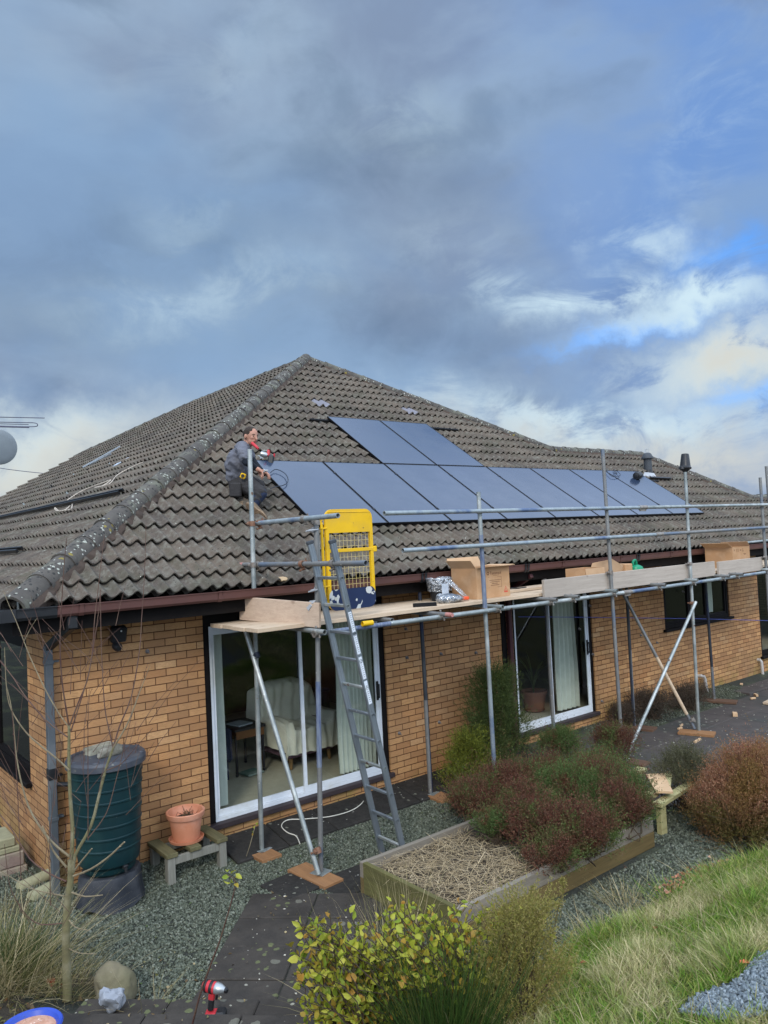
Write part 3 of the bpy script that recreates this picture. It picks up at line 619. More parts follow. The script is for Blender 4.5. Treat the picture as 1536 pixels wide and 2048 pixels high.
# hidden far slopes, closed so that the roof is a solid
bk = MB(); AZ = 6.69
E_ = 2.30
bk.poly([(5.515, 6.13, AZ), (9.281, 2.748, 4.45), (12.489, 2.724, 4.45), (12.49, 8.0, 1.9), (9.3, 12.5, 4.0), (5.515, 11.5, AZ)])
bk.poly([(12.489, 2.724, 4.45), (14.169, 1.015, 3.32), (16.6, 3.5, 2.3), (14.5, 6.0, 2.3), (12.49, 8.0, 1.9)])
bk.poly([(14.169, 1.015, 3.32), (20.3, 1.015, 3.32), (20.3, 2.6, 2.3), (15.7, 2.6, 2.3)])
bk.poly([(5.515, 11.5, AZ), (9.3, 12.5, 4.0), (9.3, 16.4, E_), (3.885, 16.45, 5.74)]); bk.poly([(3.885, 16.45, 5.74), (1.65, 16.2, 4.42), (-1.9, 16.2, 2.3), (9.3, 16.4, E_)])
part(bk, 'roof_slope', m_ridge, house)
# half-round hip and ridge tiles in lapped lengths on mortar bedding
def ridge_run(p0, p1, r=0.125, lift=0.0, step=0.42, name='ridge_tiles', flat=1.0, bed=True):
    p0 = Vector(p0); p1 = Vector(p1); L = (p1 - p0).length; d = (p1 - p0) / L; n = max(1, round(L / step)); st = L / n
    sd = d.cross(Vector((0, 0, 1))).normalized(); u = sd.cross(d).normalized(); mb = MB(); K = 12
    for i in range(n):
        j = random.uniform(-0.006, 0.006); a = p0 + d * (i * st - 0.02) + u * (lift + j); b_ = p0 + d * ((i + 1) * st + 0.02) + u * (lift + j)
        vs = []
        for e, (c_, rr) in enumerate(((a, r * 1.07), (a + d * 0.05, r * 1.06), (a + d * 0.06, r * 1.0), (b_, r * 0.955))):
            for k in range(K + 1):
                t = math.pi * (-0.10 + 1.20 * k / K); vs.append(c_ + sd * (math.cos(t) * rr) * flat + u * (math.sin(t) * rr))
        for k in range(K + 1):
            t = math.pi * (-0.10 + 1.20 * k / K); vs.append(a + sd * (math.cos(t) * r * 0.86) + u * (math.sin(t) * r * 0.86))
        fs = [(q * (K + 1) + k, q * (K + 1) + k + 1, (q + 1) * (K + 1) + k + 1, (q + 1) * (K + 1) + k) for q in range(3) for k in range(K)]
        fs += [(k, k + 1, 4 * (K + 1) + k + 1, 4 * (K + 1) + k) for k in range(K)]
        mb.add(vs, fs)
    o = part(mb, name, m_ridge, house, 0.6)
    if bed:
        bb = MB(); N_ = int(L / 0.08)
        for s_ in (-1, 1):
            vs = []
            for i in range(N_ + 1):
                c_ = p0 + d * (L * i / N_); j = 0.018 * math.sin(i * 1.9) + random.uniform(-0.01, 0.01)
                vs += [c_ + sd * s_ * (r * 1.0) + u * (lift + 0.01), c_ + sd * s_ * (r * 1.10 + abs(j)) + u * (lift - 0.05), c_ + sd * s_ * (r * 1.18 + j) + u * (lift - 0.125)]
            bb.add(vs, [(3 * i + k, 3 * i + 3 + k, 3 * i + 4 + k, 3 * i + 1 + k) for i in range(N_) for k in range(2)])
        part(bb, 'ridge_mortar', m_bed, house)
    return o
def RZ(x, y): return roofz(y) 
ridge_run((-1.90, -0.42, roofz(-0.42) + 0.01), (APEX[0], APEX[1], 6.74), lift=0.02)
ridge_run((APEX[0], APEX[1], 6.74), (H2[0], H2[1], 4.51), r=0.11)
ridge_run((H2[0], H2[1], 4.51), (R2[0], R2[1], 4.51), r=0.11)
ridge_run((R2[0], R2[1], 4.51), (H3[0], H3[1], 3.38), r=0.11)
ridge_run((H3[0], H3[1], 3.38), (20.3, H3[1], 3.38), r=0.10)
ridge_run((APEX[0], APEX[1], 6.72), (5.515, 11.5, 6.72), r=0.10, bed=False)
ridge_run((5.515, 11.5, 6.72), (3.885, 16.45, 5.76), r=0.10, bed=False)
k = MB(); q = Vector((-1.86, -0.38, 2.50)); k.tube([q + Vector((0.0, 0.0, -0.14)), q + Vector((0, -0.005, 0.03)), q + Vector((0.0, 0.012, 0.06)), q + Vector((0, 0.035, 0.055))], 0.013, 8); part(k, 'hip_iron', m_galv, house)
m_newtile = M('blue_grey_replacement_tile', (0.20, 0.20, 0.235), (0.165, 0.165, 0.19), 8, 0.7)
# odd replaced tiles
for px_, py_ in ((637, 812), (812, 829)):
    p = onroof(px_, py_, 0.03); ix = round(p[0] / (2 * PITCH)) * 2 * PITCH; mb = MB()
    ci = max(i for i, y in enumerate(c_ys) if y < p[1] + 0.1)
    V = []; 
    for a in range(19):
        x = ix + a * 2 * PITCH / 18; ph_ = (x / PITCH) * 2 * math.pi - 2 * math.pi * (2.81 % PITCH) / PITCH; wv = 0.054 * ((1 + math.cos(ph_)) / 2) ** 1.35
        for y, e in ((c_ys[ci], 0.046), (c_ys[ci + 1] - 0.004, 0.001)):
            hh = -0.03 * cP + wv + 0.020 + e + 0.005; V.append((x, y - sP * hh, roofz(y) + hh * cP - 0.0))
    mb.add(V, [(2 * i, 2 * i + 2, 2 * i + 3, 2 * i + 1) for i in range(18)]); part(mb, 'replacement_tile', m_newtile, house, 0.7)
# ================================================================== solar panels, rails, roof furniture
def panel_mat():
    m, nt, b, out = newmat('solar_glass'); t = NT(nt); tc = t.n('ShaderNodeTexCoord').outputs['Object']
    b.inputs['Base Color'].default_value = (0.018, 0.024, 0.040, 1)
    b.inputs['Roughness'].default_value = 0.16; b.inputs['IOR'].default_value = 1.6; b.inputs['Specular IOR Level'].default_value = 0.52; b.inputs['Specular Tint'].default_value = (0.74, 0.87, 1.0, 1)
    col = t.mix(t.mr(t.noise(tc, 1.2, 3, 0.6), 0.35, 0.65), (0.020, 0.034, 0.066), (0.028, 0.043, 0.074)); t.L.new(col, b.inputs['Base Color'])
    t.L.new(t.mr(t.noise(tc, 2.5, 4, 0.7), 0.3, 0.7, 0.13, 0.22), b.inputs['Roughness']); return m
m_pv = panel_mat(); m_pvf = M('black_anodised_frame', (0.010, 0.010, 0.012), None, 5, 0.35, 0.5)
PX0 = 1.7314; PY, PZ = 0.385, 3.0762; PLEN = 1.748; PWID = 1.134; PGAP = 0.020
def proto_panel():
    t = thing('solar_panel', '', 'solar panel', (0, 0, 0), 'black solar panels fixed to the front roof slope', rot=(PIT, 0, 0))
    f = MB(); w, l, e, h = PWID, PLEN, 0.011, 0.035
    for a, b_ in (((0, 0), (w, e)), ((0, l - e), (w, l)), ((0, e), (e, l - e)), ((w - e, e), (w, l - e))): f.box((a[0], a[1], -h), (b_[0], b_[1], 0.0))
    g = MB(); g.box((e, e, -0.008), (w - e, l - e, -0.0025)); 
    k = MB(); k.box((e, e, -0.030), (w - e, l - e, -0.026))
    for mb, n, m in ((f, 'frame', m_pvf), (g, 'glass', m_pv), (k, 'backsheet', m_pvf)):
        o = mb.build(n, m); o.parent = t
    return t
plab = ['solar panel at the lower left corner of the array, beside the kneeling man', 'second solar panel from the left in the long lower row', 'third solar panel from the left in the lower row, below the upper left one',
        'fourth solar panel from the left in the lower row, crossed by the blue-painted post', 'fifth solar panel from the left in the lower row, right of the upper pair', 'sixth solar panel from the left in the long lower row',
        'seventh solar panel from the left, with a cable loop at its top right', 'rightmost solar panel of the lower row, by the grey flue pipe', 'left solar panel of the two stacked above the long row', 'right solar panel of the two stacked above the long row']
pp = proto_panel()
for i in range(10):
    o = pp if i == 0 else copy_tree(pp)
    if i < 8: x = PX0 + 1.154 * i; t_ = 0
    else: x = PX0 - 0.0099 + 1.154 * (i - 8 + 2); t_ = PLEN + 0.02
    o.location = (x, PY + t_ * cP, PZ + t_ * sP); o['label'] = plab[i]
# clamps + rails
m_rail = M('black_rail', (0.012, 0.012, 0.013), None, 5, 0.4, 0.4); m_silver = M('silver_rail', (0.42, 0.45, 0.47), (0.32, 0.35, 0.37), 5, 0.35, 0.8)
def rp(x, t_, off): return Vector((x, PY + t_ * cP - off * sP, PZ + t_ * sP + off * cP))
NV = Vector((0, -sP, cP))
def rail(x0, x1, t_, label, g='mounting rails on the roof tiles'):
    mb = MB(); mb.obox(rp(x0, t_, -0.056), rp(x1, t_, -0.056), 0.040, 0.038, NV, 0.003)
    for e in (-0.011, 0.011): mb.obox(rp(x0, t_ + e, -0.034), rp(x1, t_ + e, -0.034), 0.008, 0.008, NV)
    o = solo(mb, 'mounting_rail', m_rail, label, 'mounting rail', g)
    k = int((x1 - x0) / 1.1)
    for i in range(k + 1):
        x = x0 + 0.2 + i * 1.1
        if x > x1: break
        h = MB(); h.obox(rp(x, t_ - 0.03, -0.085), rp(x, t_ + 0.14, -0.088), 0.035, 0.006, NV); h.obox(rp(x, t_ - 0.03, -0.088), rp(x, t_ - 0.03, -0.055), 0.035, 0.006, (0, 1, 0))
        part(h, 'roof_hook', m_silver, o)
    return o
rail(PX0 - 0.02, PX0 + 9.35, 0.36, 'lower black mounting rail under the long panel row')
rail(PX0 - 0.02, PX0 + 9.6, 1.40, 'upper black mounting rail under the long panel row')
rail(3.64, 7.10, 1.768 + 1.66, 'black mounting rail sticking out both sides of the top panels')
rail(PX0 + 2.3, PX0 + 4.65, 1.768 + 0.35, 'black mounting rail hidden below the upper pair of panels')
mb = MB(); mb.obox(rp(10.95, 0.30, -0.03), rp(11.62, 0.30, -0.03), 0.04, 0.03, NV, 0.004); solo(mb, 'mounting_rail', m_rail, 'short black rail end beyond the lower right panel corner', 'mounting rail')
p0 = onroof(1300, 955, 0.09); p1 = onroof(1341, 957, 0.09); mb = MB(); mb.obox(p0, p1, 0.05, 0.04, NV, 0.004); solo(mb, 'mounting_rail', m_rail, 'short black rail end right of the flue pipe', 'mounting rail')
# mid clamps between panels
for i in range(1, 8):
    for t_ in (0.36, 1.40):
        mb = MB(); c_ = rp(PX0 + 1.154 * i - 0.01, t_, 0.002); mb.obox(c_ - Vector((0.02, 0, 0)), c_ + Vector((0.02, 0, 0)), 0.05, 0.007, NV, 0.002)
        solo(mb, 'panel_clamp', m_pvf, 'small black clamp on the seam between two neighbouring solar panels', 'clamp', 'black clamps between the solar panels')
# left slope rails, hooks, cables
NL = Vector((-sL, 0, cL))
def lp(x, y, off): return Vector((x, y, leftz(x))) + NL * off
def lrail(x, y0, y1, label, w=0.045, m=None, off=0.10):
    mb = MB()
    for e in (-0.028, 0.028): mb.obox(lp(x + e, y0, off), lp(x + e, y1, off), w * 0.6, w, NL, 0.003)
    return solo(mb, 'mounting_rail', m or m_rail, label, 'mounting rail')
lrail(0.09, 2.30, 9.6, 'long black mounting rail lying along the left roof slope'); lrail(-1.09, 2.50, 6.0, 'black mounting rail low on the left roof slope')
for i, (a, b_) in enumerate((((165, 935), (240, 893)), ((178, 930), (222, 908)))):
    mb = MB(); mb.obox(onleft(*a, 0.10), onleft(*b_, 0.10), 0.05, 0.035, NL, 0.003); solo(mb, 'mounting_rail', m_silver, ['long bare silver rail leaning on the left roof slope', 'shorter bare silver rail next to the long one on the left slope'][i], 'mounting rail')
for i, (x, y) in enumerate(((90, 1003), (50, 1012), (15, 1022), (137, 991), (187, 968), (150, 953), (178, 944), (222, 932), (105, 975))):
    p = Vector(onleft(x, y, 0.05)); mb = MB(); mb.obox(p - Vector((0, 0.16, 0.0)), p + Vector((0, 0.20, 0.0)), 0.05, 0.02, NL, 0.002); mb.obox(p + NL * 0.0, p + NL * 0.07, 0.03, 0.008, (0, 1, 0))
    solo(mb, 'roof_hook', m_galv if i % 2 else m_rail, 'small metal roof hook on the left slope near the long rail', 'roof hook', 'roof hooks on the left slope')
m_cable = M('pale_cable', (0.50, 0.44, 0.36), (0.42, 0.36, 0.30), 5, 0.6); m_cbl = M('dark_cable', (0.015, 0.022, 0.035), None, 5, 0.5)
def smooth_pts(pts, n=6):
    P_ = [Vector(p) for p in pts]; out = []
    for i in range(len(P_) - 1):
        a, b_, c_, d_ = P_[max(i - 1, 0)], P_[i], P_[i + 1], P_[min(i + 2, len(P_) - 1)]
        for k in range(n):
            t = k / n; out.append(0.5 * ((2 * b_) + (c_ - a) * t + (2 * a - 5 * b_ + 4 * c_ - d_) * t * t + (3 * b_ - a - 3 * c_ + d_) * t ** 3))
    return out + [P_[-1]]
for lab, q in (('pale loose cable trailing up the left roof slope', [(135, 1000), (158, 985), (180, 975), (205, 966), (222, 960), (205, 972), (190, 975), (218, 968), (235, 950), (262, 935), (285, 925)]),
               ('short curled pale cable below the long rail', [(145, 1005), (143, 1018), (137, 1020), (118, 1022), (111, 1020), (110, 1015), (118, 1022), (130, 1020), (140, 1012)])):
    mb = MB(); mb.tube(smooth_pts([onleft(x, y, 0.09) for x, y in q]), 0.009, 6); solo(mb, 'cable', m_cable, lab, 'cable', smooth=1)
for lab, q in (('dark cable loop lying on the corner panel by the man\'s hand', [(541, 945), (550, 939), (560, 941), (571, 948), (576, 958), (574, 966), (565, 971), (553, 973), (541, 977)]),
               ('dark cable loop at the top of the seventh panel', [(1214, 937), (1215, 944), (1225, 953), (1238, 952), (1240, 948), (1232, 941), (1229, 944), (1234, 947), (1228, 938)])):
    mb = MB(); mb.tube(smooth_pts([onroof(x, y, 0.15) for x, y in q]), 0.006, 6); solo(mb, 'cable', m_cbl, lab, 'cable', smooth=1)
for i, (x, y, a, b_, c_) in enumerate(((242, 923, 0.10, 0.16, (0.45, 0.52, 0.60)), (667, 1157, 0.065, 0.035, (0.42, 0.30, 0.17)))):
    if i == 0: c0 = Vector(onleft(x, y, 0.08)); e1, e2, nn = Vector((0, 1, 0)), Vector((cL, 0, sL)), NL
    else: c0 = Vector(onroof(565, 1157, 0.07)); e1, e2, nn = Vector((1, 0, 0)), Vector((0, cP, sP)), NV
    mb = MB(); n = 16; mb.poly([c0 + e1 * a * math.cos(2 * math.pi * k / n) + e2 * b_ * math.sin(2 * math.pi * k / n) * (1 + .15 * math.sin(3 * k)) for k in range(n)], 0.012, nn)
    solo(mb, ('round_tray', 'stone_flake')[i], M(('pale_lid', 'stone_flake')[i], c_, None, 8, 0.6), ('round pale blue plastic tray lying on the left roof slope', 'flat tan stone flake on the bottom tiles near the left scaffold post')[i], ('tray', 'stone')[i])
# flue
m_flue = M('grey_flue_pipe', (0.055, 0.062, 0.070), (0.040, 0.046, 0.054), 6, 0.6); m_wire = M('steel_wire', (0.45, 0.47, 0.48), None, 5, 0.35, 0.9); m_lead = M('pale_lead', (0.42, 0.43, 0.44), (0.30, 0.31, 0.32), 9, 0.5, 0.2)
FX, FY = 11.62, 1.99; fz = roofz(FY)
fl = thing('flue_pipe', 'dark grey capped flue pipe with wire cage on the roof beside the last panel', 'flue', (FX, FY, fz))
k = MB(); k.lathe([(0.085, -0.05), (0.085, 0.36)], (FX, FY, fz), 20); part(k, 'pipe', m_flue, fl, 0.7)
k = MB(); k.lathe([(0.088, 0.34), (0.13, 0.35), (0.13, 0.375), (0.10, 0.42), (0.085, 0.455), (0.06, 0.475), (0.02, 0.485)], (FX, FY, fz), 20); part(k, 'cap', m_flue, fl, 0.7)
k = MB()
for a in range(6):
    t = a * math.pi / 3; r_ = 0.042; k.tube([(FX + r_ * math.cos(t), FY + r_ * math.sin(t), fz + 0.47), (FX + r_ * math.cos(t), FY + r_ * math.sin(t), fz + 0.55), (FX, FY, fz + 0.575)], 0.0035, 5)
part(k, 'wire_cage', m_wire, fl)
k = MB(); k.lathe([(0.12, -0.06), (0.10, 0.0), (0.088, 0.10)], (FX, FY, fz), 20); part(k, 'collar', m_blackpl, fl, 0.7)
k = MB(); k.poly([onroof(1286, 952, 0.075), onroof(1313, 954, 0.075), onroof(1308, 946, 0.075), onroof(1289, 944, 0.075)], 0.006, NV); part(k, 'flashing', m_lead, fl)
bp_ = Vector(onroof(1277, 951, 0.19)); mb = MB(); ax = Vector((1, 0.15, 0.12)).normalized()
mb.lathe([(0.03, -0.13), (0.075, -0.11), (0.088, -0.04), (0.080, 0.03), (0.055, 0.07), (0.045, 0.13), (0.02, 0.16)], bp_, 18, ax); solo(mb, 'rubber_cap', m_blackpl, 'round black rubber pipe cap lying on the last panel\'s top corner', 'pipe cap', smooth=0.8)
# dish, aerial, overhead line
m_dish = M('grey_dish', (0.20, 0.235, 0.26), (0.17, 0.20, 0.225), 4, 0.5); m_rim = M('pale_rim', (0.35, 0.42, 0.5), None, 4, 0.4)
dc = Vector(atd(-4, 894, 11.5)); vd = (dc - Vector(CP)).normalized()
pole = dc + Vector((-0.26, 0.10, 0)); pz = leftz(pole.x)
ds = thing('satellite_dish', 'grey satellite dish seen from behind at the left edge above the roof', 'satellite dish', (pole.x, pole.y, pz))
ax = (vd * 0.95 + Vector((0.25, 0, 0.15))).normalized(); k = MB(); R_ = 0.262
k.lathe([(0.0, 0.0), (0.10, 0.003), (0.19, 0.010), (R_, 0.022), (R_ + 0.006, 0.026), (R_ - 0.006, 0.030), (0.19, 0.016), (0.10, 0.008), (0.001, 0.005)], dc - ax * 0.03, 36, ax); part(k, 'reflector', m_dish, ds, 0.8)
k = MB(); k.tube([(pole.x, pole.y, pz - 0.1), (pole.x, pole.y, dc.z + 0.35)], 0.02, 10); part(k, 'pole', m_galv, ds)
k = MB(); k.tube([(pole.x, pole.y, dc.z), tuple(dc + ax * 0.0)], 0.018, 8); part(k, 'arm', m_galv, ds)
an = thing('television_aerial', 'thin television aerial rods sticking in from the left edge above the dish', 'aerial', (pole.x, pole.y, dc.z + 0.35)); m_al = M('aerial_rod', (0.10, 0.10, 0.14), None, 4, 0.4, 0.5)
def seg(x0, y0, x1, y1, r_=0.006, dd=11.5): return [tuple(atd(x0, y0, dd)), tuple(atd(x1, y1, dd))]
k = MB(); k.tube(seg(-60, 833, 89, 836), 0.007, 6); part(k, 'rod', m_al, an)
k = MB(); k.tube(smooth_pts([atd(-60, 843, 11.5), atd(40, 845, 11.5), atd(70, 846, 11.5), atd(75, 850, 11.5), atd(70, 853, 11.5), atd(40, 853, 11.5), atd(-60, 850, 11.5)]), 0.007, 6); part(k, 'folded_dipole', m_al, an)
k = MB(); k.tube(seg(-60, 846, 57, 849), 0.006, 6); part(k, 'rod', m_al, an)
k = MB(); k.tube(seg(-60, 852, 58, 855), 0.009, 6); part(k, 'rod', m_al, an)
k = MB(); k.tube([tuple(atd(-58, 825, 11.5)), tuple(atd(-56, 860, 11.5))], 0.012, 6); k.tube([tuple(atd(-57, 856, 11.5)), (pole.x, pole.y, dc.z + 0.36)], 0.015, 6); part(k, 'boom', m_al, an)
k = MB(); a, b_ = Vector(atd(-140, 905, 26)), Vector(atd(118, 950, 27)); k.tube(smooth_pts([a, (a + b_) / 2 - Vector((0, 0, 0.12)), b_]), 0.012, 5); solo(k, 'overhead_line', m_al, 'thin overhead line crossing the sky behind the left roof edge', 'cable')

# ================================================================== scaffold
YO, YI = -1.31, -0.43; RR = 0.0242
scaf = thing('scaffold', 'tube and fitting scaffold along the garden wall with guard rails and a yellow ladder gate', 'scaffold', (5.0, -0.9, -0.25))
def T_(name, p0, p1, mat, r=RR, hollow=True): 
    k = MB(); k.tube([p0, p1], r, 16, hollow=hollow); return part(k, name, mat, scaf, 0.7)
GZ = -0.215
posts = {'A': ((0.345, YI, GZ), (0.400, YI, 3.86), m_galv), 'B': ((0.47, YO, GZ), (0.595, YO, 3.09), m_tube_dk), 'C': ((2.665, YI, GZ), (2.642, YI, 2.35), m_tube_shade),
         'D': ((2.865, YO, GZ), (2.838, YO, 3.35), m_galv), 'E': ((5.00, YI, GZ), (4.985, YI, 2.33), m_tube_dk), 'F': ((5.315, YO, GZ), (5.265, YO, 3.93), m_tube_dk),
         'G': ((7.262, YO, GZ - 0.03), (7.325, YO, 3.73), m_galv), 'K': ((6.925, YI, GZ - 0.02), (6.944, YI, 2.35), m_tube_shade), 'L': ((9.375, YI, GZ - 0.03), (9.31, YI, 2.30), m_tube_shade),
         'H': ((9.74, YO, GZ - 0.04), (9.725, YO, 3.60), m_tube_dk), 'I': ((10.02, YO + 0.0, 1.8), (9.975, YO, 3.80), m_tube_dk)}
for k_, (a, b_, m_) in posts.items():
    T_('standard', a, b_, m_)
# blue paint sleeves, and plain grey lower lengths on the shade-coloured inner standards
T_('tube_band', (2.8462, YO, 1.98), (2.842, YO, 2.86), m_tube_paint, RR + 0.0012, False); T_('tube_band', (2.862, YO, 0.05), (2.853, YO, 1.1), m_tube_blue, RR + 0.0010, False)
T_('tube_band', (0.505, YO, 0.75), (0.535, YO, 1.55), m_tube_paint, RR + 0.0009, False); T_('tube_band', (2.6555, YI, GZ), (2.651, YI, 0.9), m_tube_dk, RR + 0.001, False)
T_('tube_band', (6.93, YI, GZ), (6.936, YI, 0.95), m_tube_dk, RR + 0.001, False); T_('tube_band', (9.37, YI, GZ), (9.357, YI, 0.35), m_tube_dk, RR + 0.001, False)
yl = YO - 0.052; yr = YO + 0.052
T_('ledger', (0.50, yl + 0.005, 2.005), (1.55, yl, 2.005), m_tube_paint); T_('ledger', (1.40, yl - 0.002, 2.005), (5.55, yl, 1.985), m_galv, RR + 0.0015); T_('ledger', (5.56, yl, 1.985), (9.55, yl, 1.992), m_tube_blue)
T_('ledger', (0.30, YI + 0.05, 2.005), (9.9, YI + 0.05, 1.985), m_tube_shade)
T_('guard_rail', (1.395, yl, 3.128), (6.05, yl, 3.13), m_tube_blue); T_('guard_rail', (6.055, yl, 3.13), (11.5, yl, 3.13), m_galv)
T_('guard_rail', (1.62, yl, 2.737), (6.42, yl, 2.74), m_tube_blue); T_('guard_rail', (6.42, yl, 2.74), (11.5, yl, 2.745), m_tube_dk); 
T_('guard_rail', (10.0, YI, 2.45), (12.0, YI, 2.47), m_galv)
T_('guard_rail', (0.46, -0.30, 3.092), (0.505, -1.80, 3.098), m_tube_blue); T_('guard_rail', (0.43, 0.10, 2.662), (0.49, -2.20, 2.668), m_tube_dk)
# transoms poking out under the deck
for x, e, m_ in ((0.50, 0.15, m_galv), (1.45, -0.02, m_tube_dk), (2.10, 0.16, m_coup), (2.98, 0.10, m_galv), (3.92, 0.12, m_coup), (4.35, 0.12, m_tube_dk), (5.22, 0.08, m_galv), (6.30, 0.13, m_coup), (7.22, 0.10, m_galv), (8.10, 0.14, m_coup), (8.55, 0.13, m_tube_dk), (9.66, 0.1, m_galv)):
    T_('transom', (x, YI + 0.2, 2.04), (x, yl - e, 2.03), m_ if m_ is not m_coup else m_tube_dk)
m_pink = M('pink_painted_end', (0.42, 0.17, 0.15), (0.36, 0.2, 0.17), 9, 0.6)
T_('transom', (2.10, yl - 0.10, 2.031), (2.10, yl - 0.163, 2.0305), m_pink, RR + 0.0015); T_('guard_rail', (0.4306, 0.16, 2.6615), (0.4345, -0.13, 2.6625), m_pink, RR + 0.0012)
m_yel = M('yellow_gate_paint', (0.72, 0.43, 0.006), (0.66, 0.39, 0.006), 3, 0.45, rvar=0.1, c3=(0.60, 0.36, 0.02), s3=4, spots=[((0.20, 0.12, 0.03), 19, 0.16, 0.54), ((0.80, 0.74, 0.6), 13, 0.14, 0.60)])
T_('transom', (1.02, yl - 0.04, 2.045), (1.14, yl - 0.05, 2.046), m_yel, RR + 0.002)
# braces
T_('brace', tuple(atz(498, 1275, 1.93) * 0 + np.array((0.245, -0.45, 2.035))), (0.395, -1.385, -0.19), m_galv)
T_('brace', (5.36, -1.375, -0.12), (7.27, -1.38, 1.70), m_galv); T_('brace', (6.66, -0.50, 1.95), (7.235, -1.255, -0.19), m_tube_dk, RR)
T_('brace_sleeve', (6.9475, -0.8775, 0.88), (7.1775, -1.1795, 0.024), m_board, RR + 0.0015, False)
# couplers
def coupler(p, axis1, m_=m_coup, s=1.0):
    p = Vector(p); a = Vector(axis1).normalized(); k = MB(); o_ = a.orthogonal().normalized(); b_ = a.cross(o_)
    k.lathe([(0.0255, -0.026), (0.034, -0.026), (0.034, 0.026), (0.0255, 0.026)], p, 14, a, closed=True)
    for sg, rot in ((1, 0.3), (-1, 2.2)):
        dr = (o_ * math.cos(rot) + b_ * math.sin(rot)); c_ = p + dr * 0.042 * s; k.obox(c_ - a * 0.018, c_ + a * 0.018, 0.024, 0.024, dr, 0.004)
        e = c_ + dr * 0.014; k.tube([e - a.cross(dr) * 0.030, e + a.cross(dr) * 0.045], 0.006, 6); k.tube([e + a.cross(dr) * 0.030, e + a.cross(dr) * 0.040], 0.012, 6)
    return part(k, 'coupler', m_, scaf, 0.7)
Z_ = (0, 0, 1); X_ = (1, 0, 0)
def px_of(post, z): a, b_, _ = posts[post]; t = (z - a[2]) / (b_[2] - a[2]); return a[0] + (b_[0] - a[0]) * t
for post, zz, ms in (('A', (3.09, 2.665), (m_rust, m_coup)), ('B', (3.06, 2.665, 2.0), (m_coup, m_rust, m_coup)), ('D', (3.128, 2.737, 2.0), (m_coup, m_rust, m_coup)), ('F', (3.13, 2.74, 2.27, 1.985), (m_coup, m_coup, m_coup, m_coup)), ('G', (3.13, 2.74, 2.27, 1.985, 1.68), (m_red, m_coup, m_coup, m_coup, m_rust)), ('H', (3.13, 2.24, 1.99), (m_coup, m_coup, m_coup))):
    y = YI if post == 'A' else YO
    for z, m_ in zip(zz, ms): coupler((px_of(post, z), y, z), Z_, m_)
for x, z in ((0.50, 2.005), (2.10, 2.0), (2.98, 1.995), (3.92, 1.99), (4.35, 1.99), (5.22, 1.985), (6.30, 1.985), (7.22, 1.985), (8.10, 1.988), (8.55, 1.988)): coupler((x, yl, z), X_, m_coup)
for x, z in ((6.05, 3.13), (6.42, 2.74), (5.56, 1.985)):
    k = MB(); k.tube([(x - 0.09, yl, z), (x + 0.09, yl, z)], 0.031, 14); k.box((x - 0.07, yl - 0.012, z - 0.052), (x + 0.07, yl + 0.012, z - 0.02), 0.003); part(k, 'sleeve_coupler', m_coup, scaf, 0.7)
coupler((0.475, -0.43, 3.094), (0, 1, 0), m_rust); coupler((0.492, -1.26, 3.096), (0, 1, 0), m_coup); coupler((0.46, -1.24, 2.666), (0, 1, 0), m_rust); coupler((0.475, -1.72, 2.667), (0, 1, 0), m_coup); coupler((0.45, -0.43, 2.664), (0, 1, 0), m_coup)
coupler((0.405, -1.37, 0.02), (0.1, -0.4, -1), m_rust); coupler((0.305, -0.56, 1.76), (0.12, -0.9, -2.1), m_tube_shade); coupler((7.21, -1.25, -0.05), (0.3, -.4, -1), m_coup)
# base plates
for k_ in 'ABCDEFGKLH':
    a = posts[k_][0]; k = MB(); k.box((a[0] - 0.075, a[1] - 0.075, a[2] + 0.0), (a[0] + 0.075, a[1] + 0.075, a[2] + 0.006), 0.002, rot=0.3); k.tube([(a[0], a[1], a[2] + 0.006), (a[0], a[1], a[2] + 0.05)], 0.019, 10); part(k, 'base_plate', m_galv, scaf)
# toe boards
def board(mb, x0, x1, y0, y1, z0, z1): mb.box((x0, y0, z0), (x1, y1, z1), 0.003); return mb
tb = board(MB(), 3.96, 8.12, -1.292 + 0.03, -1.292 + 0.066, 2.035, 2.262); part(tb, 'toe_board', m_boardw, scaf)
tb = board(MB(), 8.24, 9.72, -1.262, -1.226, 2.02, 2.245); part(tb, 'toe_board', m_boardw, scaf)
tb = MB(); tb.obox((0.245, -0.38, 2.232), (0.545, -1.375, 2.175), 0.036, 0.235, Z_, 0.004); part(tb, 'toe_board', m_boardy, scaf)
k = MB(); c_ = Vector((0.525, -1.27, 2.302)); k.obox(c_ - Vector((0, 0.05, 0)), c_ + Vector((0, 0.05, -0.01)), 0.05, 0.012, (-0.6, 0, 1), 0.003); k.obox(c_ + Vector((-0.02, -0.02, -0.02)), c_ + Vector((-0.035, 0.02, -0.07)), 0.05, 0.012, (1, 0, 0), 0.003); part(k, 'toe_board_clip', m_lead, scaf)
# ladder gate
gt_o = None
gx0, gx1, gy, gz0, gz1 = 0.765, 1.350, -1.20, 2.185, 3.185
def rounded(x0, x1, z0, z1, r, n=6):
    pts = []
    for cx_, cz_, a0 in ((x1 - r, z1 - r, 0), (x0 + r, z1 - r, 90), (x0 + r, z0 + r, 180), (x1 - r, z0 + r, 270)):
        for k in range(n + 1): a = math.radians(a0 + 90 * k / n); pts.append((cx_ + r * math.cos(a), cz_ + r * math.sin(a)))
    return pts
g = MB(); f = 0.038; out_ = rounded(gx0, gx1, gz0, gz1, 0.09); inn = rounded(gx0 + f, gx1 - f, gz0 + 0.19, gz1 - 0.235, 0.006)
n = len(out_)
vs = [(x, gy - 0.015, z) for x, z in out_] + [(x, gy - 0.015, z) for x, z in inn] + [(x, gy + 0.015, z) for x, z in out_] + [(x, gy + 0.015, z) for x, z in inn]
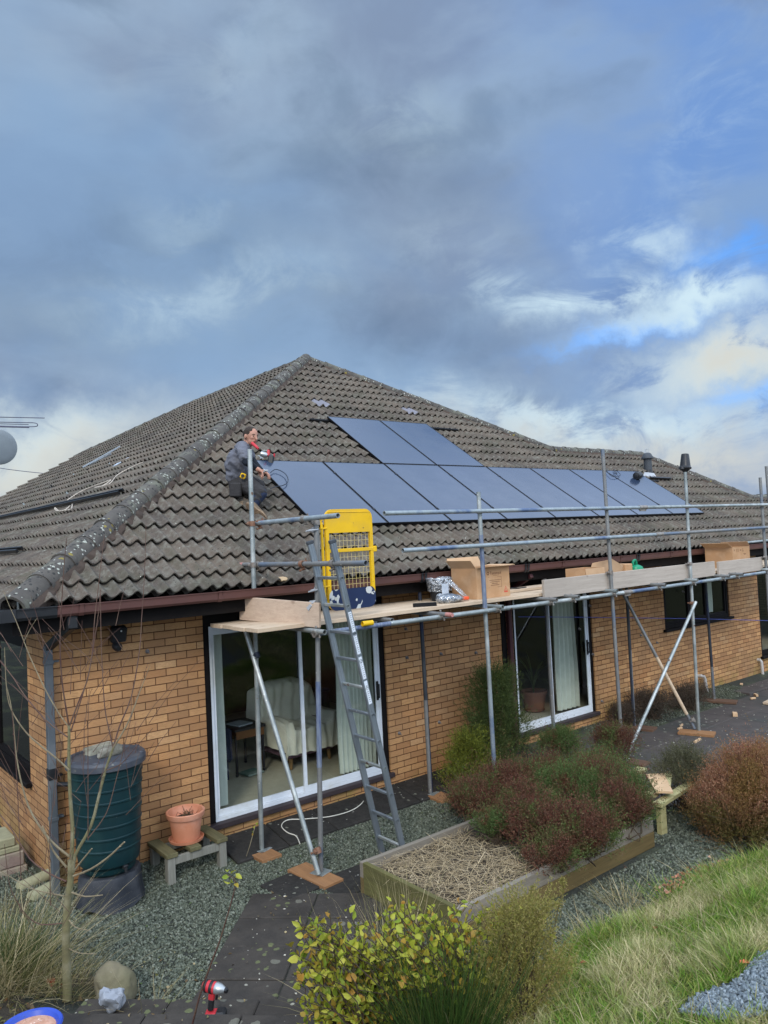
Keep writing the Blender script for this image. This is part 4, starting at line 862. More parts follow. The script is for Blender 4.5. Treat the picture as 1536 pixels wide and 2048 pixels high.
g.add(vs, [(i, (i + 1) % n, n + (i + 1) % n, n + i) for i in range(n)] + [(2 * n + i, 3 * n + i, 3 * n + (i + 1) % n, 2 * n + (i + 1) % n) for i in range(n)] + [(i, 2 * n + i, 2 * n + (i + 1) % n, (i + 1) % n) for i in range(n)] + [(n + i, n + (i + 1) % n, 3 * n + (i + 1) % n, 3 * n + i) for i in range(n)])
g.box((gx0 + f, gy - 0.018, 2.755), (gx1 + 0.03, gy + 0.014, 2.790), 0.003); g.box((gx1 - 0.002, gy - 0.02, 2.74), (gx1 + 0.045, gy + 0.02, 2.80), 0.006)
g.tube([(gx0 + 0.03, gy - 0.017, gz1 - 0.03), (gx1 - 0.03, gy - 0.017, gz1 - 0.03)], 0.004, 6)
for i in range(14): g.box((gx1 - 0.022, gy - 0.0165, 2.38 + i * 0.055), (gx1 - 0.014, gy - 0.0151, 2.388 + i * 0.055))
gate = part(g, 'ladder_gate', m_yel, scaf, 0.5)
g = MB()
for i in range(1, 11): x = gx0 + f + (gx1 - gx0 - 2 * f) * i / 11; g.tube([(x, gy + 0.004, gz0 + 0.19), (x + random.uniform(-.002, .002), gy + 0.004, gz1 - 0.235)], 0.0021, 5)
for i in range(1, 11): z = gz0 + 0.19 + 0.575 * i / 10.5; g.tube([(gx0 + f, gy + 0.008, z), (gx1 - f, gy + 0.008, z + random.uniform(-.003, .003))], 0.0021, 5)
m_mesh = M('worn_yellow_wire', (0.55, 0.40, 0.10), (0.50, 0.44, 0.28), 25, 0.6); sub(g, 'mesh', m_mesh, gate)
m_kick = M('chipped_navy_paint', (0.009, 0.018, 0.058), (0.012, 0.024, 0.07), 5, 0.5, spots=[((0.50, 0.50, 0.47), 9, 0.42, 0.50), ((0.45, 0.44, 0.38), 17, 0.34, 0.52), ((0.42, 0.28, 0.02), 13, 0.16, 0.60)])
g = MB(); kp = [q for q in rounded(gx0 + 0.006, gx1 - 0.001, gz0 - 0.004, gz0 + 0.215, 0.085)]; kp = [(x, min(z, gz0 + 0.205)) for x, z in kp]; m2 = len(kp)
g.add([(x, gy - 0.019, z) for x, z in kp] + [(x, gy - 0.016, z) for x, z in kp], [tuple(range(m2)), tuple(range(2 * m2 - 1, m2 - 1, -1))] + [(i, i + m2, (i + 1) % m2 + m2, (i + 1) % m2) for i in range(m2)])
sub(g, 'kick_plate', m_kick, gate)
g = MB(); g.tube([(gx0 - 0.035, gy - 0.005, 2.30), (gx0 - 0.04, gy - 0.005, 3.08)], 0.014, 10); g.tube([(gx0 - 0.04, gy - 0.005, 3.08), (gx0 - 0.04, gy - 0.005, 3.115)], 0.017, 8)
for z in (2.42, 2.99): g.box((gx0 - 0.055, gy - 0.02, z), (gx0 + 0.02, gy + 0.012, z + 0.016), 0.003)
sub(g, 'hinge', m_yel, gate, 0.7)
T_('gate_post', (0.62, YO + 0.04, 2.30), (0.622, YO + 0.04, 3.06), m_galv)
for z in (2.41, 2.98):
    k = MB(); k.tube([(0.49, YO - 0.02, z), (0.60, YO + 0.02, z + 0.01)], 0.012, 8); k.tube([(0.44, YO - 0.05, z - 0.005), (0.60, YO - 0.02, z + 0.008)], 0.008, 6); k.obox((0.60, YO + 0.04, z - 0.02), (0.60, YO + 0.04, z + 0.03), 0.05, 0.05, X_, 0.006); part(k, 'swivel_clamp', m_lead, scaf, 0.7)

# loose deck boards
for i in range(4):
    y0 = -1.205 + i * 0.232; lab = ['garden-side scaffold deck board', 'second scaffold deck board from the garden side', 'third scaffold deck board from the garden side', 'scaffold deck board nearest the brick wall'][i]
    mb = MB(); mb.box((-0.03 - 0.02 * (i % 2), y0, 2.062), (3.93, y0 + 0.225, 2.10), 0.002); solo(mb, 'scaffold_board', m_board, lab + ', left run by the ladder', 'board', 'scaffold deck boards')
    mb = MB(); mb.box((3.94, y0 + 0.002, 2.0605), (7.86, y0 + 0.224, 2.0985), 0.002); solo(mb, 'scaffold_board', m_board, lab + ', middle run behind the toe board', 'board', 'scaffold deck boards')
    mb = MB(); mb.box((7.87, y0 + 0.002, 2.062), (11.6, y0 + 0.224, 2.10), 0.002); solo(mb, 'scaffold_board', m_board, lab + ', right run towards the far end', 'board', 'scaffold deck boards')
mb = MB(); mb.obox((3.35, -0.75, 2.122), (5.2, -0.66, 2.122), 0.225, 0.038, Z_, 0.003); solo(mb, 'scaffold_board', m_board, 'loose scaffold board lying on top of the deck behind the open box', 'board')
# sole boards
def sole(x, y, L, ang, m_, lab, w=0.225, h=0.038, z=None):
    mb = MB(); z = -0.253 if z is None else z; mb.box((x - w / 2, y - L / 2, z), (x + w / 2, y + L / 2, z + h), 0.003, rot=ang); return solo(mb, 'sole_board', m_, lab, 'board', 'timber pads under the scaffold posts')
sole(0.31, -0.42, 0.52, 0.04, m_sole, 'orange-brown timber pad under the first post, in front of the sliding door'); sole(0.41, -1.30, 0.56, 0.08, m_sole, 'orange-brown timber pad under the corner post where the brace lands')
sole(2.68, -0.46, 0.56, -0.05, m_sole, 'timber pad under the shaded post left of the conifer shrub'); sole(7.16, -1.33, 0.50, 0.35, m_sole, 'timber pad on the paving where two scaffold tubes meet', z=-0.246)
sole(5.08, -0.62, 0.55, 0.5, m_soled, 'brown timber pad behind the red heather, below the small sliding door'); sole(6.90, -0.46, 0.62, 0.25, m_soled, 'dark brown timber pad before the dried heather clump', z=-0.252)
sole(9.34, -0.52, 0.60, 0.35, m_soled, 'dark brown timber pad below the window near the white waste pipe', z=-0.252); sole(5.33, -1.40, 0.5, 0.1, m_soled, 'timber pad under the post hidden by the bed shrubs')
sole(2.87, -1.42, 0.5, 0.1, m_soled, 'timber pad under the blue-streaked post behind the bed'); sole(9.75, -1.45, 0.6, 0.1, m_board, 'pale timber pad at the far right on the paving', z=-0.248)
# black cone on the tall right post
cx_, cy_ = px_of('G', 3.73), YO
cn = thing('roof_vent_cowl', 'black cone-shaped plastic cowl hung upside down over the tall scaffold post', 'cowl', (cx_, cy_, 3.60))
k = MB(); k.lathe([(0.03, 0.0), (0.04, 0.01), (0.05, 0.02), (0.078, 0.045), (0.092, 0.052), (0.093, 0.065), (0.082, 0.075), (0.076, 0.10), (0.056, 0.265), (0.050, 0.275), (0.0, 0.278)], (cx_, cy_, 3.655), 24, (0.10, 0.0, 1)); part(k, 'cone', m_blackpl, cn, 0.7)
k = MB(); k.lathe([(0.0, 0.075), (0.03, 0.075), (0.036, 0.045), (0.02, 0.02), (0.0, 0.018)], (cx_ - 0.085, cy_ + 0.0, 3.655), 14); part(k, 'lug', m_blackpl, cn, 0.7)

# ================================================================== ladder
m_alu = M('ladder_aluminium', (0.26, 0.295, 0.32), (0.17, 0.195, 0.215), 8, 0.42, 0.6, st=(1, 1, 0.3), spots=[((0.6, 0.6, 0.6), 17, 0.10, 0.62)]); m_stk = M('white_sticker', (0.62, 0.66, 0.70), (0.5, 0.54, 0.58), 30, 0.5); m_lead2 = m_lead
lb, lt = Vector((1.135, -1.41, -0.24)), Vector((0.445, -1.41, 2.875)); DY = Vector((0, -0.365, 0)); ld = (lt - lb).normalized(); ln = ld.cross(Vector((0, 1, 0))).normalized()
lad = thing('ladder', 'grey aluminium ladder leaning from the paving up to the gap beside the yellow gate', 'ladder', tuple(lb + DY / 2))
for j in (0, 1):
    k = MB(); o_ = DY * j; k.obox(lb + o_, lt + o_, 0.024, 0.062, ln, 0.005)
    for e in (-0.024, 0.0, 0.024): k.obox(lb + o_ + ln * e - Vector((0, 0.0135 * (1), 0)), lt + o_ + ln * e - Vector((0, 0.0135, 0)), 0.003, 0.007, ln)
    for e in (-0.024, 0.0, 0.024): k.obox(lb + o_ + ln * e + Vector((0, 0.0135, 0)), lt + o_ + ln * e + Vector((0, 0.0135, 0)), 0.003, 0.007, ln)
    st_ = part(k, 'stile', m_alu, lad)
    k = MB(); k.obox(lb + o_ - ld * 0.01, lb + o_ + ld * 0.04, 0.032, 0.07, ln, 0.004); sub(k, 'rubber_foot', m_blackpl, st_)
    k = MB(); k.obox(lt + o_ - ld * 0.025, lt + o_ + ld * 0.008, 0.036, 0.074, ln, 0.006); sub(k, 'end_cap', m_flue, st_)
for i in range(11):
    c_ = lb + ld * (0.22 + 0.262 * i); k = MB(); k.obox(c_, c_ + DY, 0.028, 0.024, ln, 0.004); k.lathe([(0.013, -0.018), (0.018, -0.018), (0.018, 0.0), (0.013, 0.0)], c_ + DY, 12, (0, 1, 0), closed=True); k.lathe([(0.0, -0.0145), (0.013, -0.0145)], c_ + DY, 12, (0, 1, 0)); part(k, 'rung', m_alu if i % 3 else m_galv, lad, 0.7)
for a, b_ in ((1.88, 2.09), (1.64, 1.86), (2.12, 2.30), (2.33, 2.52)):
    k = MB(); q = lb + DY - Vector((0, 0.0155, 0)); k.obox(q + ld * a, q + ld * b_, 0.0025, 0.036, ln); part(k, 'sticker', m_stk, lad)
    sk = MB()
    for j in range(9): 
        c_ = lb + DY - Vector((0, 0.0172, 0)) + ld * (a + 0.02 + 0.019 * j); sk.obox(c_, c_ + ld * 0.004, 0.001, 0.020 - 0.008 * ((j * 7) % 3 == 0), ln)
    part(sk, 'sticker_print', m_flue, lad)
# ================================================================== things on the deck
def textobj(s, size, loc, rx, m_, parent, name='lettering', ext=0.0006, align='CENTER'):
    cu = bpy.data.curves.new(name, 'FONT'); cu.body = s; cu.size = size; cu.extrude = ext; cu.align_x = align; cu.align_y = 'CENTER'
    o = bpy.data.objects.new(name, cu); COL.objects.link(o); dg = bpy.context.evaluated_depsgraph_get(); me = bpy.data.meshes.new_from_object(o.evaluated_get(dg)); bpy.data.objects.remove(o)
    me.transform(Matrix.Translation(Vector(loc)) @ rx); me.materials.clear(); me.materials.append(m_); n = bpy.data.objects.new(name, me); COL.objects.link(n)
    root = parent
    while root.parent is not None: root = root.parent
    me.transform(root.matrix_basis.inverted()); n.parent = parent; return n
FRONT = Matrix.Rotation(math.pi / 2, 4, 'X')
ZD = 2.101
def shell_box(x0, x1, y0, y1, z0, z1, t, ang, name, label, flaps, group=None, open_top=True):
    c_ = Vector(((x0 + x1) / 2, (y0 + y1) / 2, z0)); th = thing(name, label, 'cardboard box', c_, group); th.rotation_euler = (0, 0, ang)
    def add(mb, nm, mt):
        mb.v = [tuple(Vector(v) - c_) for v in mb.v]; o = mb.build(nm, mt); o.parent = th; return o
    k = MB(); k.box((x0, y0, z0), (x1, y0 + t, z1)); k.box((x0, y1 - t, z0), (x1, y1, z1)); k.box((x0, y0 + t, z0), (x0 + t, y1 - t, z1)); k.box((x1 - t, y0 + t, z0), (x1, y1 - t, z1)); k.box((x0 + t, y0 + t, z0), (x1 - t, y1 - t, z0 + t))
    body = add(k, 'box_body', m_card)
    for (a, b_, dr, ln_) in flaps:
        k = MB(); k.poly([a, b_, Vector(b_) + Vector(dr) * ln_, Vector(a) + Vector(dr) * ln_], 0.005); add(k, 'flap', m_card_in)
    return th, c_
# big open box with printing
X0, X1, Y0, Y1, Z1b = 2.985, 3.56, -1.06, -0.64, 2.465
bx, c_ = shell_box(X0, X1, Y0, Y1, ZD, Z1b, 0.005, 0.0, 'cardboard_box', 'big open cardboard box with red warning triangle on the deck behind the blue-painted post',
                   [((X0, Y1, Z1b), (X0, Y0, Z1b), (-0.30, 0, 0.34), 0.28), ((X0, Y1, Z1b), (X1 - 0.03, Y1, Z1b), (-0.05, 0.35, 0.72), 0.17), ((X0 + 0.01, Y0, Z1b), (X1 + 0.02, Y0, Z1b), (0.05, -0.6, 0.08), 0.13), ((X1, Y0, Z1b), (X1, Y1, Z1b), (0.6, 0, 0.08), 0.16)])
yf = Y0 - 0.0008
textobj('Fastensol', 0.052, (X0 + 0.335, yf, ZD + 0.292), FRONT, m_ink, bx); k = MB(); k.v = []
k.lathe([(0.012, 0), (0.021, 0), (0.021, 0.001), (0.012, 0.001)], (X0 + 0.20, yf, ZD + 0.292), 14, (0, -1, 0), closed=True); part(k, 'logo', m_ink, bx)
k = MB()
for j, (a, b_) in enumerate(((0.22, 0.42), (0.23, 0.40), (0.26, 0.36), (0.24, 0.39))): k.box((X0 + a, yf - 0.0004, ZD + 0.205 - j * 0.020), (X0 + b_, yf + 0.0006, ZD + 0.210 - j * 0.020))
k.box((X0 + 0.29, yf - 0.0004, ZD + 0.262), (X0 + 0.39, yf + 0.0006, ZD + 0.265))
for a in ((X0 + 0.36, X0 + 0.43, ZD + 0.243, ZD + 0.2455), (X0 + 0.36, X0 + 0.43, ZD + 0.120, ZD + 0.1225), (X0 + 0.4275, X0 + 0.43, ZD + 0.12, ZD + 0.2455), (X0 + 0.20, X0 + 0.22, ZD + 0.243, ZD + 0.2455), (X0 + 0.20, X0 + 0.22, ZD + 0.12, ZD + 0.1225)): k.box((a[0], yf - 0.0004, a[2]), (a[1], yf + 0.0006, a[3]))
part(k, 'print', m_ink, bx)
def tri_ring(cx, cz, r, w):
    k = MB(); P3 = [(cx + rr * math.sin(a), yf, cz + rr * math.cos(a)) for rr in (r, r - w) for a in (0, 2 * math.pi / 3, 4 * math.pi / 3)]
    k.add(P3, [(i, (i + 1) % 3, 3 + (i + 1) % 3, 3 + i) for i in range(3)]); k.box((cx - r * 0.80, yf - 0.0004, cz - r * 0.92), (cx + r * 0.80, yf + 0.0006, cz - r * 0.62)); k.box((cx - 0.003, yf - 0.0005, cz - 0.012), (cx + 0.003, yf + 0.0005, cz + 0.012)); return k
part(tri_ring(X0 + 0.50, ZD + 0.085, 0.040, 0.009), 'warning_triangle', m_inkr, bx)
# bucket with plastic sack + bag of fixings
bc = Vector((2.72, -0.70, ZD)); bk_ = thing('bucket', 'black bucket lined with a clear plastic sack on the deck left of the big box', 'bucket', bc)
k = MB(); k.lathe([(0.10, 0.0), (0.135, 0.235), (0.148, 0.24), (0.148, 0.255), (0.128, 0.25), (0.095, 0.01), (0.0, 0.008)], bc, 28); part(k, 'bucket_body', m_blackpl, bk_, 0.7)
m_film = None
def film():
    m, nt, b, out = newmat('clear_plastic_film'); nt.nodes.remove(b); t = NT(nt); tc = t.n('ShaderNodeTexCoord').outputs['Object']
    tr = t.n('ShaderNodeBsdfTransparent', {0: (0.9, 0.92, 0.93)}); gl = t.n('ShaderNodeBsdfGlossy', {'Color': (0.9, 0.93, 0.96), 'Roughness': 0.12}); df = t.n('ShaderNodeBsdfDiffuse', {0: (0.75, 0.78, 0.8)})
    bp = t.n('ShaderNodeBump', {'Strength': 1.0, 'Distance': 0.02}); t.L.new(t.noise(tc, 22, 5, 0.6, 1.5), bp.inputs['Height']); t.L.new(bp.outputs[0], gl.inputs['Normal'])
    m1 = t.n('ShaderNodeMixShader', {0: 0.35}); t.L.new(gl.outputs[0], m1.inputs[1]); t.L.new(df.outputs[0], m1.inputs[2])
    mx = t.n('ShaderNodeMixShader'); t.L.new(t.mr(t.noise(tc, 26, 4, 0.6, 1.2), 0.40, 0.68, 0.08, 0.80), mx.inputs[0]); t.L.new(tr.outputs[0], mx.inputs[1]); t.L.new(m1.outputs[0], mx.inputs[2]); t.L.new(mx.outputs[0], out.inputs[0]); return m
m_film = film()
def crumple(mb_verts, amp, sc_):
    from mathutils import noise
    return [tuple(Vector(v) + noise.noise_vector(Vector(v) * sc_) * amp) for v in mb_verts]
k = MB(); k.lathe([(0.140, 0.12), (0.150, 0.20), (0.158, 0.262), (0.150, 0.272), (0.125, 0.255)], bc, 40); k.v = crumple(k.v, 0.018, 16); part(k, 'sack', m_film, bk_, 1)
k = MB(); k.box((bc.x - 0.12, bc.y - 0.175, ZD + 0.07), (bc.x - 0.015, bc.y - 0.172, ZD + 0.21), rot=0.0); part(k, 'label', m_stk, bk_)
bc2 = Vector((2.60, -1.00, ZD)); bg_ = thing('bag', 'clear plastic bag of grey metal fixings with an orange end on the deck', 'bag', bc2)
k = MB(); bmx = bmesh.new(); bmesh.ops.create_icosphere(bmx, subdivisions=4, radius=1); k.add([(bc2.x + v.co.x * 0.175, bc2.y + v.co.y * 0.12, ZD + 0.045 + v.co.z * 0.045 * (1.2 - 0.5 * v.co.x)) for v in bmx.verts], [tuple(v.index for v in f.verts) for f in bmx.faces]); base_v = list(k.v); k.v = crumple(k.v, 0.02, 14)
m_fix = M('bagged_grey_fixings', (0.17, 0.20, 0.235), (0.09, 0.11, 0.14), 30, 0.35, 0.5, bump=0.01, bscale=35, spots=[((0.6, 0.65, 0.7), 40, 0.2, 0.5)]); part(k, 'contents', m_fix, bg_, 1)
k = MB(); k.add([tuple(bc2 + (Vector(v) - bc2) * 1.06) for v in base_v], [tuple(v.index for v in f.verts) for f in bmx.faces]); k.v = crumple(k.v, 0.03, 10); part(k, 'film', m_film, bg_, 1); bmx.free()
k = MB(); k.poly([bc2 + Vector(q) for q in ((-0.02, 0.06, 0.26), (0.06, 0.02, 0.25), (0.30, -0.02, 0.02), (0.16, -0.06, 0.06))], 0.004); k.v = crumple(k.v, 0.01, 12); part(k, 'film', m_film, bg_)
k = MB(); k.obox(bc2 + Vector((0.15, -0.03, 0.035)), bc2 + Vector((0.25, -0.05, 0.03)), 0.05, 0.04, Z_, 0.01); part(k, 'orange_end', M('orange_plastic', (0.75, 0.10, 0.03), None, 4, 0.5), bg_)
# other deck bits
p_ = Vector((2.02, -1.02, ZD)); mb = MB()
for a, b_ in ((((0, -0.022, 0)), (0.26, 0.022, 0.004)), ((0, -0.022, 0.036), (0.26, 0.022, 0.040)), ((0, -0.022, 0.004), (0.26, -0.018, 0.036)), ((0, 0.018, 0.004), (0.26, 0.022, 0.036))): mb.box(p_ + Vector(a), p_ + Vector(b_), rot=Matrix.Rotation(-0.55, 4, 'Z'), piv=p_)
solo(mb, 'rail_offcut', m_rail, 'short black hollow rail offcut lying on the deck right of the yellow gate', 'rail offcut')
mb = MB(); mb.tube(smooth_pts([(3.70, -0.80, ZD + 0.045), (3.82, -0.78, ZD + 0.06), (4.0, -0.80, ZD + 0.05), (4.2, -0.76, ZD + 0.045)]), 0.010, 6); solo(mb, 'strap', m_rail, 'thin dark strap on the deck right of the big open box', 'strap')
b2, c2 = shell_box(4.98, 5.42, -1.12, -0.80, ZD, 2.335, 0.005, 0.03, 'cardboard_box', 'low cardboard box half hidden behind the toe board at the third outer post', [((4.98, -1.12, 2.335), (5.42, -1.12, 2.335), (0, -0.1, -1), 0.10)])
mb = MB(); mb.poly([(5.50, -1.08, ZD + 0.01), (5.62, -1.10, 2.44), (6.0, -1.02, 2.32), (5.98, -0.98, ZD + 0.01)], 0.006); mb.poly([(5.52, -1.05, ZD + 0.01), (5.55, -0.72, ZD + 0.01), (5.60, -0.80, 2.38), (5.62, -1.095, 2.43)], 0.006); solo(mb, 'cardboard_sheet', m_card_in, 'torn cardboard sheet standing in a peak behind the toe board', 'cardboard')
mb = MB(); mb.box((6.02, -1.05, ZD), (6.20, -0.85, 2.34), 0.01); solo(mb, 'cardboard_carton', m_card, 'small cardboard carton beside the green can on the deck', 'carton')
m_green = M('green_plastic', (0.005, 0.24, 0.115), (0.004, 0.20, 0.10), 4, 0.35)
gc = Vector((6.34, -1.0, ZD)); can = thing('plastic_can', 'bright green plastic can with a looped handle behind the toe board', 'can', gc)
k = MB(); k.lathe([(0.10, 0.0), (0.115, 0.02), (0.115, 0.15), (0.10, 0.185), (0.05, 0.21), (0.0, 0.21)], gc, 24); part(k, 'can_body', m_green, can, 0.7)
k = MB(); k.tube(smooth_pts([gc + Vector((-0.05, 0, 0.19)), gc + Vector((-0.05, 0, 0.25)), gc + Vector((-0.02, 0, 0.275)), gc + Vector((0.02, 0, 0.27)), gc + Vector((0.035, 0, 0.19))]), 0.018, 8); part(k, 'handle', m_green, can, 1)
b3, c3 = shell_box(9.02, 9.62, -1.10, -0.62, ZD, 2.44, 0.005, 0.0, 'cardboard_box', 'tall cardboard box with black handling symbols at the far right of the deck', [((9.02, -0.62, 2.44), (9.02, -1.10, 2.44), (-0.5, 0.0, 0.28), 0.28), ((9.62, -0.62, 2.44), (9.62, -1.10, 2.44), (-0.25, 0.0, 0.35), 0.22)])
k = MB(); yb = -1.1008
for a in ((9.08, 9.095, 2.375, 2.405), (9.17, 9.18, 2.36, 2.41), (9.165, 9.185, 2.36, 2.363), (9.215, 9.225, 2.36, 2.41), (9.21, 9.23, 2.36, 2.363), (9.28, 9.33, 2.378, 2.392), (9.37, 9.40, 2.36, 2.375), (9.378, 9.388, 2.385, 2.41)): k.box((a[0], yb - 0.0004, a[2]), (a[1], yb + 0.0006, a[3]))
part(k, 'handling_symbols', m_ink, b3); textobj('Sthapel', 0.026, (9.44, yb, 2.315), FRONT, m_ink, b3)

# ================================================================== wall furniture
fl_ = thing('security_light', 'black security floodlight with motion sensor high on the left of the brick wall', 'floodlight', (-0.93, -0.0, 2.02)); fc = Vector((-0.925, -0.13, 2.085))
k = MB(); k.box(fc + Vector((-0.07, -0.03, -0.075)), fc + Vector((0.075, 0.05, 0.075)), 0.012, rot=Matrix.Rotation(0.35, 4, 'X')); part(k, 'lamp_body', m_blackpl, fl_)
k = MB(); k.box((-0.95, -0.045, 2.10), (-0.90, -0.001, 2.21), 0.005); k.tube([(-0.925, -0.03, 2.13), (-0.925, -0.10, 2.10)], 0.012, 8); part(k, 'bracket', m_blackpl, fl_)
k = MB(); k.lathe([(0.0, -0.05), (0.03, -0.045), (0.042, -0.02), (0.042, 0.02), (0.03, 0.04), (0.0, 0.045)], fc + Vector((-0.02, -0.01, -0.115)), 16, (0.2, -1, -0.3)); part(k, 'sensor', m_blackpl, fl_, 0.7)
k = MB(); k.lathe([(0.008, 0.0), (0.008, 0.006), (0.0, 0.007)], fc + Vector((0.012, -0.045, 0.03)), 8, (0, -1, 0.2)); part(k, 'screw', m_white, fl_)
m_anch = M('grey_wall_plug', (0.20, 0.19, 0.18), (0.12, 0.11, 0.11), 20, 0.7)
for i, (x, z) in enumerate(((6.257, 1.33), (7.90, 1.04), (6.56, 0.90), (8.37, 0.86), (7.20, 0.84), (2.746, 1.36), (2.75, 1.72), (3.33, 1.33), (3.975, 1.26), (2.564, 0.45), (3.24, 0.46), (-0.60, 1.87), (6.72, 0.14), (9.3, 1.66), (6.55, 1.66))):
    mb = MB(); mb.lathe([(0.020, 0.0), (0.022, 0.006), (0.013, 0.016), (0.010, 0.03), (0.0, 0.032)], (x, -0.001, z), 10, (0, -1, 0)); mb.tube([(x, -0.03, z), (x + 0.01, -0.032, z - 0.022)], 0.005, 5)
    solo(mb, 'wall_hook', m_anch, 'small grey trellis hook screwed into the brick wall', 'wall hook', 'trellis hooks dotted over the brick wall', smooth=0.7, loc=(x, 0, z))
m_line = M('blue_twine', (0.10, 0.13, 0.42), None, 4, 0.7)
mb = MB(); mb.tube([(4.85, -0.03, 1.66), (6.6, -0.06, 1.475), (9.5, -0.18, 1.16), (12.6, -0.34, 0.80)], 0.005, 5); solo(mb, 'twine_line', m_line, 'taut blue twine strung across the right half of the wall', 'twine')

# ================================================================== behind the glass
m_curt = M('pale_green_curtain', (0.60, 0.63, 0.56), (0.50, 0.53, 0.47), 6, 0.9); m_throw = M('cream_throw', (0.88, 0.84, 0.70), (0.80, 0.76, 0.62), 8, 0.95, bump=0.004, bscale=80); m_mauve = M('mauve_upholstery', (0.16, 0.09, 0.12), None, 5, 0.9); m_navy = M('navy_upholstery', (0.022, 0.026, 0.055), (0.03, 0.035, 0.07), 6, 0.9)
def curtain(x0, x1, y, z0, z1, waves, amp, label, axis='x', m_=None):
    n = waves * 10; vs = []
    for j in range(7):
        z = z0 + (z1 - z0) * j / 6; sq = 1.0 + 0.04 * math.sin(j * 1.1)
        for i in range(n + 1):
            u = i / n; a = x0 + (x1 - x0) * ((u - 0.5) * sq + 0.5); d_ = amp * math.sin(u * waves * 2 * math.pi) * (0.7 + 0.3 * math.sin(i * 0.7 + j * 0.4)); vs.append((a, y + d_, z) if axis == 'x' else (y + d_, a, z))
    mb = MB(); mb.add(vs, [(j * (n + 1) + i, j * (n + 1) + i + 1, (j + 1) * (n + 1) + i + 1, (j + 1) * (n + 1) + i) for j in range(6) for i in range(n)])
    return solo(mb, 'curtain', m_ or m_curt, label, 'curtain', smooth=2)
curtain(0.20, 0.36, 0.30, 0.06, 2.1, 1, 0.012, 'narrow flat green curtain behind the left edge of the big sliding door')
curtain(1.86, 2.42, 0.30, 0.04, 2.1, 9, 0.035, 'pleated pale green curtain behind the right end of the big sliding door')
curtain(6.05, 6.58, 0.33, 0.05, 2.1, 5, 0.045, 'pleated pale curtain inside the small sliding door')
curtain(10.40, 10.72, 0.22, 1.15, 2.15, 3, 0.02, 'grey green curtain in the right light of the kitchen window'); curtain(1.02, 1.35, -1.28, 0.66, 2.0, 2, 0.02, 'green curtain inside the side window at far left', 'y')
# armchair under a throw
ac = Vector((1.92, 1.42, 0)); ar = thing('armchair', 'mauve armchair with short wooden legs behind the sliding door', 'armchair', ac, rot=(0, 0, 0.05))
def A_(mb, nm, m_, s=None):
    o = mb.build(nm, m_, None, s); o.parent = ar; return o
k = MB(); k.box((-0.36, -0.40, 0.14), (0.36, 0.36, 0.30), 0.02); A_(k, 'base', m_mauve)
k = MB(); k.box((-0.30, -0.40, 0.30), (0.30, 0.20, 0.44), 0.03); A_(k, 'seat', m_mauve)
k = MB(); k.box((-0.34, 0.16, 0.30), (0.34, 0.38, 0.86), 0.05); A_(k, 'backrest', m_mauve)
for s_ in (-1, 1): k = MB(); k.box((s_ * 0.30, -0.38, 0.30), (s_ * 0.41, 0.30, 0.56), 0.04); A_(k, 'armrest', m_mauve)
for a, b_ in ((-0.30, -0.34), (0.30, -0.34), (-0.30, 0.30), (0.30, 0.30)): k = MB(); k.tube([(a, b_, 0.14), (a * 1.03, b_ * 1.03, 0.0)], [0.028, 0.020], 10); A_(k, 'leg', M('beech_leg', (0.26, 0.15, 0.06), None, 5, 0.6) if (a, b_) == (-0.30, -0.34) else bpy.data.materials['beech_leg'])
from mathutils import noise as mnoise
nx, ny = 60, 56; vs = []
for j in range(ny + 1):
    for i in range(nx + 1):
        u = (i / nx - 0.5) * 2; v = j / ny; s_ = v * 2.05     # v: from floor-front up over the seat, up the back and over
        if s_ < 0.30: p = Vector((0, -0.46, 0.20 + s_))
        elif s_ < 0.85: p = Vector((0, -0.46 + (s_ - 0.30), 0.50))
        elif s_ < 1.25: p = Vector((0, 0.09 + (s_ - 0.85) * 0.08, 0.50 + (s_ - 0.85)))
        elif s_ < 1.55: q = (s_ - 1.25) / 0.30; p = Vector((0, 0.12 + 0.33 * q, 0.90 + 0.035 * math.sin(q * math.pi)))
        else: p = Vector((0, 0.46, 0.90 - (s_ - 1.55)))
        X = u * 0.60; ax_ = abs(X)
        crown = 0.10 * (1 - (min(ax_, 0.42) / 0.42) ** 2) if 1.1 < s_ < 1.6 else 0
        z = p.z + crown * min(1, (s_ - 1.1) / 0.2 if s_ < 1.3 else 1)
        if ax_ <= 0.30: x = X
        elif ax_ <= 0.42: x = X; z = max(z, 0.62) if s_ < 1.0 and s_ > 0.1 else z
        else: x = math.copysign(0.445, X); z = (max(z, 0.62) if s_ < 1.0 and s_ > 0.1 else z - 0.10) - (ax_ - 0.42) * 2.1
        fold = 0.014 * math.sin(x * 42 + 2 * math.sin(z * 4)) ; nv = mnoise.noise_vector(Vector((x * 5, p.y * 5, z * 5))) * 0.03
        vs.append((x + (fold * 0.5 if ax_ > 0.42 else 0) + nv.x, p.y - (fold if 0.8 < s_ < 1.3 or s_ < 0.3 else 0) + nv.y, max(0.12, z + (fold if 0.3 < s_ < 0.85 else 0) + nv.z)))
mb = MB(); mb.add(vs, [(j * (nx + 1) + i, j * (nx + 1) + i + 1, (j + 1) * (nx + 1) + i + 1, (j + 1) * (nx + 1) + i) for j in range(ny) for i in range(nx)])
th = mb.build('throw_blanket', m_throw, None); th.data.polygons.foreach_set('use_smooth', [True] * len(th.data.polygons)); th.location = ac; th.rotation_euler = (0, 0, 0.05); tag(th, 'cream fringed throw draped over the armchair behind the glass', 'blanket')
fr_ = MB()
for i in range(26):
    z = 0.30 + i * 0.024; p = Vector((0.47, -0.42 + 0.01 * math.sin(i), z)); fr_.tube([p, p + Vector((0.05, -0.02, -0.02)), p + Vector((0.06, -0.02, -0.05))], 0.005, 4)
o = fr_.build('fringe', m_throw); o.parent = th
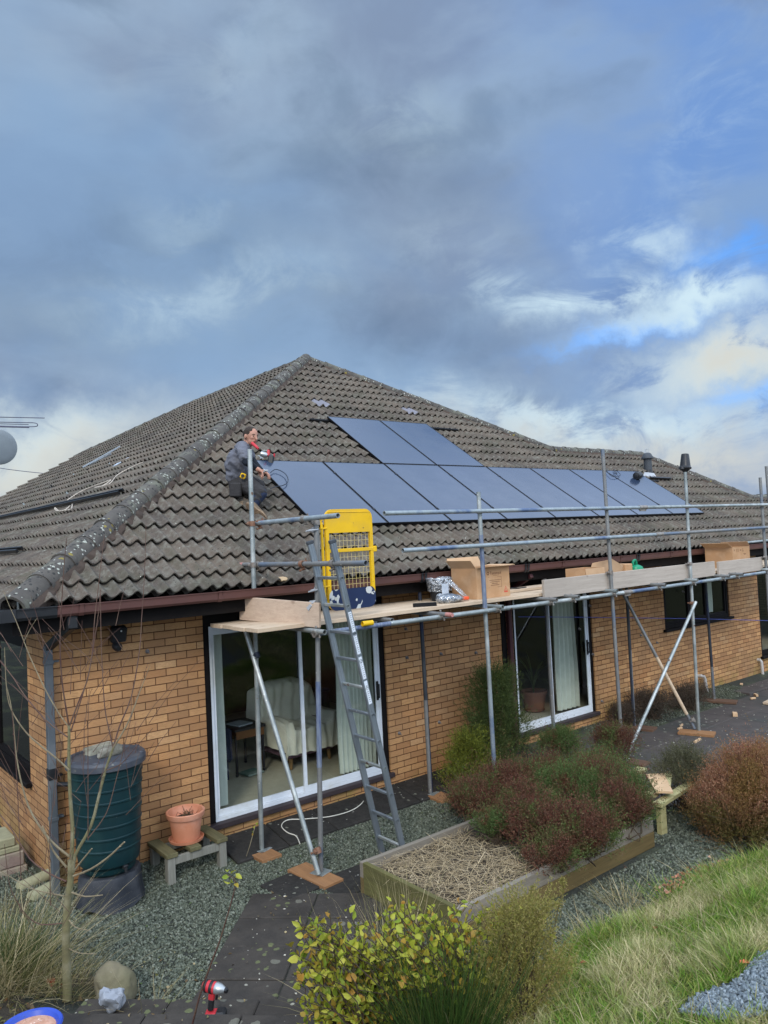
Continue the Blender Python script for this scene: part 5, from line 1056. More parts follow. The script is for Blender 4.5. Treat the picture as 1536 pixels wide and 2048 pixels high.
# navy chair with cushion, small desk, books, tall pot
nc = Vector((0.62, 1.55, 0)); nv_ = thing('navy_chair', 'dark navy chair just inside the left of the sliding door', 'chair', nc)
for a, b_, nm in (((-0.28, -0.30, 0.22), (0.28, 0.30, 0.42), 'seat'), ((-0.34, 0.20, 0.30), (0.28, 0.34, 0.88), 'backrest'), ((0.24, -0.30, 0.2), (0.32, 0.3, 0.62), 'armrest')): k = MB(); k.box(nc + Vector(a), nc + Vector(b_), 0.04); part(k, nm, m_navy, nv_)
for a in ((-0.22, -0.26), (0.24, -0.26), (-0.22, 0.26), (0.24, 0.26)): k = MB(); k.tube([nc + Vector((*a, 0.22)), nc + Vector((*a, 0.0))], 0.02, 8); part(k, 'leg', m_navy, nv_)
mb = MB(); mb.box(nc + Vector((-0.2, -0.32, 0.43)), nc + Vector((0.20, 0.05, 0.50)), 0.03, rot=Matrix.Rotation(-0.4, 4, 'X')); solo(mb, 'cushion', m_throw, 'cream cushion lying on the navy chair', 'cushion')
dc_ = Vector((1.16, 1.52, 0)); dk_ = thing('side_table', 'dark small table with an orange-brown drawer beside the armchair', 'table', dc_)
m_dkw = M('dark_varnish', (0.018, 0.017, 0.022), None, 5, 0.5); m_draw = M('orange_wood', (0.17, 0.07, 0.025), None, 6, 0.5)
k = MB(); k.box(dc_ + Vector((-0.2, -0.28, 0.56)), dc_ + Vector((0.24, 0.28, 0.59)), 0.004); part(k, 'table_top', m_dkw, dk_); k = MB(); k.box(dc_ + Vector((-0.17, -0.26, 0.46)), dc_ + Vector((0.22, 0.26, 0.56))); part(k, 'drawer', m_draw, dk_)
for a in ((-0.17, -0.24), (0.21, -0.24), (-0.17, 0.24), (0.21, 0.24)): k = MB(); k.tube([dc_ + Vector((*a, 0.5)), dc_ + Vector((*a, 0.04))], 0.017, 8); k.lathe([(0.0, 0), (0.02, 0.01), (0.02, 0.03), (0.0, 0.04)], dc_ + Vector((*a, 0)), 8); part(k, 'leg', m_dkw, dk_)
m_paper = M('paper', (0.34, 0.38, 0.40), None, 5, 0.8); mb = MB(); mb.box((1.05, 1.36, 0.592), (1.27, 1.62, 0.607), rot=0.2); solo(mb, 'magazine', m_paper, 'pale magazine lying on the small dark table', 'magazine')
mb = MB(); mb.box((1.08, 1.20, 0.001), (1.32, 1.42, 0.02), rot=0.15); solo(mb, 'book', M('green_book', (0.03, 0.13, 0.09), (0.30, 0.33, 0.30), 3, 0.7), 'green book on the carpet by the small table', 'book')
mb = MB(); mb.lathe([(0.14, 0.0), (0.17, 0.3), (0.15, 0.62), (0.19, 0.70), (0.17, 0.70), (0.13, 0.62), (0.13, 0.1), (0.0, 0.08)], (2.75, 2.05, 0.0), 24); solo(mb, 'tall_pot', m_navy, 'tall dark glazed pot in the shadow right of the armchair', 'pot', smooth=0.7)
m_terrin = M('indoor_terracotta', (0.22, 0.095, 0.06), (0.17, 0.075, 0.05), 6, 0.8)
pc = Vector((6.05, 0.80, 0.0)); pl_ = thing('potted_palm', 'indoor palm in a brown terracotta pot behind the small sliding door', 'potted plant', pc)
k = MB(); k.lathe([(0.15, 0.0), (0.165, 0.02), (0.15, 0.03), (0.20, 0.27), (0.215, 0.275), (0.215, 0.32), (0.195, 0.32), (0.185, 0.28), (0.0, 0.27)], pc, 28); part(k, 'pot', m_terrin, pl_, 0.6)
m_palm = leafm('palm_leaf', [(0.03, 0.06, 0.015), (0.06, 0.10, 0.03), (0.10, 0.12, 0.05)]); k = MB()
for i in range(34):
    a = random.uniform(0, 6.28); l = random.uniform(0.35, 1.0); q = [pc + Vector((0, 0, 0.28))]
    for j in range(1, 5): t_ = j / 4; q.append(pc + Vector((math.cos(a) * l * 0.45 * t_ ** 1.6, math.sin(a) * l * 0.45 * t_ ** 1.6, 0.28 + l * t_ * (1.25 - 0.55 * t_))))
    w_ = 0.011; sd = Vector((-math.sin(a), math.cos(a), 0)) * w_; vs = []
    for j, p in enumerate(q): e = 1 - (j / 4) ** 2; vs += [p + sd * e, p - sd * e]
    k.add(vs, [(2 * j, 2 * j + 1, 2 * j + 3, 2 * j + 2) for j in range(4)])
part(k, 'leaves', m_palm, pl_)
mb = MB(); mb.obox((4.95, 0.85, 0.35), (5.45, 1.6, 1.75), 0.03, 0.03); solo(mb, 'broom_pole', m_draw, 'dark wooden pole leaning inside the small sliding door', 'pole')
mb = MB(); mb.lathe([(0.035, 0), (0.04, 0.09), (0.037, 0.09), (0.032, 0.005), (0.0, 0.005)], (-1.28, 1.28, 0.65), 16); mb.box((-1.33, 1.21, 0.645), (-1.22, 1.35, 0.70), 0.01); solo(mb, 'white_mug', m_white, 'white mug on the inner sill of the side window', 'mug')
k = MB()
for i in range(40):
    a = random.uniform(0, 6.28); l = random.uniform(0.15, 0.5); p0 = Vector((-1.15, 1.35, 0.72)); p1 = p0 + Vector((math.cos(a) * l * .5, math.sin(a) * l * .5, l)); sd = Vector((-math.sin(a), math.cos(a), 0)) * 0.02; k.add([p0, (p0 + p1) / 2 + sd, p1, (p0 + p1) / 2 - sd], [(0, 1, 2, 3)])
solo(k, 'windowsill_plant', m_palm, 'dark leafy plant inside the side window at far left', 'plant')

# ================================================================== by the wall, left
m_butt = M('dark_green_butt', (0.005, 0.026, 0.030), (0.004, 0.020, 0.024), 4, 0.45, rvar=0.08, c3=(0.010, 0.036, 0.036), s3=3, spots=[((0.06, 0.08, 0.075), 21, 0.12, 0.58)]); m_lid = M('slate_grey_lid', (0.060, 0.066, 0.080), (0.042, 0.047, 0.058), 4, 0.55, c3=(0.085, 0.09, 0.095), s3=3, spots=[((0.14, 0.14, 0.12), 17, 0.16, 0.56)]); m_stand = M('slate_blue_stand', (0.026, 0.030, 0.038), (0.018, 0.021, 0.027), 4, 0.6, c3=(0.05, 0.052, 0.058), s3=3, spots=[((0.12, 0.12, 0.10), 15, 0.14, 0.56)])
BC = Vector((-1.165, -0.375, -0.245)); ZB = 0.035
st_ = thing('butt_stand', 'slate blue plastic stand with arched feet under the green water butt', 'stand', BC); k = MB(); n = 48
prof = [(0.300, 0.0), (0.288, 0.03), (0.268, 0.16), (0.262, 0.255), (0.250, 0.28), (0.0, 0.283)]
vs = []; 
for r_, z in prof:
    for i in range(n):
        a = 2 * math.pi * i / n; arch = max(0, math.cos(4 * (a + 0.9))) ** 2 if z < 0.1 else 0; rr = r_ * (1 + 0.035 * math.cos(8 * (a + .9)) * (1 if z < 0.3 else 0)); vs.append(BC + Vector((rr * math.cos(a), rr * math.sin(a), z + arch * 0.045)))
k.add(vs, [(j * n + i, j * n + (i + 1) % n, (j + 1) * n + (i + 1) % n, (j + 1) * n + i) for j in range(len(prof) - 1) for i in range(n)]); part(k, 'stand_body', m_stand, st_, 0.9)
wb = thing('water_butt', 'dark green ribbed water butt under the downpipe at the left corner', 'water butt', BC + Vector((0, 0, ZB + 0.25)))
k = MB(); pr = [(0.0, 0.0), (0.185, 0.002), (0.20, 0.02), (0.205, 0.06), (0.230, 0.09)]; z = 0.14
H_ = 0.98; S_B = 1.12
for i in range(7):
    r_ = 0.232 + 0.048 * (z / H_); pr += [(r_, z), (r_ + 0.001, z + 0.078), (r_ + 0.010, z + 0.085), (r_ + 0.010, z + 0.097), (r_ + 0.002, z + 0.105)]; z += 0.105
pr += [(0.278, z), (0.282, 0.92), (0.292, 0.925), (0.292, 0.965), (0.288, H_), (0.0, H_)]
k.lathe([(r_ * S_B, q) for r_, q in pr], BC + Vector((0, 0, ZB + 0.25)), 48); part(k, 'barrel', m_butt, wb, 0.5)
lb_ = BC + Vector((0, 0, ZB + 0.25 + H_)); k = MB(); k.lathe([(0.334, -0.05), (0.343, -0.045), (0.345, 0.005), (0.332, 0.030), (0.29, 0.038), (0.28, 0.022), (0.17, 0.036), (0.0, 0.038)], lb_, 48)
for i in range(8): a = i * math.pi / 4 + .2; c_ = lb_ + Vector((0.311 * math.cos(a), 0.311 * math.sin(a), 0.028)); k.box(c_ - Vector((0.022, 0.03, 0.01)), c_ + Vector((0.022, 0.03, 0.014)), 0.008, rot=a)
part(k, 'lid', m_lid, wb, 0.5)
k = MB(); tp = BC + Vector((0.04, -0.235, ZB + 0.32)); k.tube([tp, tp + Vector((0, -0.06, 0))], 0.016, 10); k.tube([tp + Vector((0, -0.055, 0.02)), tp + Vector((0, -0.06, -0.03))], 0.012, 8); k.box(tp + Vector((-0.02, -0.075, 0.018)), tp + Vector((0.02, -0.045, 0.03)), 0.004); part(k, 'tap', m_blackpl, wb, 0.7)
m_conc = M('mossy_concrete', (0.34, 0.33, 0.26), (0.24, 0.23, 0.18), 12, 0.95, bump=0.006, bscale=40, c3=(0.15, 0.14, 0.10), s3=7); m_conc2 = M('rough_dark_stone', (0.16, 0.15, 0.12), (0.10, 0.095, 0.075), 14, 0.95, bump=0.01, bscale=35, c3=(0.24, 0.23, 0.19), s3=9)
def rock(name, c, s, m_, label, cat, seed=0, sub_=3, rough=0.25, rot=0.0, cube=False, low=False):
    bm = bmesh.new()
    if cube: bmesh.ops.create_cube(bm, size=1.7); bmesh.ops.subdivide_edges(bm, edges=bm.edges[:], cuts=5, use_grid_fill=True)
    else: bmesh.ops.create_icosphere(bm, subdivisions=sub_, radius=1)
    for v in bm.verts:
        nn = mnoise.fractal(v.co * (0.7 if low else 1.2) + Vector((seed, 0, 0)), 1.1 if low else 0.8, 2.0, 4)
        if low: nn = nn * 1.3 + 0.25 * mnoise.noise(v.co * 4.0) - 0.5 * max(0, abs(v.co.normalized().dot(Vector((0.5, -0.6, 0.62)))) - 0.72) - 0.5 * max(0, abs(v.co.normalized().dot(Vector((-0.7, -0.5, 0.5)))) - 0.7)
        v.co = v.co * (1 + rough * nn)
    mb = MB(); R3 = Matrix.Rotation(rot, 3, 'Z'); mb.add([Vector(c) + R3 @ Vector((v.co.x * s[0], v.co.y * s[1], v.co.z * s[2])) for v in bm.verts], [tuple(v.index for v in f.verts) for f in bm.faces]); bm.free()
    return solo(mb, name, m_, label, cat, smooth=0.9)
rock('concrete_block', lb_ + Vector((-0.02, 0.10, 0.065)), (0.15, 0.060, 0.040), m_conc, 'pale mossy concrete block lying on the water butt lid', 'block', 3, rough=0.07, rot=0.25, cube=True)
rock('stone_lump', lb_ + Vector((0.02, -0.07, 0.065)), (0.135, 0.080, 0.048), m_conc2, 'rough dark stone lump on the front of the water butt lid', 'stone', 5, rough=0.3, rot=0.3)
# bench with plant pot
bn = thing('slatted_bench', 'low weathered timber stand with three top slats below the terracotta pot', 'stand', (-0.40, -0.27, -0.23))
for x in (-0.685, -0.45, -0.175): k = MB(); k.box((x, -0.50, 0.00), (x + 0.115, -0.035, 0.042), 0.005); part(k, 'slat', m_oldwood, bn)
for x in (-0.67, -0.145):
    for y in (-0.485, -0.12): k = MB(); k.box((x, y, -0.30), (x + 0.075, y + 0.075, 0.0), 0.004); part(k, 'leg', m_oldleg, bn)
for y in (-0.478, -0.115): k = MB(); k.box((-0.595, y, -0.075), (-0.145, y + 0.035, -0.002), 0.003); part(k, 'rail', m_oldleg, bn)
m_terra = M('terracotta', (0.56, 0.225, 0.125), (0.48, 0.19, 0.105), 4, 0.7, c3=(0.60, 0.30, 0.20), s3=3, bump=0.0015, bscale=60); m_soil = M('soil', (0.05, 0.038, 0.028), (0.03, 0.024, 0.018), 20, 0.95, bump=0.015, bscale=40)
TC = Vector((-0.385, -0.27, 0.042)); mb = MB(); mb.lathe([(0.145, 0.0), (0.16, 0.004), (0.168, 0.03), (0.162, 0.03), (0.150, 0.010), (0.0, 0.009)], TC, 40); solo(mb, 'pot_saucer', m_terra, 'terracotta saucer under the plant pot on the timber stand', 'saucer', smooth=0.6)
pt = thing('plant_pot', 'round terracotta plant pot with dead stems on the timber stand by the wall', 'plant pot', TC + Vector((0, 0, 0.011)))
k = MB(); k.lathe([(0.118, 0.0), (0.125, 0.006), (0.158, 0.215), (0.176, 0.218), (0.182, 0.232), (0.186, 0.268), (0.178, 0.275), (0.164, 0.270), (0.152, 0.225), (0.15, 0.20), (0.0, 0.20)], TC + Vector((0, 0, 0.011)), 44); part(k, 'pot', m_terra, pt, 0.5)
k = MB(); k.lathe([(0.151, 0.0), (0.08, 0.012), (0.0, 0.016)], TC + Vector((0, 0, 0.205)), 24); part(k, 'soil', m_soil, pt)
m_dead = leafm('dead_stem', [(0.10, 0.06, 0.035), (0.20, 0.13, 0.07), (0.06, 0.035, 0.025)]); k = MB()
for i in range(46): a = random.uniform(0, 6.28); r_ = random.uniform(0, 0.11); p = TC + Vector((r_ * math.cos(a), r_ * math.sin(a), 0.212)); k.tube([p, p + Vector((random.uniform(-.05, .05), random.uniform(-.05, .05), random.uniform(0.02, 0.075)))], 0.0022, 4)
part(k, 'dead_stems', m_dead, pt)
# blocks and pavers at the far left
m_block = M('pinkish_walling_block', (0.27, 0.20, 0.17), (0.20, 0.15, 0.13), 9, 0.9, bump=0.004, bscale=50, c3=(0.30, 0.28, 0.20), s3=4); m_cope = M('greenish_coping', (0.33, 0.32, 0.20), (0.25, 0.24, 0.15), 8, 0.9, bump=0.004, bscale=50)
for i, (z0, z1, m_, x1_, lab) in enumerate(((-0.25, -0.10, m_block, -1.93, 'bottom pinkish block of the low wall at far left'), (-0.098, 0.04, m_block, -1.955, 'second pinkish block of the low wall at far left'), (0.042, 0.10, m_cope, -1.99, 'lower green-grey coping slab on the low wall at far left'), (0.102, 0.19, m_cope, -2.03, 'top green-grey coping slab on the low wall at far left'))):
    mb = MB(); mb.box((-2.55, 0.66, z0), (x1_ + 0.33, 1.05, z1), 0.012); solo(mb, 'walling_block', m_, lab, 'block', loc=(-2.1, 0.85, z0))
for i, (x, y, a, lab) in enumerate(((-1.62, 0.30, 0.25, 'pale half-round edging piece lying beside the low wall'), (-1.60, 0.02, 0.35, 'pale edging piece nearest the downpipe foot'))):
    mb = MB(); mb.lathe([(0.0, -0.17), (0.055, -0.165), (0.055, 0.165), (0.0, 0.17)], (x, y, -0.14), 12, (math.cos(a), math.sin(a), 0.05)); solo(mb, 'edging_piece', m_cope, lab, 'edging', smooth=0.7)
# ================================================================== ground
def sst(v, a, b): t = np.clip((v - a) / (b - a), 0, 1); return t * t * (3 - 2 * t)
def gz(x, y):
    x = np.asarray(x, float); y = np.asarray(y, float)
    b = -0.253 + 0.092 * np.clip((y + 0.53) / 0.5, 0, 1) - 0.004 * np.clip(x - 4, 0, 12)
    q = -0.7071 * (x + 1.475) - 0.7071 * (y + 2.225)
    yl = -3.60 - 0.07 * np.clip(x, 0, 6)
    t = (yl - y)
    rise = np.maximum(0.33 * np.clip(q, 0, None) * sst(-x, -0.6, 0.9), 0.39 * np.clip(t, 0, None))
    left = 0.06 * sst(-x, 1.75, 2.3) * sst(-y, -1.2, 1.0)
    return np.minimum(b + rise + left, 1.22) + 0
def g1(x, y): return float(gz(x, y))
def grid(name, xs, ys, mats, label=None, kind='structure', off=0.0, mask=None, bump=0.0, cat=None):
    Xg, Yg = np.meshgrid(xs, ys); Zg = gz(Xg, Yg) + off
    if bump: Zg = Zg + bump * (np.sin(Xg * 7.3 + 2 * np.sin(Yg * 3.1)) * np.sin(Yg * 6.1 + 1.3 * np.sin(Xg * 4.7)))
    V = np.stack([Xg.ravel(), Yg.ravel(), Zg.ravel()], 1); nx_, ny_ = len(xs), len(ys)
    i, j = np.meshgrid(np.arange(nx_ - 1), np.arange(ny_ - 1)); a = (j * nx_ + i).ravel(); F = np.stack([a, a + 1, a + 1 + nx_, a + nx_], 1)
    if mask is not None:
        c_ = V[F].mean(1); F = F[mask(c_[:, 0], c_[:, 1])]; used = np.unique(F); rm = np.full(len(V), -1); rm[used] = np.arange(len(used)); V = V[used]; F = rm[F]
    o = npmesh(name, V, F, mats, smooth=True); o['kind'] = kind
    if label: o['label'] = label
    if cat: o['category'] = cat
    return o
m_grav = M('grey_gravel_bed', (0.05, 0.055, 0.045), (0.025, 0.028, 0.022), 45, 0.95, bump=0.02, bscale=55, c3=(0.085, 0.10, 0.055), s3=1.3)
m_soilg = M('leafy_soil', (0.060, 0.048, 0.032), (0.035, 0.028, 0.02), 14, 0.95, bump=0.03, bscale=30, c3=(0.055, 0.065, 0.025), s3=1.6)
m_lawn = M('lawn_soil', (0.045, 0.055, 0.018), (0.07, 0.065, 0.03), 6, 0.95, bump=0.03, bscale=25)
xs_ = np.concatenate([[-400, -120, -40, -18, -10], np.arange(-7, 14, 0.14), [16, 20, 40, 120, 400]]); ys_ = np.concatenate([[-400, -120, -40, -20, -13], np.arange(-10, 1.0, 0.14), [3, 10, 30, 120, 400]])
grid('ground', xs_, ys_, m_grav)
lawn_m = lambda x, y: (y < -3.60 - 0.07 * np.clip(x, 0, 6) - 0.02 + 0.05 * np.sin(x * 5)) & (x > -0.9 + 0 * y)
grid('lawn', np.concatenate([np.arange(-1, 14, 0.12), [30, 60]]), np.concatenate([[-60, -30, -15], np.arange(-10, -3.3, 0.10)]), m_lawn, mask=lawn_m, off=0.006, bump=0.012)
flowerbed = lambda x, y: (x < -1.70 + 0.25 * np.sin(y * 2.1)) & (y < 0.2) & ((-0.7071 * (x + 1.475) - 0.7071 * (y + 2.225) < 0.0) | (x < -2.2))
grid('soil_bed', np.arange(-7, -1.2, 0.10), np.arange(-9, 0.3, 0.10), m_soilg, mask=flowerbed, off=0.006, bump=0.010)
drive_m = lambda x, y: (y < -5.25 + 0.05 * np.sin(x * 9) - 0.20 * np.clip(x - 0.6, 0, 9)) & (y > -9) & (x > -0.02 - (y + 5.2) * 0.1 + 0.04 * np.sin(y * 14)) & (x < 3.6)
m_slateb = M('blue_slate_bed', (0.05, 0.06, 0.065), (0.025, 0.03, 0.034), 50, 0.9, bump=0.02, bscale=60)
grid('gravel_drive', np.arange(-1, 4, 0.08), np.arange(-9, -4.5, 0.08), m_slateb, mask=drive_m, off=0.022)
# paving
def pave_mat(name, c1, c2, spot_amt=0.5):
    return M(name, c1, c2, 7, 0.85, bump=0.004, bscale=45, c3=tuple(v * 0.55 for v in c1), s3=2.1, rvar=0.1, spec=0.35,
             spots=[((0.26, 0.25, 0.20), 9, 0.10, 0.55), ((0.46, 0.44, 0.38), 19, 0.10, 0.58), ((0.12, 0.115, 0.09), 6, 0.22, 0.54), ((0.10, 0.11, 0.05), 12, 0.3, 0.55)])
m_pave = pave_mat('dark_lichened_paving', (0.052, 0.044, 0.036), (0.033, 0.029, 0.025)); m_paveb = M('black_wet_paving', (0.030, 0.027, 0.024), (0.018, 0.017, 0.015), 9, 0.8, bump=0.004, bscale=45, spots=[((0.35, 0.34, 0.30), 16, 0.12, 0.55), ((0.14, 0.14, 0.11), 11, 0.2, 0.55)], rvar=0.12)
m_pavep = M('purple_grey_paving', (0.082, 0.070, 0.064), (0.055, 0.048, 0.045), 5, 0.85, bump=0.003, bscale=45, c3=(0.055, 0.055, 0.05), s3=1.6, spots=[((0.42, 0.40, 0.35), 9, 0.10, 0.55), ((0.16, 0.16, 0.13), 7, 0.2, 0.52)])
def slab(mb, c, e1, e2, a, b_, th=0.05, z=None, tilt=0.0):
    """slab centred at c with half sizes a along e1 and b_ along e2"""
    c = Vector(c); e1 = Vector((*e1, 0)).normalized(); e2 = Vector((*e2, 0)).normalized(); t = MB(); t.box((-a, -b_, -th), (a, b_, 0), 0.008)
    zz = z if z is not None else g1(c.x, c.y) + 0.016
    mb.add([Vector((c.x, c.y, zz)) + e1 * v[0] + e2 * v[1] + Vector((0, 0, v[2] + tilt * v[0])) for v in t.v], t.f)
E1 = (-0.70, -0.714); E2 = (0.72, -0.69)
pth = MB(); st0 = Vector((-0.19, -1.19))
for i in range(4):
    for j in range(2):
        L_ = 0.445; W_ = 0.60
        c_ = st0 + Vector(E1) * (L_ * (i + 0.5)) + Vector(E2) * (W_ * (j + 0.5))
        slab(pth, (*c_, 0), E1, E2, L_ / 2 - 0.006, W_ / 2 - 0.006, z=-0.236 + random.uniform(-.004, .004), tilt=random.uniform(-.006, .006))
o = pth.build('path', m_pave); o['kind'] = 'structure'
stp = MB(); sc0 = st0 + Vector(E1) * 1.80
for i in range(6):
    for j in range(-1, 3):
        c_ = sc0 + Vector(E1) * (0.40 * (i + 0.5) + 0.0) + Vector(E2) * (0.60 * (j + 0.42)); slab(stp, (*c_, 0), E1, E2, 0.205, 0.296, th=0.06, z=-0.10 + 0.145 * i + random.uniform(-.004, .004))
        c2_ = sc0 + Vector(E1) * (0.40 * i + 0.03 + 0.2) + Vector(E2) * (0.60 * (j + 0.42)); slab(stp, (*c2_, 0), E1, E2, 0.19, 0.297, th=0.11, z=-0.10 + 0.145 * i - 0.058)
o = stp.build('steps', m_pave); o['kind'] = 'structure'
pb = MB()
x = 0.02
while x < 4.3:   # dark strip of slabs along the wall
    slab(pb, (x + 0.3, -0.275, 0), (0, 1), (-1, 0), 0.245, 0.295, z=-0.176 + random.uniform(-.003, .003), tilt=0.19); x += 0.60
for c_, a in (((0.18, -1.30), 0.1),): slab(pb, (*c_, 0), (1, 0.08), (-0.08, 1), 0.225, 0.225, z=-0.232)
for i in range(5): slab(pb, (0.62 + 0.60 * i, -1.60, 0), (1, 0), (0, 1), 0.294, 0.225, z=-0.236 + random.uniform(-.004, .004))
o = pb.build('wall_paving', m_paveb); o['kind'] = 'structure'
pt_ = MB()
for i in range(22):
    for j in range(5):
        x, y = 4.55 + 0.60 * i, -0.95 - 0.60 * j
        if y < -2.6 and x > 7.8: continue
        slab(pt_, (x, y, 0), (1, 0), (0, 1), 0.295, 0.295, z=g1(x, y) + 0.018 + random.uniform(-.003, .003))
for i in range(20):
    x = 4.55 + 0.6 * i
    if i in (0, 1, 2) or i > 9: slab(pt_, (x, -0.34, 0), (1, 0), (0, 1), 0.295, 0.295, z=g1(x, -0.34) + 0.012)
o = pt_.build('patio', m_pavep); o['kind'] = 'structure'

# ------------------------------------------------------------------ loose stones
def stones(name, P_, size, mat, label, cat, flat=0.6, parent=None, kind='stuff'):
    n = len(P_); octa = np.array([(1, 0, 0), (0, 1, 0), (-1, 0, 0), (0, -1, 0), (0.1, 0.1, 1), (0, 0, -1)], float)
    V = np.repeat(octa[None], n, 0) * (1 + rng.uniform(-0.35, 0.35, (n, 6, 3))); V *= (size * rng.uniform(0.5, 1.25, n))[:, None, None]; V[:, :, 0] *= rng.uniform(0.7, 1.4, n)[:, None]; V[:, :, 2] *= flat
    q = rng.normal(size=(n, 4)); q[:, 1:3] *= 0.45; q /= np.linalg.norm(q, axis=1)[:, None]; w, x, y, z = q.T
    # rotation (w,x,y small tilt; z spin)
    R = np.stack([np.stack([1 - 2 * (y * y + z * z), 2 * (x * y - z * w), 2 * (x * z + y * w)], 1), np.stack([2 * (x * y + z * w), 1 - 2 * (x * x + z * z), 2 * (y * z - x * w)], 1), np.stack([2 * (x * z - y * w), 2 * (y * z + x * w), 1 - 2 * (x * x + y * y)], 1)], 1)
    V = np.einsum('nij,nkj->nki', R, V) + P_[:, None, :]
    f = np.array([(0, 1, 4), (1, 2, 4), (2, 3, 4), (3, 0, 4), (1, 0, 5), (2, 1, 5), (3, 2, 5), (0, 3, 5)]); F = (f[None] + 6 * np.arange(n)[:, None, None]).reshape(-1, 3)
    o = npmesh(name, V.reshape(-1, 3), F, mat, parent); tag(o, label, cat, None, kind); return o
def rampm(name, cols, rough=0.85): return leafm(name, cols, rough, 0.0)
m_stone = rampm('gravel_chips', [(0.040, 0.048, 0.034), (0.10, 0.115, 0.082), (0.065, 0.076, 0.054), (0.14, 0.158, 0.12), (0.028, 0.034, 0.024), (0.085, 0.096, 0.064), (0.20, 0.215, 0.17), (0.055, 0.064, 0.042)])
m_slate = rampm('blue_slate_chips', [(0.10, 0.125, 0.14), (0.20, 0.235, 0.255), (0.14, 0.17, 0.185), (0.30, 0.345, 0.37), (0.05, 0.062, 0.07), (0.19, 0.225, 0.23)])
def inbed(x, y): return (x > 0.45) & (x < 3.25) & (y > -3.18) & (y < -1.80)
def onpath(x, y):
    d = np.stack([x + 0.19, y + 1.19]); u = -0.70 * d[0] - 0.714 * d[1]; v = 0.72 * d[0] - 0.69 * d[1]; return (u > 0.0) & (v > 0) & (v < 1.25)
def scatter(n, x0, x1, y0, y1, mask=None, dz=0.0):
    x = rng.uniform(x0, x1, n); y = rng.uniform(y0, y1, n); k = np.ones(n, bool) if mask is None else mask(x, y); x, y = x[k], y[k]; return np.stack([x, y, gz(x, y) + dz], 1)
gm = lambda x, y: ~inbed(x, y) & ~onpath(x, y) & ~((x > 0) & (x < 4.3) & (y > -0.53) & (y < -0.05)) & ~((x > 0.33) & (x < 3.3) & (y > -1.83) & (y < -1.375)) & ~((x > -0.05) & (x < 0.41) & (y > -1.53) & (y < -1.07)) & (x > -1.72 + 0.2 * np.sin(y * 2)) & (y > -3.72) & (-0.7071 * (x + 1.475) - 0.7071 * (y + 2.225) < 0.02)
PS = np.concatenate([scatter(9000, -3.0, -1.55, -0.5, 1.6, lambda x, y: y > -0.3 + 0.15 * np.sin(x * 4), 0.004), scatter(80000, -2.0, 2.2, -3.8, 0.0, gm, 0.004), scatter(33000, 2.2, 4.35, -3.9, 0.0, gm, 0.004)])
stones('gravel', PS, 0.0145, m_stone, 'grey green gravel covering the yard between paving and wall', 'gravel')
gm2 = lambda x, y: ((x > 6.1) & (x < 10.6) & (y > -0.64 - 0.1 * np.sin(x * 3)) & (y < -0.02)) | ((x > 4.25) & (x < 6.0) & (y > -1.15) & (y < -0.66) & (x - 4.2 > (-0.5 - y)))
stones('wall_gravel', scatter(16000, 4.2, 10.8, -1.2, 0.0, gm2, 0.012), 0.0125, m_stone, 'narrow strip of grey gravel along the foot of the far wall', 'gravel')
stones('slate_chippings', scatter(30000, -0.3, 2.6, -6.6, -5.1, drive_m, 0.030), 0.0150, m_slate, 'blue grey slate chippings at the bottom right corner', 'gravel', 0.5)
m_lich = rampm('pale_debris', [(0.42, 0.40, 0.33), (0.55, 0.52, 0.44), (0.30, 0.28, 0.22)])
dm = lambda x, y: onpath(x, y)
stones('paving_debris', np.concatenate([scatter(130, -1.6, 1.4, -3.4, -1.1, dm, 0.022), scatter(200, 0.1, 3.4, -0.5, -0.08, None, 0.008), scatter(190, 4.3, 9, -3.0, -0.8, None, 0.024)]), 0.011, m_lich, 'scattered pale chips and dried bits lying on the dark paving', 'debris', 0.25)

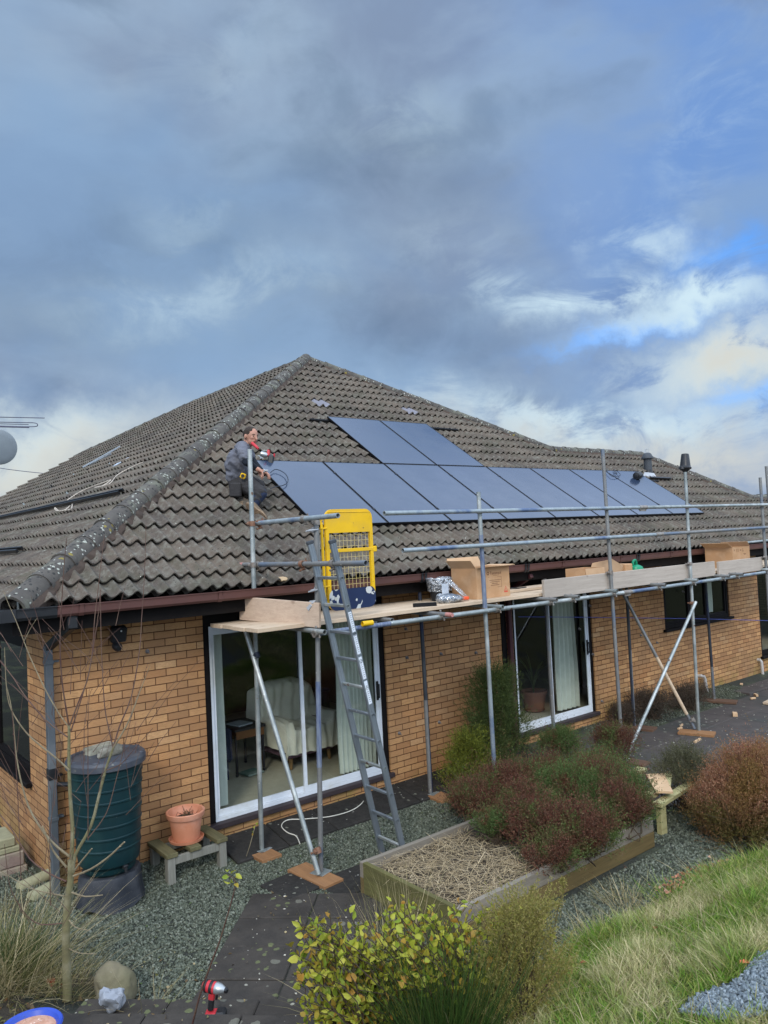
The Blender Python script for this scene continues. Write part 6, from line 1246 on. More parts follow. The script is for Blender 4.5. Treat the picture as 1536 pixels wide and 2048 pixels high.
# ================================================================== plants
def blades(name, P_, H, spread, width, mat, label, cat, droop=0.4, seg=3, parent=None, kind=None, dirs=None, jit=0.3):
    """grass blades: P_ (n,3) roots, H heights (n,), spread lean radius"""
    n = len(P_); a = rng.uniform(0, 2 * np.pi, n); ln = np.abs(rng.normal(0, spread, n))
    if dirs is None: d = np.stack([np.cos(a) * ln, np.sin(a) * ln, np.ones(n)], 1)
    else: d = dirs + rng.normal(0, jit, (n, 3)) * np.array([1, 1, 0.3])
    d /= np.linalg.norm(d, axis=1)[:, None]; hd = d * np.array([1, 1, 0]); hn = np.linalg.norm(hd, axis=1)[:, None] + 1e-6; hd /= hn
    sd = np.stack([-hd[:, 1], hd[:, 0], np.zeros(n)], 1); b = rng.uniform(0, 2 * np.pi, n); sd = sd * np.cos(b)[:, None] + np.stack([hd[:, 0], hd[:, 1], np.zeros(n)], 1) * np.sin(b)[:, None]
    V = np.zeros((n, 2 * seg + 1, 3)); W = width * rng.uniform(0.6, 1.3, n)
    for i in range(seg + 1):
        t = i / seg; c = P_ + d * (H * t)[:, None] + hd * (H * droop * rng.uniform(0.5, 1.2, n) * t * t)[:, None] if i else P_
        c = c.copy(); c[:, 2] -= H * droop * 0.45 * t * t * np.clip(hn[:, 0], 0, 1)
        if i < seg: w_ = (W * (1 - 0.75 * t ** 1.5))[:, None] * 0.5; V[:, 2 * i] = c + sd * w_; V[:, 2 * i + 1] = c - sd * w_
        else: V[:, 2 * seg] = c
    q = np.array([(2 * i, 2 * i + 1, 2 * i + 3, 2 * i + 2) for i in range(seg - 1)]); tr = np.array([(2 * seg - 2, 2 * seg - 1, 2 * seg)])
    k = (2 * seg + 1) * np.arange(n)[:, None, None]; Fs = [(q[None] + k).reshape(-1, 4), (tr[None] + k).reshape(-1, 3)] if seg > 1 else [(tr[None] + k).reshape(-1, 3)]
    o = npmesh(name, V.reshape(-1, 3), Fs, mat, parent)
    if parent is None: tag(o, label, cat, None, kind)
    return o
def leaves(name, P_, D_, L, W, mat, parent=None, fold=0.25, round_=False):
    """leaf = two half blades folded along the midrib. P_ base, D_ unit direction, L length, W width arrays"""
    n = len(P_); r = rng.normal(size=(n, 3)); s = np.cross(D_, r); s /= np.linalg.norm(s, axis=1)[:, None]; u = np.cross(s, D_); L = np.broadcast_to(L, (n,))[:, None]; W = np.broadcast_to(W, (n,))[:, None]
    c1, c2, tip = P_ + D_ * L * 0.35, P_ + D_ * L * 0.72 - u * L * 0.03, P_ + D_ * L - u * L * 0.12
    V = np.stack([P_, c1 + s * W * 0.5 + u * W * fold, c1, c1 - s * W * 0.5 + u * W * fold, c2 + s * W * 0.36 + u * W * fold * .7, c2, c2 - s * W * 0.36 + u * W * fold * .7, tip], 1)
    q = np.array([(1, 4, 5, 2), (2, 5, 6, 3)]); t3 = np.array([(0, 1, 2), (0, 2, 3), (4, 7, 5), (5, 7, 6)]); k = 8 * np.arange(n)[:, None, None]
    return npmesh(name, V.reshape(-1, 3), [(q[None] + k).reshape(-1, 4), (t3[None] + k).reshape(-1, 3)], mat, parent)
def twigs(name, lines, mat, parent, n=5):
    k = MB()
    for pts, r0, r1 in lines: k.tube(pts, [r0 + (r1 - r0) * i / (len(pts) - 1) for i in range(len(pts))], n)
    return part(k, name, mat, parent, 1.5)
def unit(v): return v / np.linalg.norm(v, axis=-1, keepdims=True)
def bush(name, label, cat, c, R, nlumps, nsprig, L, W, mat, stem, group=None, up=0.5, lump=0.42, per=16, sprigL=0.09, base=None, zmin=None, flatb=0.1, seedling=True):
    """heather-like shrub: lumps on an ellipsoid, sprigs of many tiny leaves growing outwards"""
    c = np.array(c, float); R = np.array(R, float); low = None
    if isinstance(mat, tuple): mat, low, zlow = mat
    b = base if base is not None else (c[0], c[1], g1(c[0], c[1])); th = thing(name, label, cat, b, group)
    ld_ = unit(rng.normal(size=(nlumps, 3))); ld_[:, 2] = np.abs(ld_[:, 2]) * 0.9 - flatb; lc = c + ld_ * R * rng.uniform(0.35, 0.72, (nlumps, 1)); lr = lump * R.mean() * rng.uniform(0.6, 1.25, nlumps)
    k = rng.integers(0, nlumps, nsprig); d = unit(rng.normal(size=(nsprig, 3)) + np.array([0, 0, 0.25])); p = lc[k] + d * (lr[k] * rng.uniform(0.55, 1.0, nsprig))[:, None]
    if zmin is not None: ok = p[:, 2] > zmin; p = p[ok]; d = d[ok]
    n = len(p); gd = unit(d + np.array([0, 0, up]) + rng.normal(0, 0.25, (n, 3)))
    t = rng.uniform(0, 1, (n, per)); sl_ = sprigL * rng.uniform(0.6, 1.5, n) * np.where(rng.random(n) < 0.10, 2.1, 1.0)
    P_ = p[:, None] + gd[:, None] * (t * sl_[:, None])[..., None] + rng.normal(0, 0.004, (n, per, 3)); D_ = unit(gd[:, None] * 0.9 + rng.normal(0, 0.55, (n, per, 3)))
    P_ = P_.reshape(-1, 3); D_ = D_.reshape(-1, 3); m_ = len(P_)
    # small leaves as single diamonds
    s = unit(np.cross(D_, rng.normal(size=(m_, 3)))); Lr = (L * rng.uniform(0.6, 1.3, m_))[:, None]; Wr = (W * rng.uniform(0.7, 1.3, m_))[:, None]
    V = np.stack([P_, P_ + D_ * Lr * 0.5 + s * Wr * 0.5, P_ + D_ * Lr, P_ + D_ * Lr * 0.5 - s * Wr * 0.5], 1)
    if low is None: npmesh('foliage', V.reshape(-1, 3), np.arange(4 * m_).reshape(-1, 4), mat, th)
    else:
        kz = P_[:, 2] + 0.10 * np.sin(P_[:, 0] * 7) + rng.normal(0, 0.09, m_) < zlow
        for q_, mm in ((~kz, mat), (kz, low)): npmesh('foliage', V[q_].reshape(-1, 3), np.arange(4 * q_.sum()).reshape(-1, 4), mm, th)
    ns = max(20, nlumps * 3); lines = []
    for i in range(ns):
        q = lc[rng.integers(0, nlumps)] + rng.normal(0, 0.05, 3); a = np.array(b) + rng.normal(0, 0.05, 3) * np.array([1, 1, 0]); mid = (a + q) / 2 + rng.normal(0, 0.05, 3); lines.append(([a, mid, q], 0.006, 0.0025))
    for i in range(nlumps * 2):
        q = lc[rng.integers(0, nlumps)]; d_ = unit(rng.normal(size=3) + np.array([0, 0, 0.6])); lines.append(([q, q + d_ * lump * R.mean() * 0.9, q + d_ * lump * R.mean() * 1.45 + rng.normal(0, 0.02, 3)], 0.0035, 0.0015))
    twigs('stem', lines, stem, th); return th
m_stem = M('brown_stem', (0.085, 0.06, 0.04), (0.05, 0.036, 0.025), 12, 0.9)
m_heathr = leafm('red_heather', [(0.10, 0.026, 0.018), (0.14, 0.045, 0.028), (0.045, 0.018, 0.013), (0.20, 0.10, 0.055), (0.06, 0.030, 0.018), (0.12, 0.07, 0.04)], 0.8, 0.15, patch=[(0.065, 0.105, 0.022), (0.09, 0.14, 0.030), (0.04, 0.065, 0.015), (0.14, 0.17, 0.06)], pscale=3.0)
m_heathg = leafm('green_heather', [(0.055, 0.095, 0.022), (0.085, 0.14, 0.035), (0.035, 0.06, 0.016), (0.13, 0.18, 0.06)], 0.8, 0.15, patch=[(0.12, 0.03, 0.02), (0.16, 0.06, 0.035), (0.06, 0.025, 0.018)], pscale=2.6)
m_heathb = leafm('brown_olive_heather', [(0.22, 0.075, 0.038), (0.30, 0.115, 0.065), (0.11, 0.055, 0.024), (0.42, 0.24, 0.15), (0.17, 0.085, 0.03)], 0.8, 0.15, patch=[(0.16, 0.10, 0.025), (0.20, 0.13, 0.035), (0.26, 0.12, 0.05), (0.08, 0.06, 0.02)], pscale=2.2)
m_heatho = leafm('olive_heather', [(0.085, 0.080, 0.018), (0.13, 0.11, 0.026), (0.055, 0.050, 0.014), (0.17, 0.11, 0.03)], 0.8, 0.15, patch=[(0.16, 0.07, 0.03), (0.09, 0.06, 0.02), (0.22, 0.11, 0.05)], pscale=2.5)
m_heathd = leafm('dried_heather', [(0.055, 0.036, 0.026), (0.085, 0.058, 0.042), (0.035, 0.026, 0.02), (0.12, 0.09, 0.07), (0.045, 0.05, 0.025)], 0.9, 0.1)
# raised bed
bed = thing('raised_bed', 'raised timber planting bed full of heather and straw in the middle of the yard', 'raised bed', (1.85, -2.48, -0.25))
bx0, bx1, by0, by1 = 0.52, 3.17, -3.11, -1.86
for z0, z1, m_, e in ((-0.25, -0.105, m_bedy, 0.0), (-0.104, 0.03, m_bedg, -0.004)):
    k = MB(); k.box((bx0 + e, by0 - e, z0), (bx1, by0 + 0.045 - e, z1), 0.004); part(k, 'side_board', m_, bed)
    k = MB(); k.box((bx0, by1 - 0.045, z0), (bx1, by1, z1), 0.004); part(k, 'side_board', m_bedg if e else m_bedy, bed)
k = MB(); k.box((bx0 + 0.001, by0 + 0.047, -0.25), (bx0 + 0.046, by1 - 0.047, 0.032), 0.004); part(k, 'end_board', m_bedgr, bed)
k = MB(); k.box((bx1 - 0.046, by0 + 0.047, -0.25), (bx1 - 0.001, by1 - 0.047, 0.03), 0.004); part(k, 'end_board', m_bedgr, bed)
k = MB(); 
for x_, y_ in ((bx0 + 0.08, by0 + 0.08), (bx0 + 0.08, by1 - 0.08), (bx1 - 0.08, by1 - 0.08), (bx1 - 0.08, by0 + 0.08)): k.box((x_ - 0.03, y_ - 0.03, -0.25), (x_ + 0.03, y_ + 0.03, 0.0))
part(k, 'corner_post', m_bedg, bed)
k = MB(); n_ = 24; vs = [(bx0 + 0.046 + (bx1 - bx0 - 0.092) * i / n_, by0 + 0.046 + (by1 - by0 - 0.092) * j / n_, -0.045 + 0.03 * mnoise.noise(Vector((i * .35, j * .35, 2)))) for j in range(n_ + 1) for i in range(n_ + 1)]
k.add(vs, [(j * (n_ + 1) + i, j * (n_ + 1) + i + 1, (j + 1) * (n_ + 1) + i + 1, (j + 1) * (n_ + 1) + i) for j in range(n_) for i in range(n_)]); part(k, 'soil', m_soil, bed, 2)
# straw mulch: flat-lying dead stalks
m_straw = leafm('straw', [(0.36, 0.27, 0.15), (0.48, 0.38, 0.22), (0.24, 0.17, 0.09), (0.58, 0.47, 0.30), (0.16, 0.12, 0.07)], 0.8, 0.1)
n = 2600; x = rng.uniform(0.60, 1.72, n); y = rng.uniform(-3.04, -1.93, n); k_ = (x - 0.6) * 0.75 + rng.uniform(0, .35, n) < 1.0; x, y = x[k_], y[k_]; n = len(x)
lo = rng.uniform(0, 6.28, n); dr = np.stack([np.cos(lo), np.sin(lo), rng.uniform(-0.05, 0.35, n)], 1)
blades('straw_mulch', np.stack([x, y, -0.02 + rng.uniform(0, 0.03, n)], 1), rng.uniform(0.06, 0.20, n), 0.1, 0.0055, m_straw, 'tangled dry straw stalks covering the front half of the raised bed', 'straw', 0.25, dirs=dr, jit=0.15, kind='stuff')
m_grass = leafm('green_grass', [(0.10, 0.22, 0.018), (0.17, 0.30, 0.03), (0.05, 0.11, 0.012), (0.24, 0.33, 0.05), (0.38, 0.36, 0.11), (0.06, 0.13, 0.015)], 0.6, 0.3, patch=[(0.48, 0.42, 0.21), (0.60, 0.52, 0.29), (0.18, 0.24, 0.05), (0.34, 0.31, 0.12)], pscale=1.6)
m_drygr = leafm('dry_grass', [(0.34, 0.27, 0.14), (0.46, 0.38, 0.22), (0.20, 0.17, 0.07), (0.13, 0.14, 0.04), (0.55, 0.46, 0.28)], 0.7, 0.25)
m_rush = leafm('dark_rush', [(0.020, 0.050, 0.010), (0.035, 0.075, 0.014), (0.055, 0.10, 0.02), (0.012, 0.03, 0.008), (0.12, 0.13, 0.035)], 0.5, 0.15)
def lump_heather(i, name, lab, x, y, r, h, mat, dens=1.0, cat='heather'):
    h *= 1.35; r *= 1.12; bush(name, lab, cat, (x, y, -0.04 + h * 0.38), (r, r * 0.85, h * 0.60), 15, int(1500 * dens), 0.0145, 0.0068, mat, m_stem, 'heather clumps in and around the raised bed', up=1.1, per=18, sprigL=0.14, base=(x, y, -0.05), zmin=-0.12, lump=0.33)
for i, (px_, py_, r, h, mt, dn, lab) in enumerate((
    (1215, 1690, 0.30, 0.26, m_heathr, 1.2, 'dark red heather tumbling over the front sleeper near the far corner'), (1110, 1710, 0.26, 0.18, m_heathr, 0.6, 'low red heather at the front edge beside the straw'), (1250, 1640, 0.30, 0.34, m_heathr, 1.0, 'rust brown heather in the middle of the far half of the bed'), (1045, 1625, 0.30, 0.30, m_heathr, 1.1, 'brown-red heather in the middle of the bed next to the straw'),
   
    (1010, 1590, 0.42, 0.34, m_heathr, 1.6, 'rust red heather clump in the bed just right of the blue-streaked post'), (930, 1600, 0.30, 0.24, m_heathr, 0.9, 'low brownish heather clump at the back left of the raised bed'),
    (1085, 1655, 0.40, 0.26, m_heathr, 1.5, 'wide dark red heather clump spilling over the middle of the raised bed'), (1150, 1600, 0.42, 0.36, m_heathg, 1.7, 'largest green heather clump in the centre of the raised bed'),
    (1235, 1580, 0.36, 0.40, m_heathr, 1.3, 'tall dark red heather clump at the far end of the raised bed'), (1180, 1680, 0.34, 0.26, m_heathr, 1.3, 'dark red heather hanging over the front sleeper of the bed'),
    (1285, 1600, 0.28, 0.36, m_heathg, 0.9, 'green heather clump at the right-hand corner of the raised bed'), (1075, 1585, 0.30, 0.30, m_heathg, 0.9, 'green heather clump between the red ones at the back of the bed'),
    (985, 1650, 0.22, 0.18, m_heathg, 0.5, 'small green tuft between straw and red heather in the bed'))):
    p = atz(px_, py_ + 18, 0.02); x_ = min(max(p[0], bx0 + 0.25), bx1 - 0.02); y_ = min(max(p[1], by0 + 0.06), by1 + 0.1); lump_heather(i, 'heather', lab, x_, y_, r, h, mt, dn)
for i, (x_, y_, r, h, mt, lab) in enumerate(((4.35, -1.05, 0.34, 0.62, m_heathg, 'tall green and red heather behind the bed near the sliding door pad'), (5.05, -1.40, 0.36, 0.66, m_heathr, 'red-topped heather clump beside the third tall post'), (3.55, -1.55, 0.34, 0.50, m_heathr, 'red heather clump growing behind the raised bed'), (2.55, -1.15, 0.26, 0.30, m_heathg, 'small green and red heather by the shaded post pad'), (2.95, -1.25, 0.26, 0.30, m_heathr, 'low red heather at the foot of the blue-streaked post'), (4.0, -1.9, 0.40, 0.55, m_heathg, 'broad green heather behind the far corner of the bed'))):
    bush('heather', lab, 'heather', (x_, y_, -0.25 + h * 0.45), (r, r * 0.9, h * 0.55), 13, 1900, 0.0145, 0.0068, mt, m_stem, 'heather clumps in and around the raised bed', up=0.9, per=13, sprigL=0.10, zmin=-0.24)
# big heather bush on the right
bush('large_heather_bush', 'big rounded red-brown and olive heather bush at the right edge', 'shrub', (4.18, -3.66, 0.14), (0.92, 0.66, 0.74), 56, 17000, 0.0145, 0.0066, (m_heathb, m_heatho, 0.16), m_stem, up=0.9, lump=0.34, per=17, sprigL=0.12, zmin=-0.25, flatb=0.5)
bush('large_heather_bush', 'grey-green heather shoulder on the left of the big heather bush', 'shrub', (4.25, -2.80, 0.05), (0.42, 0.36, 0.50), 14, 2600, 0.0135, 0.006, leafm('grey_green_heather', [(0.07, 0.075, 0.035), (0.10, 0.10, 0.05), (0.05, 0.05, 0.025), (0.14, 0.13, 0.08)], 0.8, 0.15), m_stem, up=0.9, per=14, sprigL=0.10, zmin=-0.24)
for i, (x_, y_, r, h, lab) in enumerate(((7.55, -0.35, 0.55, 0.50, 'dried brown heather clump against the wall under the window'), (8.55, -0.45, 0.52, 0.40, 'paler dried heather clump right of the crossing braces'), (6.95, -0.22, 0.35, 0.36, 'small dried heather clump by the sliding door corner'))):
    bush('dried_heather', lab, 'heather', (x_, y_, -0.25 + h * 0.42), (r, 0.30, h * 0.55), 16, 2000, 0.016, 0.0065, m_heathd, m_stem, 'dried heather clumps along the wall', up=0.8, per=12, sprigL=0.10, zmin=-0.25)
# wispy conifer + yellow-green one at the wall
def wispy(name, label, c, R, n, L, mat, stem, up, lean=(0, 0, 0), cat='shrub', per=22, sp=0.22, w_=0.006, taper=0.7, nst=24, spread=0.28):
    c = np.array(c, float); b = (c[0], c[1], g1(c[0], c[1])); th = thing(name, label, cat, b); u = rng.uniform(0, 1, n) ** 0.8; rad = (1 - taper * u ** 1.3) * np.sqrt(rng.uniform(0.05, 1, n)); a = rng.uniform(0, 6.283, n)
    a_l = np.round(a / 6.283 * 9) / 9 * 6.283; rad *= 0.72 + 0.38 * np.sin(a_l * 3 + u * 9)
    p = np.stack([c[0] + R[0] * rad * np.cos(a) + lean[0] * u, c[1] + R[1] * rad * np.sin(a) + lean[1] * u, b[2] + R[2] * u * rng.uniform(0.9, 1.0, n)], 1)
    out_ = unit(np.stack([np.cos(a) * spread * 1.6, np.sin(a) * spread * 1.6, np.full(n, up)], 1) + rng.normal(0, spread, (n, 3))); t = rng.uniform(0, 1, (n, per)); P_ = (p[:, None] + out_[:, None] * (t * sp * rng.uniform(0.5, 1.3, (n, 1)))[..., None]).reshape(-1, 3)
    D_ = unit(out_[:, None] + rng.normal(0, 0.55, (n, per, 3))).reshape(-1, 3); m_ = len(P_); s = unit(np.cross(D_, rng.normal(size=(m_, 3)))); Lr = (L * rng.uniform(0.5, 1.3, m_))[:, None]
    V = np.stack([P_, P_ + D_ * Lr * 0.5 + s * w_ * 0.5, P_ + D_ * Lr, P_ + D_ * Lr * 0.5 - s * w_ * 0.5], 1); npmesh('foliage', V.reshape(-1, 3), np.arange(4 * m_).reshape(-1, 4), mat, th)
    lines = []
    for i in range(nst):
        j = rng.integers(0, n); q = p[j]; a0 = np.array(b) + rng.normal(0, 0.03, 3) * np.array([1, 1, 0]); lines.append(([a0, (a0 + q) / 2 + rng.normal(0, 0.03, 3), q], 0.010, 0.003))
    twigs('stem', lines, stem, th); return th
m_con = leafm('dark_conifer', [(0.038, 0.062, 0.016), (0.062, 0.090, 0.022), (0.024, 0.042, 0.011), (0.10, 0.125, 0.03)], 0.7, 0.15); m_cony = leafm('yellow_green_conifer', [(0.15, 0.17, 0.02), (0.22, 0.24, 0.03), (0.09, 0.115, 0.018), (0.06, 0.07, 0.015)], 0.7, 0.2)
wispy('conifer_shrub', 'tall feathery dark green shrub against the wall by the maroon downpipe', (3.70, -0.50), (0.62, 0.36, 1.36), 3600, 0.030, m_con, m_stem, 0.8, (0.10, 0, 0), sp=0.20, w_=0.005, taper=0.58, spread=0.38)
wispy('conifer_shrub', 'yellow-green feathery shrub in front of the dark one at the wall', (3.22, -0.55), (0.46, 0.30, 0.62), 1500, 0.030, m_cony, m_stem, 0.8, (0.05, 0, 0), sp=0.17, w_=0.006, taper=0.6)
# ------------------------------------------------------------------ lawn grass
def lawn_pts(n, x0, x1, y0, y1): 
    x = rng.uniform(x0, x1, n); y = rng.uniform(y0, y1, n); k = lawn_m(x, y) & ~drive_m(x, y) | (lawn_m(x, y) & drive_m(x, y) & (rng.random(n) < 0.012)); return np.stack([x[k], y[k], gz(x, y)[k]], 1)
GP = lawn_pts(100000, -0.9, 4.4, -6.0, -3.5); GP2 = lawn_pts(26000, 4.0, 8, -7, -3.6)
gh = 0.065 + 0.085 * np.clip(np.sin(GP[:, 0] * 4.1 + 1.5 * np.sin(GP[:, 1] * 3.3)) * np.sin(GP[:, 1] * 5.2), 0, 1)
blades('grass', GP, gh * rng.uniform(0.5, 1.4, len(GP)), 0.70, 0.0062, m_grass, 'rough lawn grass mixed with dry blades on the sloping bank', 'grass', 0.55, kind='stuff')
blades('grass', GP2, rng.uniform(0.05, 0.12, len(GP2)), 0.7, 0.007, m_grass, 'rough grass on the far right of the bank', 'grass', 0.5, kind='stuff')
GP3 = lawn_pts(5200, -0.6, 4.4, -5.6, -3.5); blades('dry_grass', GP3, rng.uniform(0.07, 0.20, len(GP3)), 1.0, 0.0045, m_drygr, 'long dry straw-coloured stalks lying over the lawn', 'grass', 0.8, kind='stuff')
# tufts
def tuft(name, label, c, n, r, h, w_, mat, lean=0.35, droop=0.3, cat='grass clump', group=None, seg=4):
    x = c[0] + rng.normal(0, r, n); y = c[1] + rng.normal(0, r, n); b = (c[0], c[1], g1(c[0], c[1])); th = thing(name, label, cat, b, group); P_ = np.stack([x, y, gz(x, y)], 1)
    d = np.stack([(x - c[0]) / r * lean * 0.5, (y - c[1]) / r * lean * 0.5, np.ones(n)], 1); blades('blades', P_, h * rng.uniform(0.45, 1.1, n), 0, w_, mat, '', '', droop, seg, th, dirs=d, jit=lean * 0.35); return th
rb = atz(860, 2120, 0.10)
tuft('rush_clump', 'dense dark green rush clump in the bottom foreground', (-0.66, -4.18), 950, 0.12, 0.66, 0.0048, m_rush, 0.42, 0.12, 'rushes')
tuft('rush_clump', 'thin dark rush clump growing in front of the raised bed', (-0.05, -3.42), 240, 0.06, 0.52, 0.0042, m_rush, 0.25, 0.10, 'rushes')
tuft('grass_clump', 'pale dry grass stalks rising before the left corner of the bed', (-0.10, -3.05), 150, 0.16, 0.46, 0.0040, m_drygr, 0.40, 0.25)
tuft('grass_clump', 'tall pale stalks in front of the left end board of the bed', (0.28, -2.75), 130, 0.13, 0.55, 0.0040, m_drygr, 0.35, 0.2)
tuft('grass_clump', 'dry stalks standing among the yellow-green leaves in the foreground', (-0.50, -3.72), 170, 0.20, 0.55, 0.0038, m_drygr, 0.55, 0.3)
tuft('rush_clump', 'sparse tall rushes between the yellow-leaved shrub and the bed', (-0.35, -3.35), 200, 0.14, 0.70, 0.0038, m_drygr, 0.3, 0.15, 'rushes')
tuft('grass_clump', 'pale dry stalks fanning over the paving left of the yellow-leaved shrub', (-0.62, -3.25), 70, 0.10, 0.40, 0.0038, m_drygr, 0.95, 0.35)
tuft('grass_clump', 'large dry grass clump at the left edge below the bare sapling', (-2.28, -1.30), 1000, 0.17, 0.72, 0.0048, m_drygr, 0.8, 0.55)
tuft('grass_clump', 'dark green rushes inside the dry grass clump at the left edge', (-2.10, -1.22), 420, 0.09, 0.50, 0.0045, m_rush, 0.4, 0.2, 'rushes')
tuft('grass_clump', 'low pale grass tuft behind the boulder and sapling', (-1.92, -1.55), 320, 0.13, 0.26, 0.0042, m_drygr, 0.9, 0.6)
tuft('grass_clump', 'dry stalks trailing over the steps beside the boulder', (-1.62, -2.35), 60, 0.10, 0.30, 0.0036, m_drygr, 1.6, 0.6)
for i, (px_, py_) in enumerate(((1230, 1780), (1320, 1770), (1410, 1740), (1500, 1720), (1180, 1850), (1440, 1800), (1530, 1830))):
    p = atz(px_, py_, -0.15); tuft('grass_tuft', ['dry grass tuft on the lawn bank, %s' % s for s in ('leftmost', 'second from left', 'third from left', 'under the big bush', 'lowest by the path gravel', 'in the middle of the bank', 'at the right edge')][i], (p[0], p[1] - 0.1), 260, 0.12, 0.20, 0.0048, m_drygr if i % 2 == 0 else m_grass, 0.9, 0.5, group='grass tufts on the bank', seg=3)
# weeds among the gravel near the bed and left bed leaves
m_weed = leafm('weed_leaf', [(0.06, 0.10, 0.025), (0.10, 0.15, 0.04), (0.05, 0.07, 0.02), (0.16, 0.17, 0.06)], 0.6, 0.25)
P_ = scatter(2600, -3.2, -1.6, -2.9, -0.6, flowerbed, 0.005); D_ = unit(rng.normal(size=(len(P_), 3)) * np.array([1, 1, 0.35]) + np.array([0, 0, 0.25]))
o = leaves('ground_cover', P_, D_, rng.uniform(0.02, 0.05, len(P_)), rng.uniform(0.012, 0.03, len(P_)), leafm('litter', [(0.06, 0.075, 0.02), (0.11, 0.08, 0.04), (0.07, 0.045, 0.025), (0.12, 0.13, 0.035), (0.22, 0.16, 0.09), (0.05, 0.06, 0.02), (0.16, 0.06, 0.02)], 0.8, 0.15)); tag(o, 'leaf litter and small weeds over the bed soil at bottom left', 'leaf litter', None, 'stuff')
P_ = scatter(620, -1.6, 4.4, -3.75, -0.6, gm, 0.012); D_ = unit(rng.normal(size=(len(P_), 3)) * np.array([1, 1, 0.25])); o = leaves('gravel_weeds', P_, D_, rng.uniform(0.012, 0.03, len(P_)), rng.uniform(0.006, 0.014, len(P_)), m_weed); tag(o, 'small green weeds sprinkled through the grey gravel', 'weeds', None, 'stuff')
P_ = np.concatenate([scatter(420, -2.2, 1.4, -4.2, -1.1, lambda x, y: onpath(x, y) | (-0.7071 * (x + 1.475) - 0.7071 * (y + 2.225) > 0), 0.03), scatter(160, -1.6, 0.5, -3.7, -1.6, gm, 0.02)])
uu = -0.70 * (P_[:, 0] - sc0.x) - 0.714 * (P_[:, 1] - sc0.y); P_[:, 2] = np.where(uu > 0, -0.10 + 0.145 * np.floor(uu / 0.40) + 0.012, P_[:, 2]); P_ = P_[(P_[:, 0] < 0.6)]
D_ = unit(rng.normal(size=(len(P_), 3)) * np.array([1, 1, 0.15])); o = leaves('path_litter', P_, D_, rng.uniform(0.012, 0.04, len(P_)), rng.uniform(0.006, 0.02, len(P_)), leafm('path_litter', [(0.16, 0.11, 0.05), (0.09, 0.06, 0.03), (0.26, 0.20, 0.10), (0.10, 0.11, 0.03), (0.36, 0.29, 0.16), (0.05, 0.035, 0.02)], 0.8, 0.1)); tag(o, 'brown leaf bits scattered over the dark path and steps', 'leaf litter', None, 'stuff')
# orange fallen leaves at the lawn's upper edge
m_orl = leafm('fallen_leaf', [(0.42, 0.17, 0.10), (0.52, 0.25, 0.16), (0.30, 0.11, 0.06), (0.45, 0.30, 0.20)], 0.7, 0.2)
Q = [atz(px_, py_, -0.22) for px_, py_ in ((1330, 1785), (1345, 1776), (1360, 1770), (1378, 1762), (1400, 1750), (1420, 1742), (1440, 1733), (1385, 1760), (1410, 1745))]
P_ = np.concatenate([q + rng.normal(0, 0.045, (26, 3)) * np.array([1.4, 1, 0]) for q in Q]); P_[:, 2] = gz(P_[:, 0], P_[:, 1]) + rng.uniform(0.02, 0.085, len(P_)); D_ = unit(rng.normal(size=(len(P_), 3)) * np.array([1, 1, 0.4]))
o = leaves('fallen_leaves', P_, D_, rng.uniform(0.02, 0.045, len(P_)), rng.uniform(0.015, 0.03, len(P_)), m_orl); tag(o, 'drift of orange-pink fallen leaves along the top edge of the lawn', 'fallen leaves', None, 'stuff')
m_one = M('orange_leaf', (0.62, 0.16, 0.07), None, 5, 0.6); m_redl = M('russet_leaf', (0.23, 0.05, 0.02), None, 5, 0.7)
def single_leaf(px_, py_, L, m_, lab, zg=0.2):
    p = None
    for z in np.linspace(-0.3, 1.2, 300):
        q = atz(px_, py_, z)
        if abs(z - g1(q[0], q[1])) < 0.006: p = q; break
    if p is None: p = atz(px_, py_, zg)
    c = Vector(p) + Vector((0, 0, 0.045)); a = random.uniform(0, 6.28); e1 = Vector((math.cos(a), math.sin(a), 0.15)); e2 = Vector((-math.sin(a), math.cos(a), 0.1)); mb = MB(); vs = []
    for i in range(7): t = i / 6; w_ = math.sin(math.pi * t) ** 0.7 * 0.30 * L; cc = c + e1 * (t - 0.5) * L + Vector((0, 0, 0.1 * L * math.sin(t * 3))); vs += [cc + e2 * w_ + Vector((0, 0, w_ * .3)), cc, cc - e2 * w_ + Vector((0, 0, w_ * .3))]
    mb.add(vs, [(3 * i + k, 3 * i + 3 + k, 3 * i + 4 + k, 3 * i + 1 + k) for i in range(6) for k in range(2)]); return solo(mb, 'fallen_leaf', m_, lab, 'leaf', smooth=2)
single_leaf(1493, 1944, 0.085, m_one, 'bright orange leaf lying at the edge of the blue slate chippings'); single_leaf(1311, 1869, 0.06, m_redl, 'russet leaf standing in the green lawn grass'); single_leaf(1221, 1912, 0.06, m_redl, 'russet leaf in the lawn left of the middle'); single_leaf(1170, 1940, 0.06, m_redl, 'dark russet leaf at the left side of the lawn'); single_leaf(102, 1978, 0.10, m_redl, 'curled brown leaf at the foot of the bare sapling')

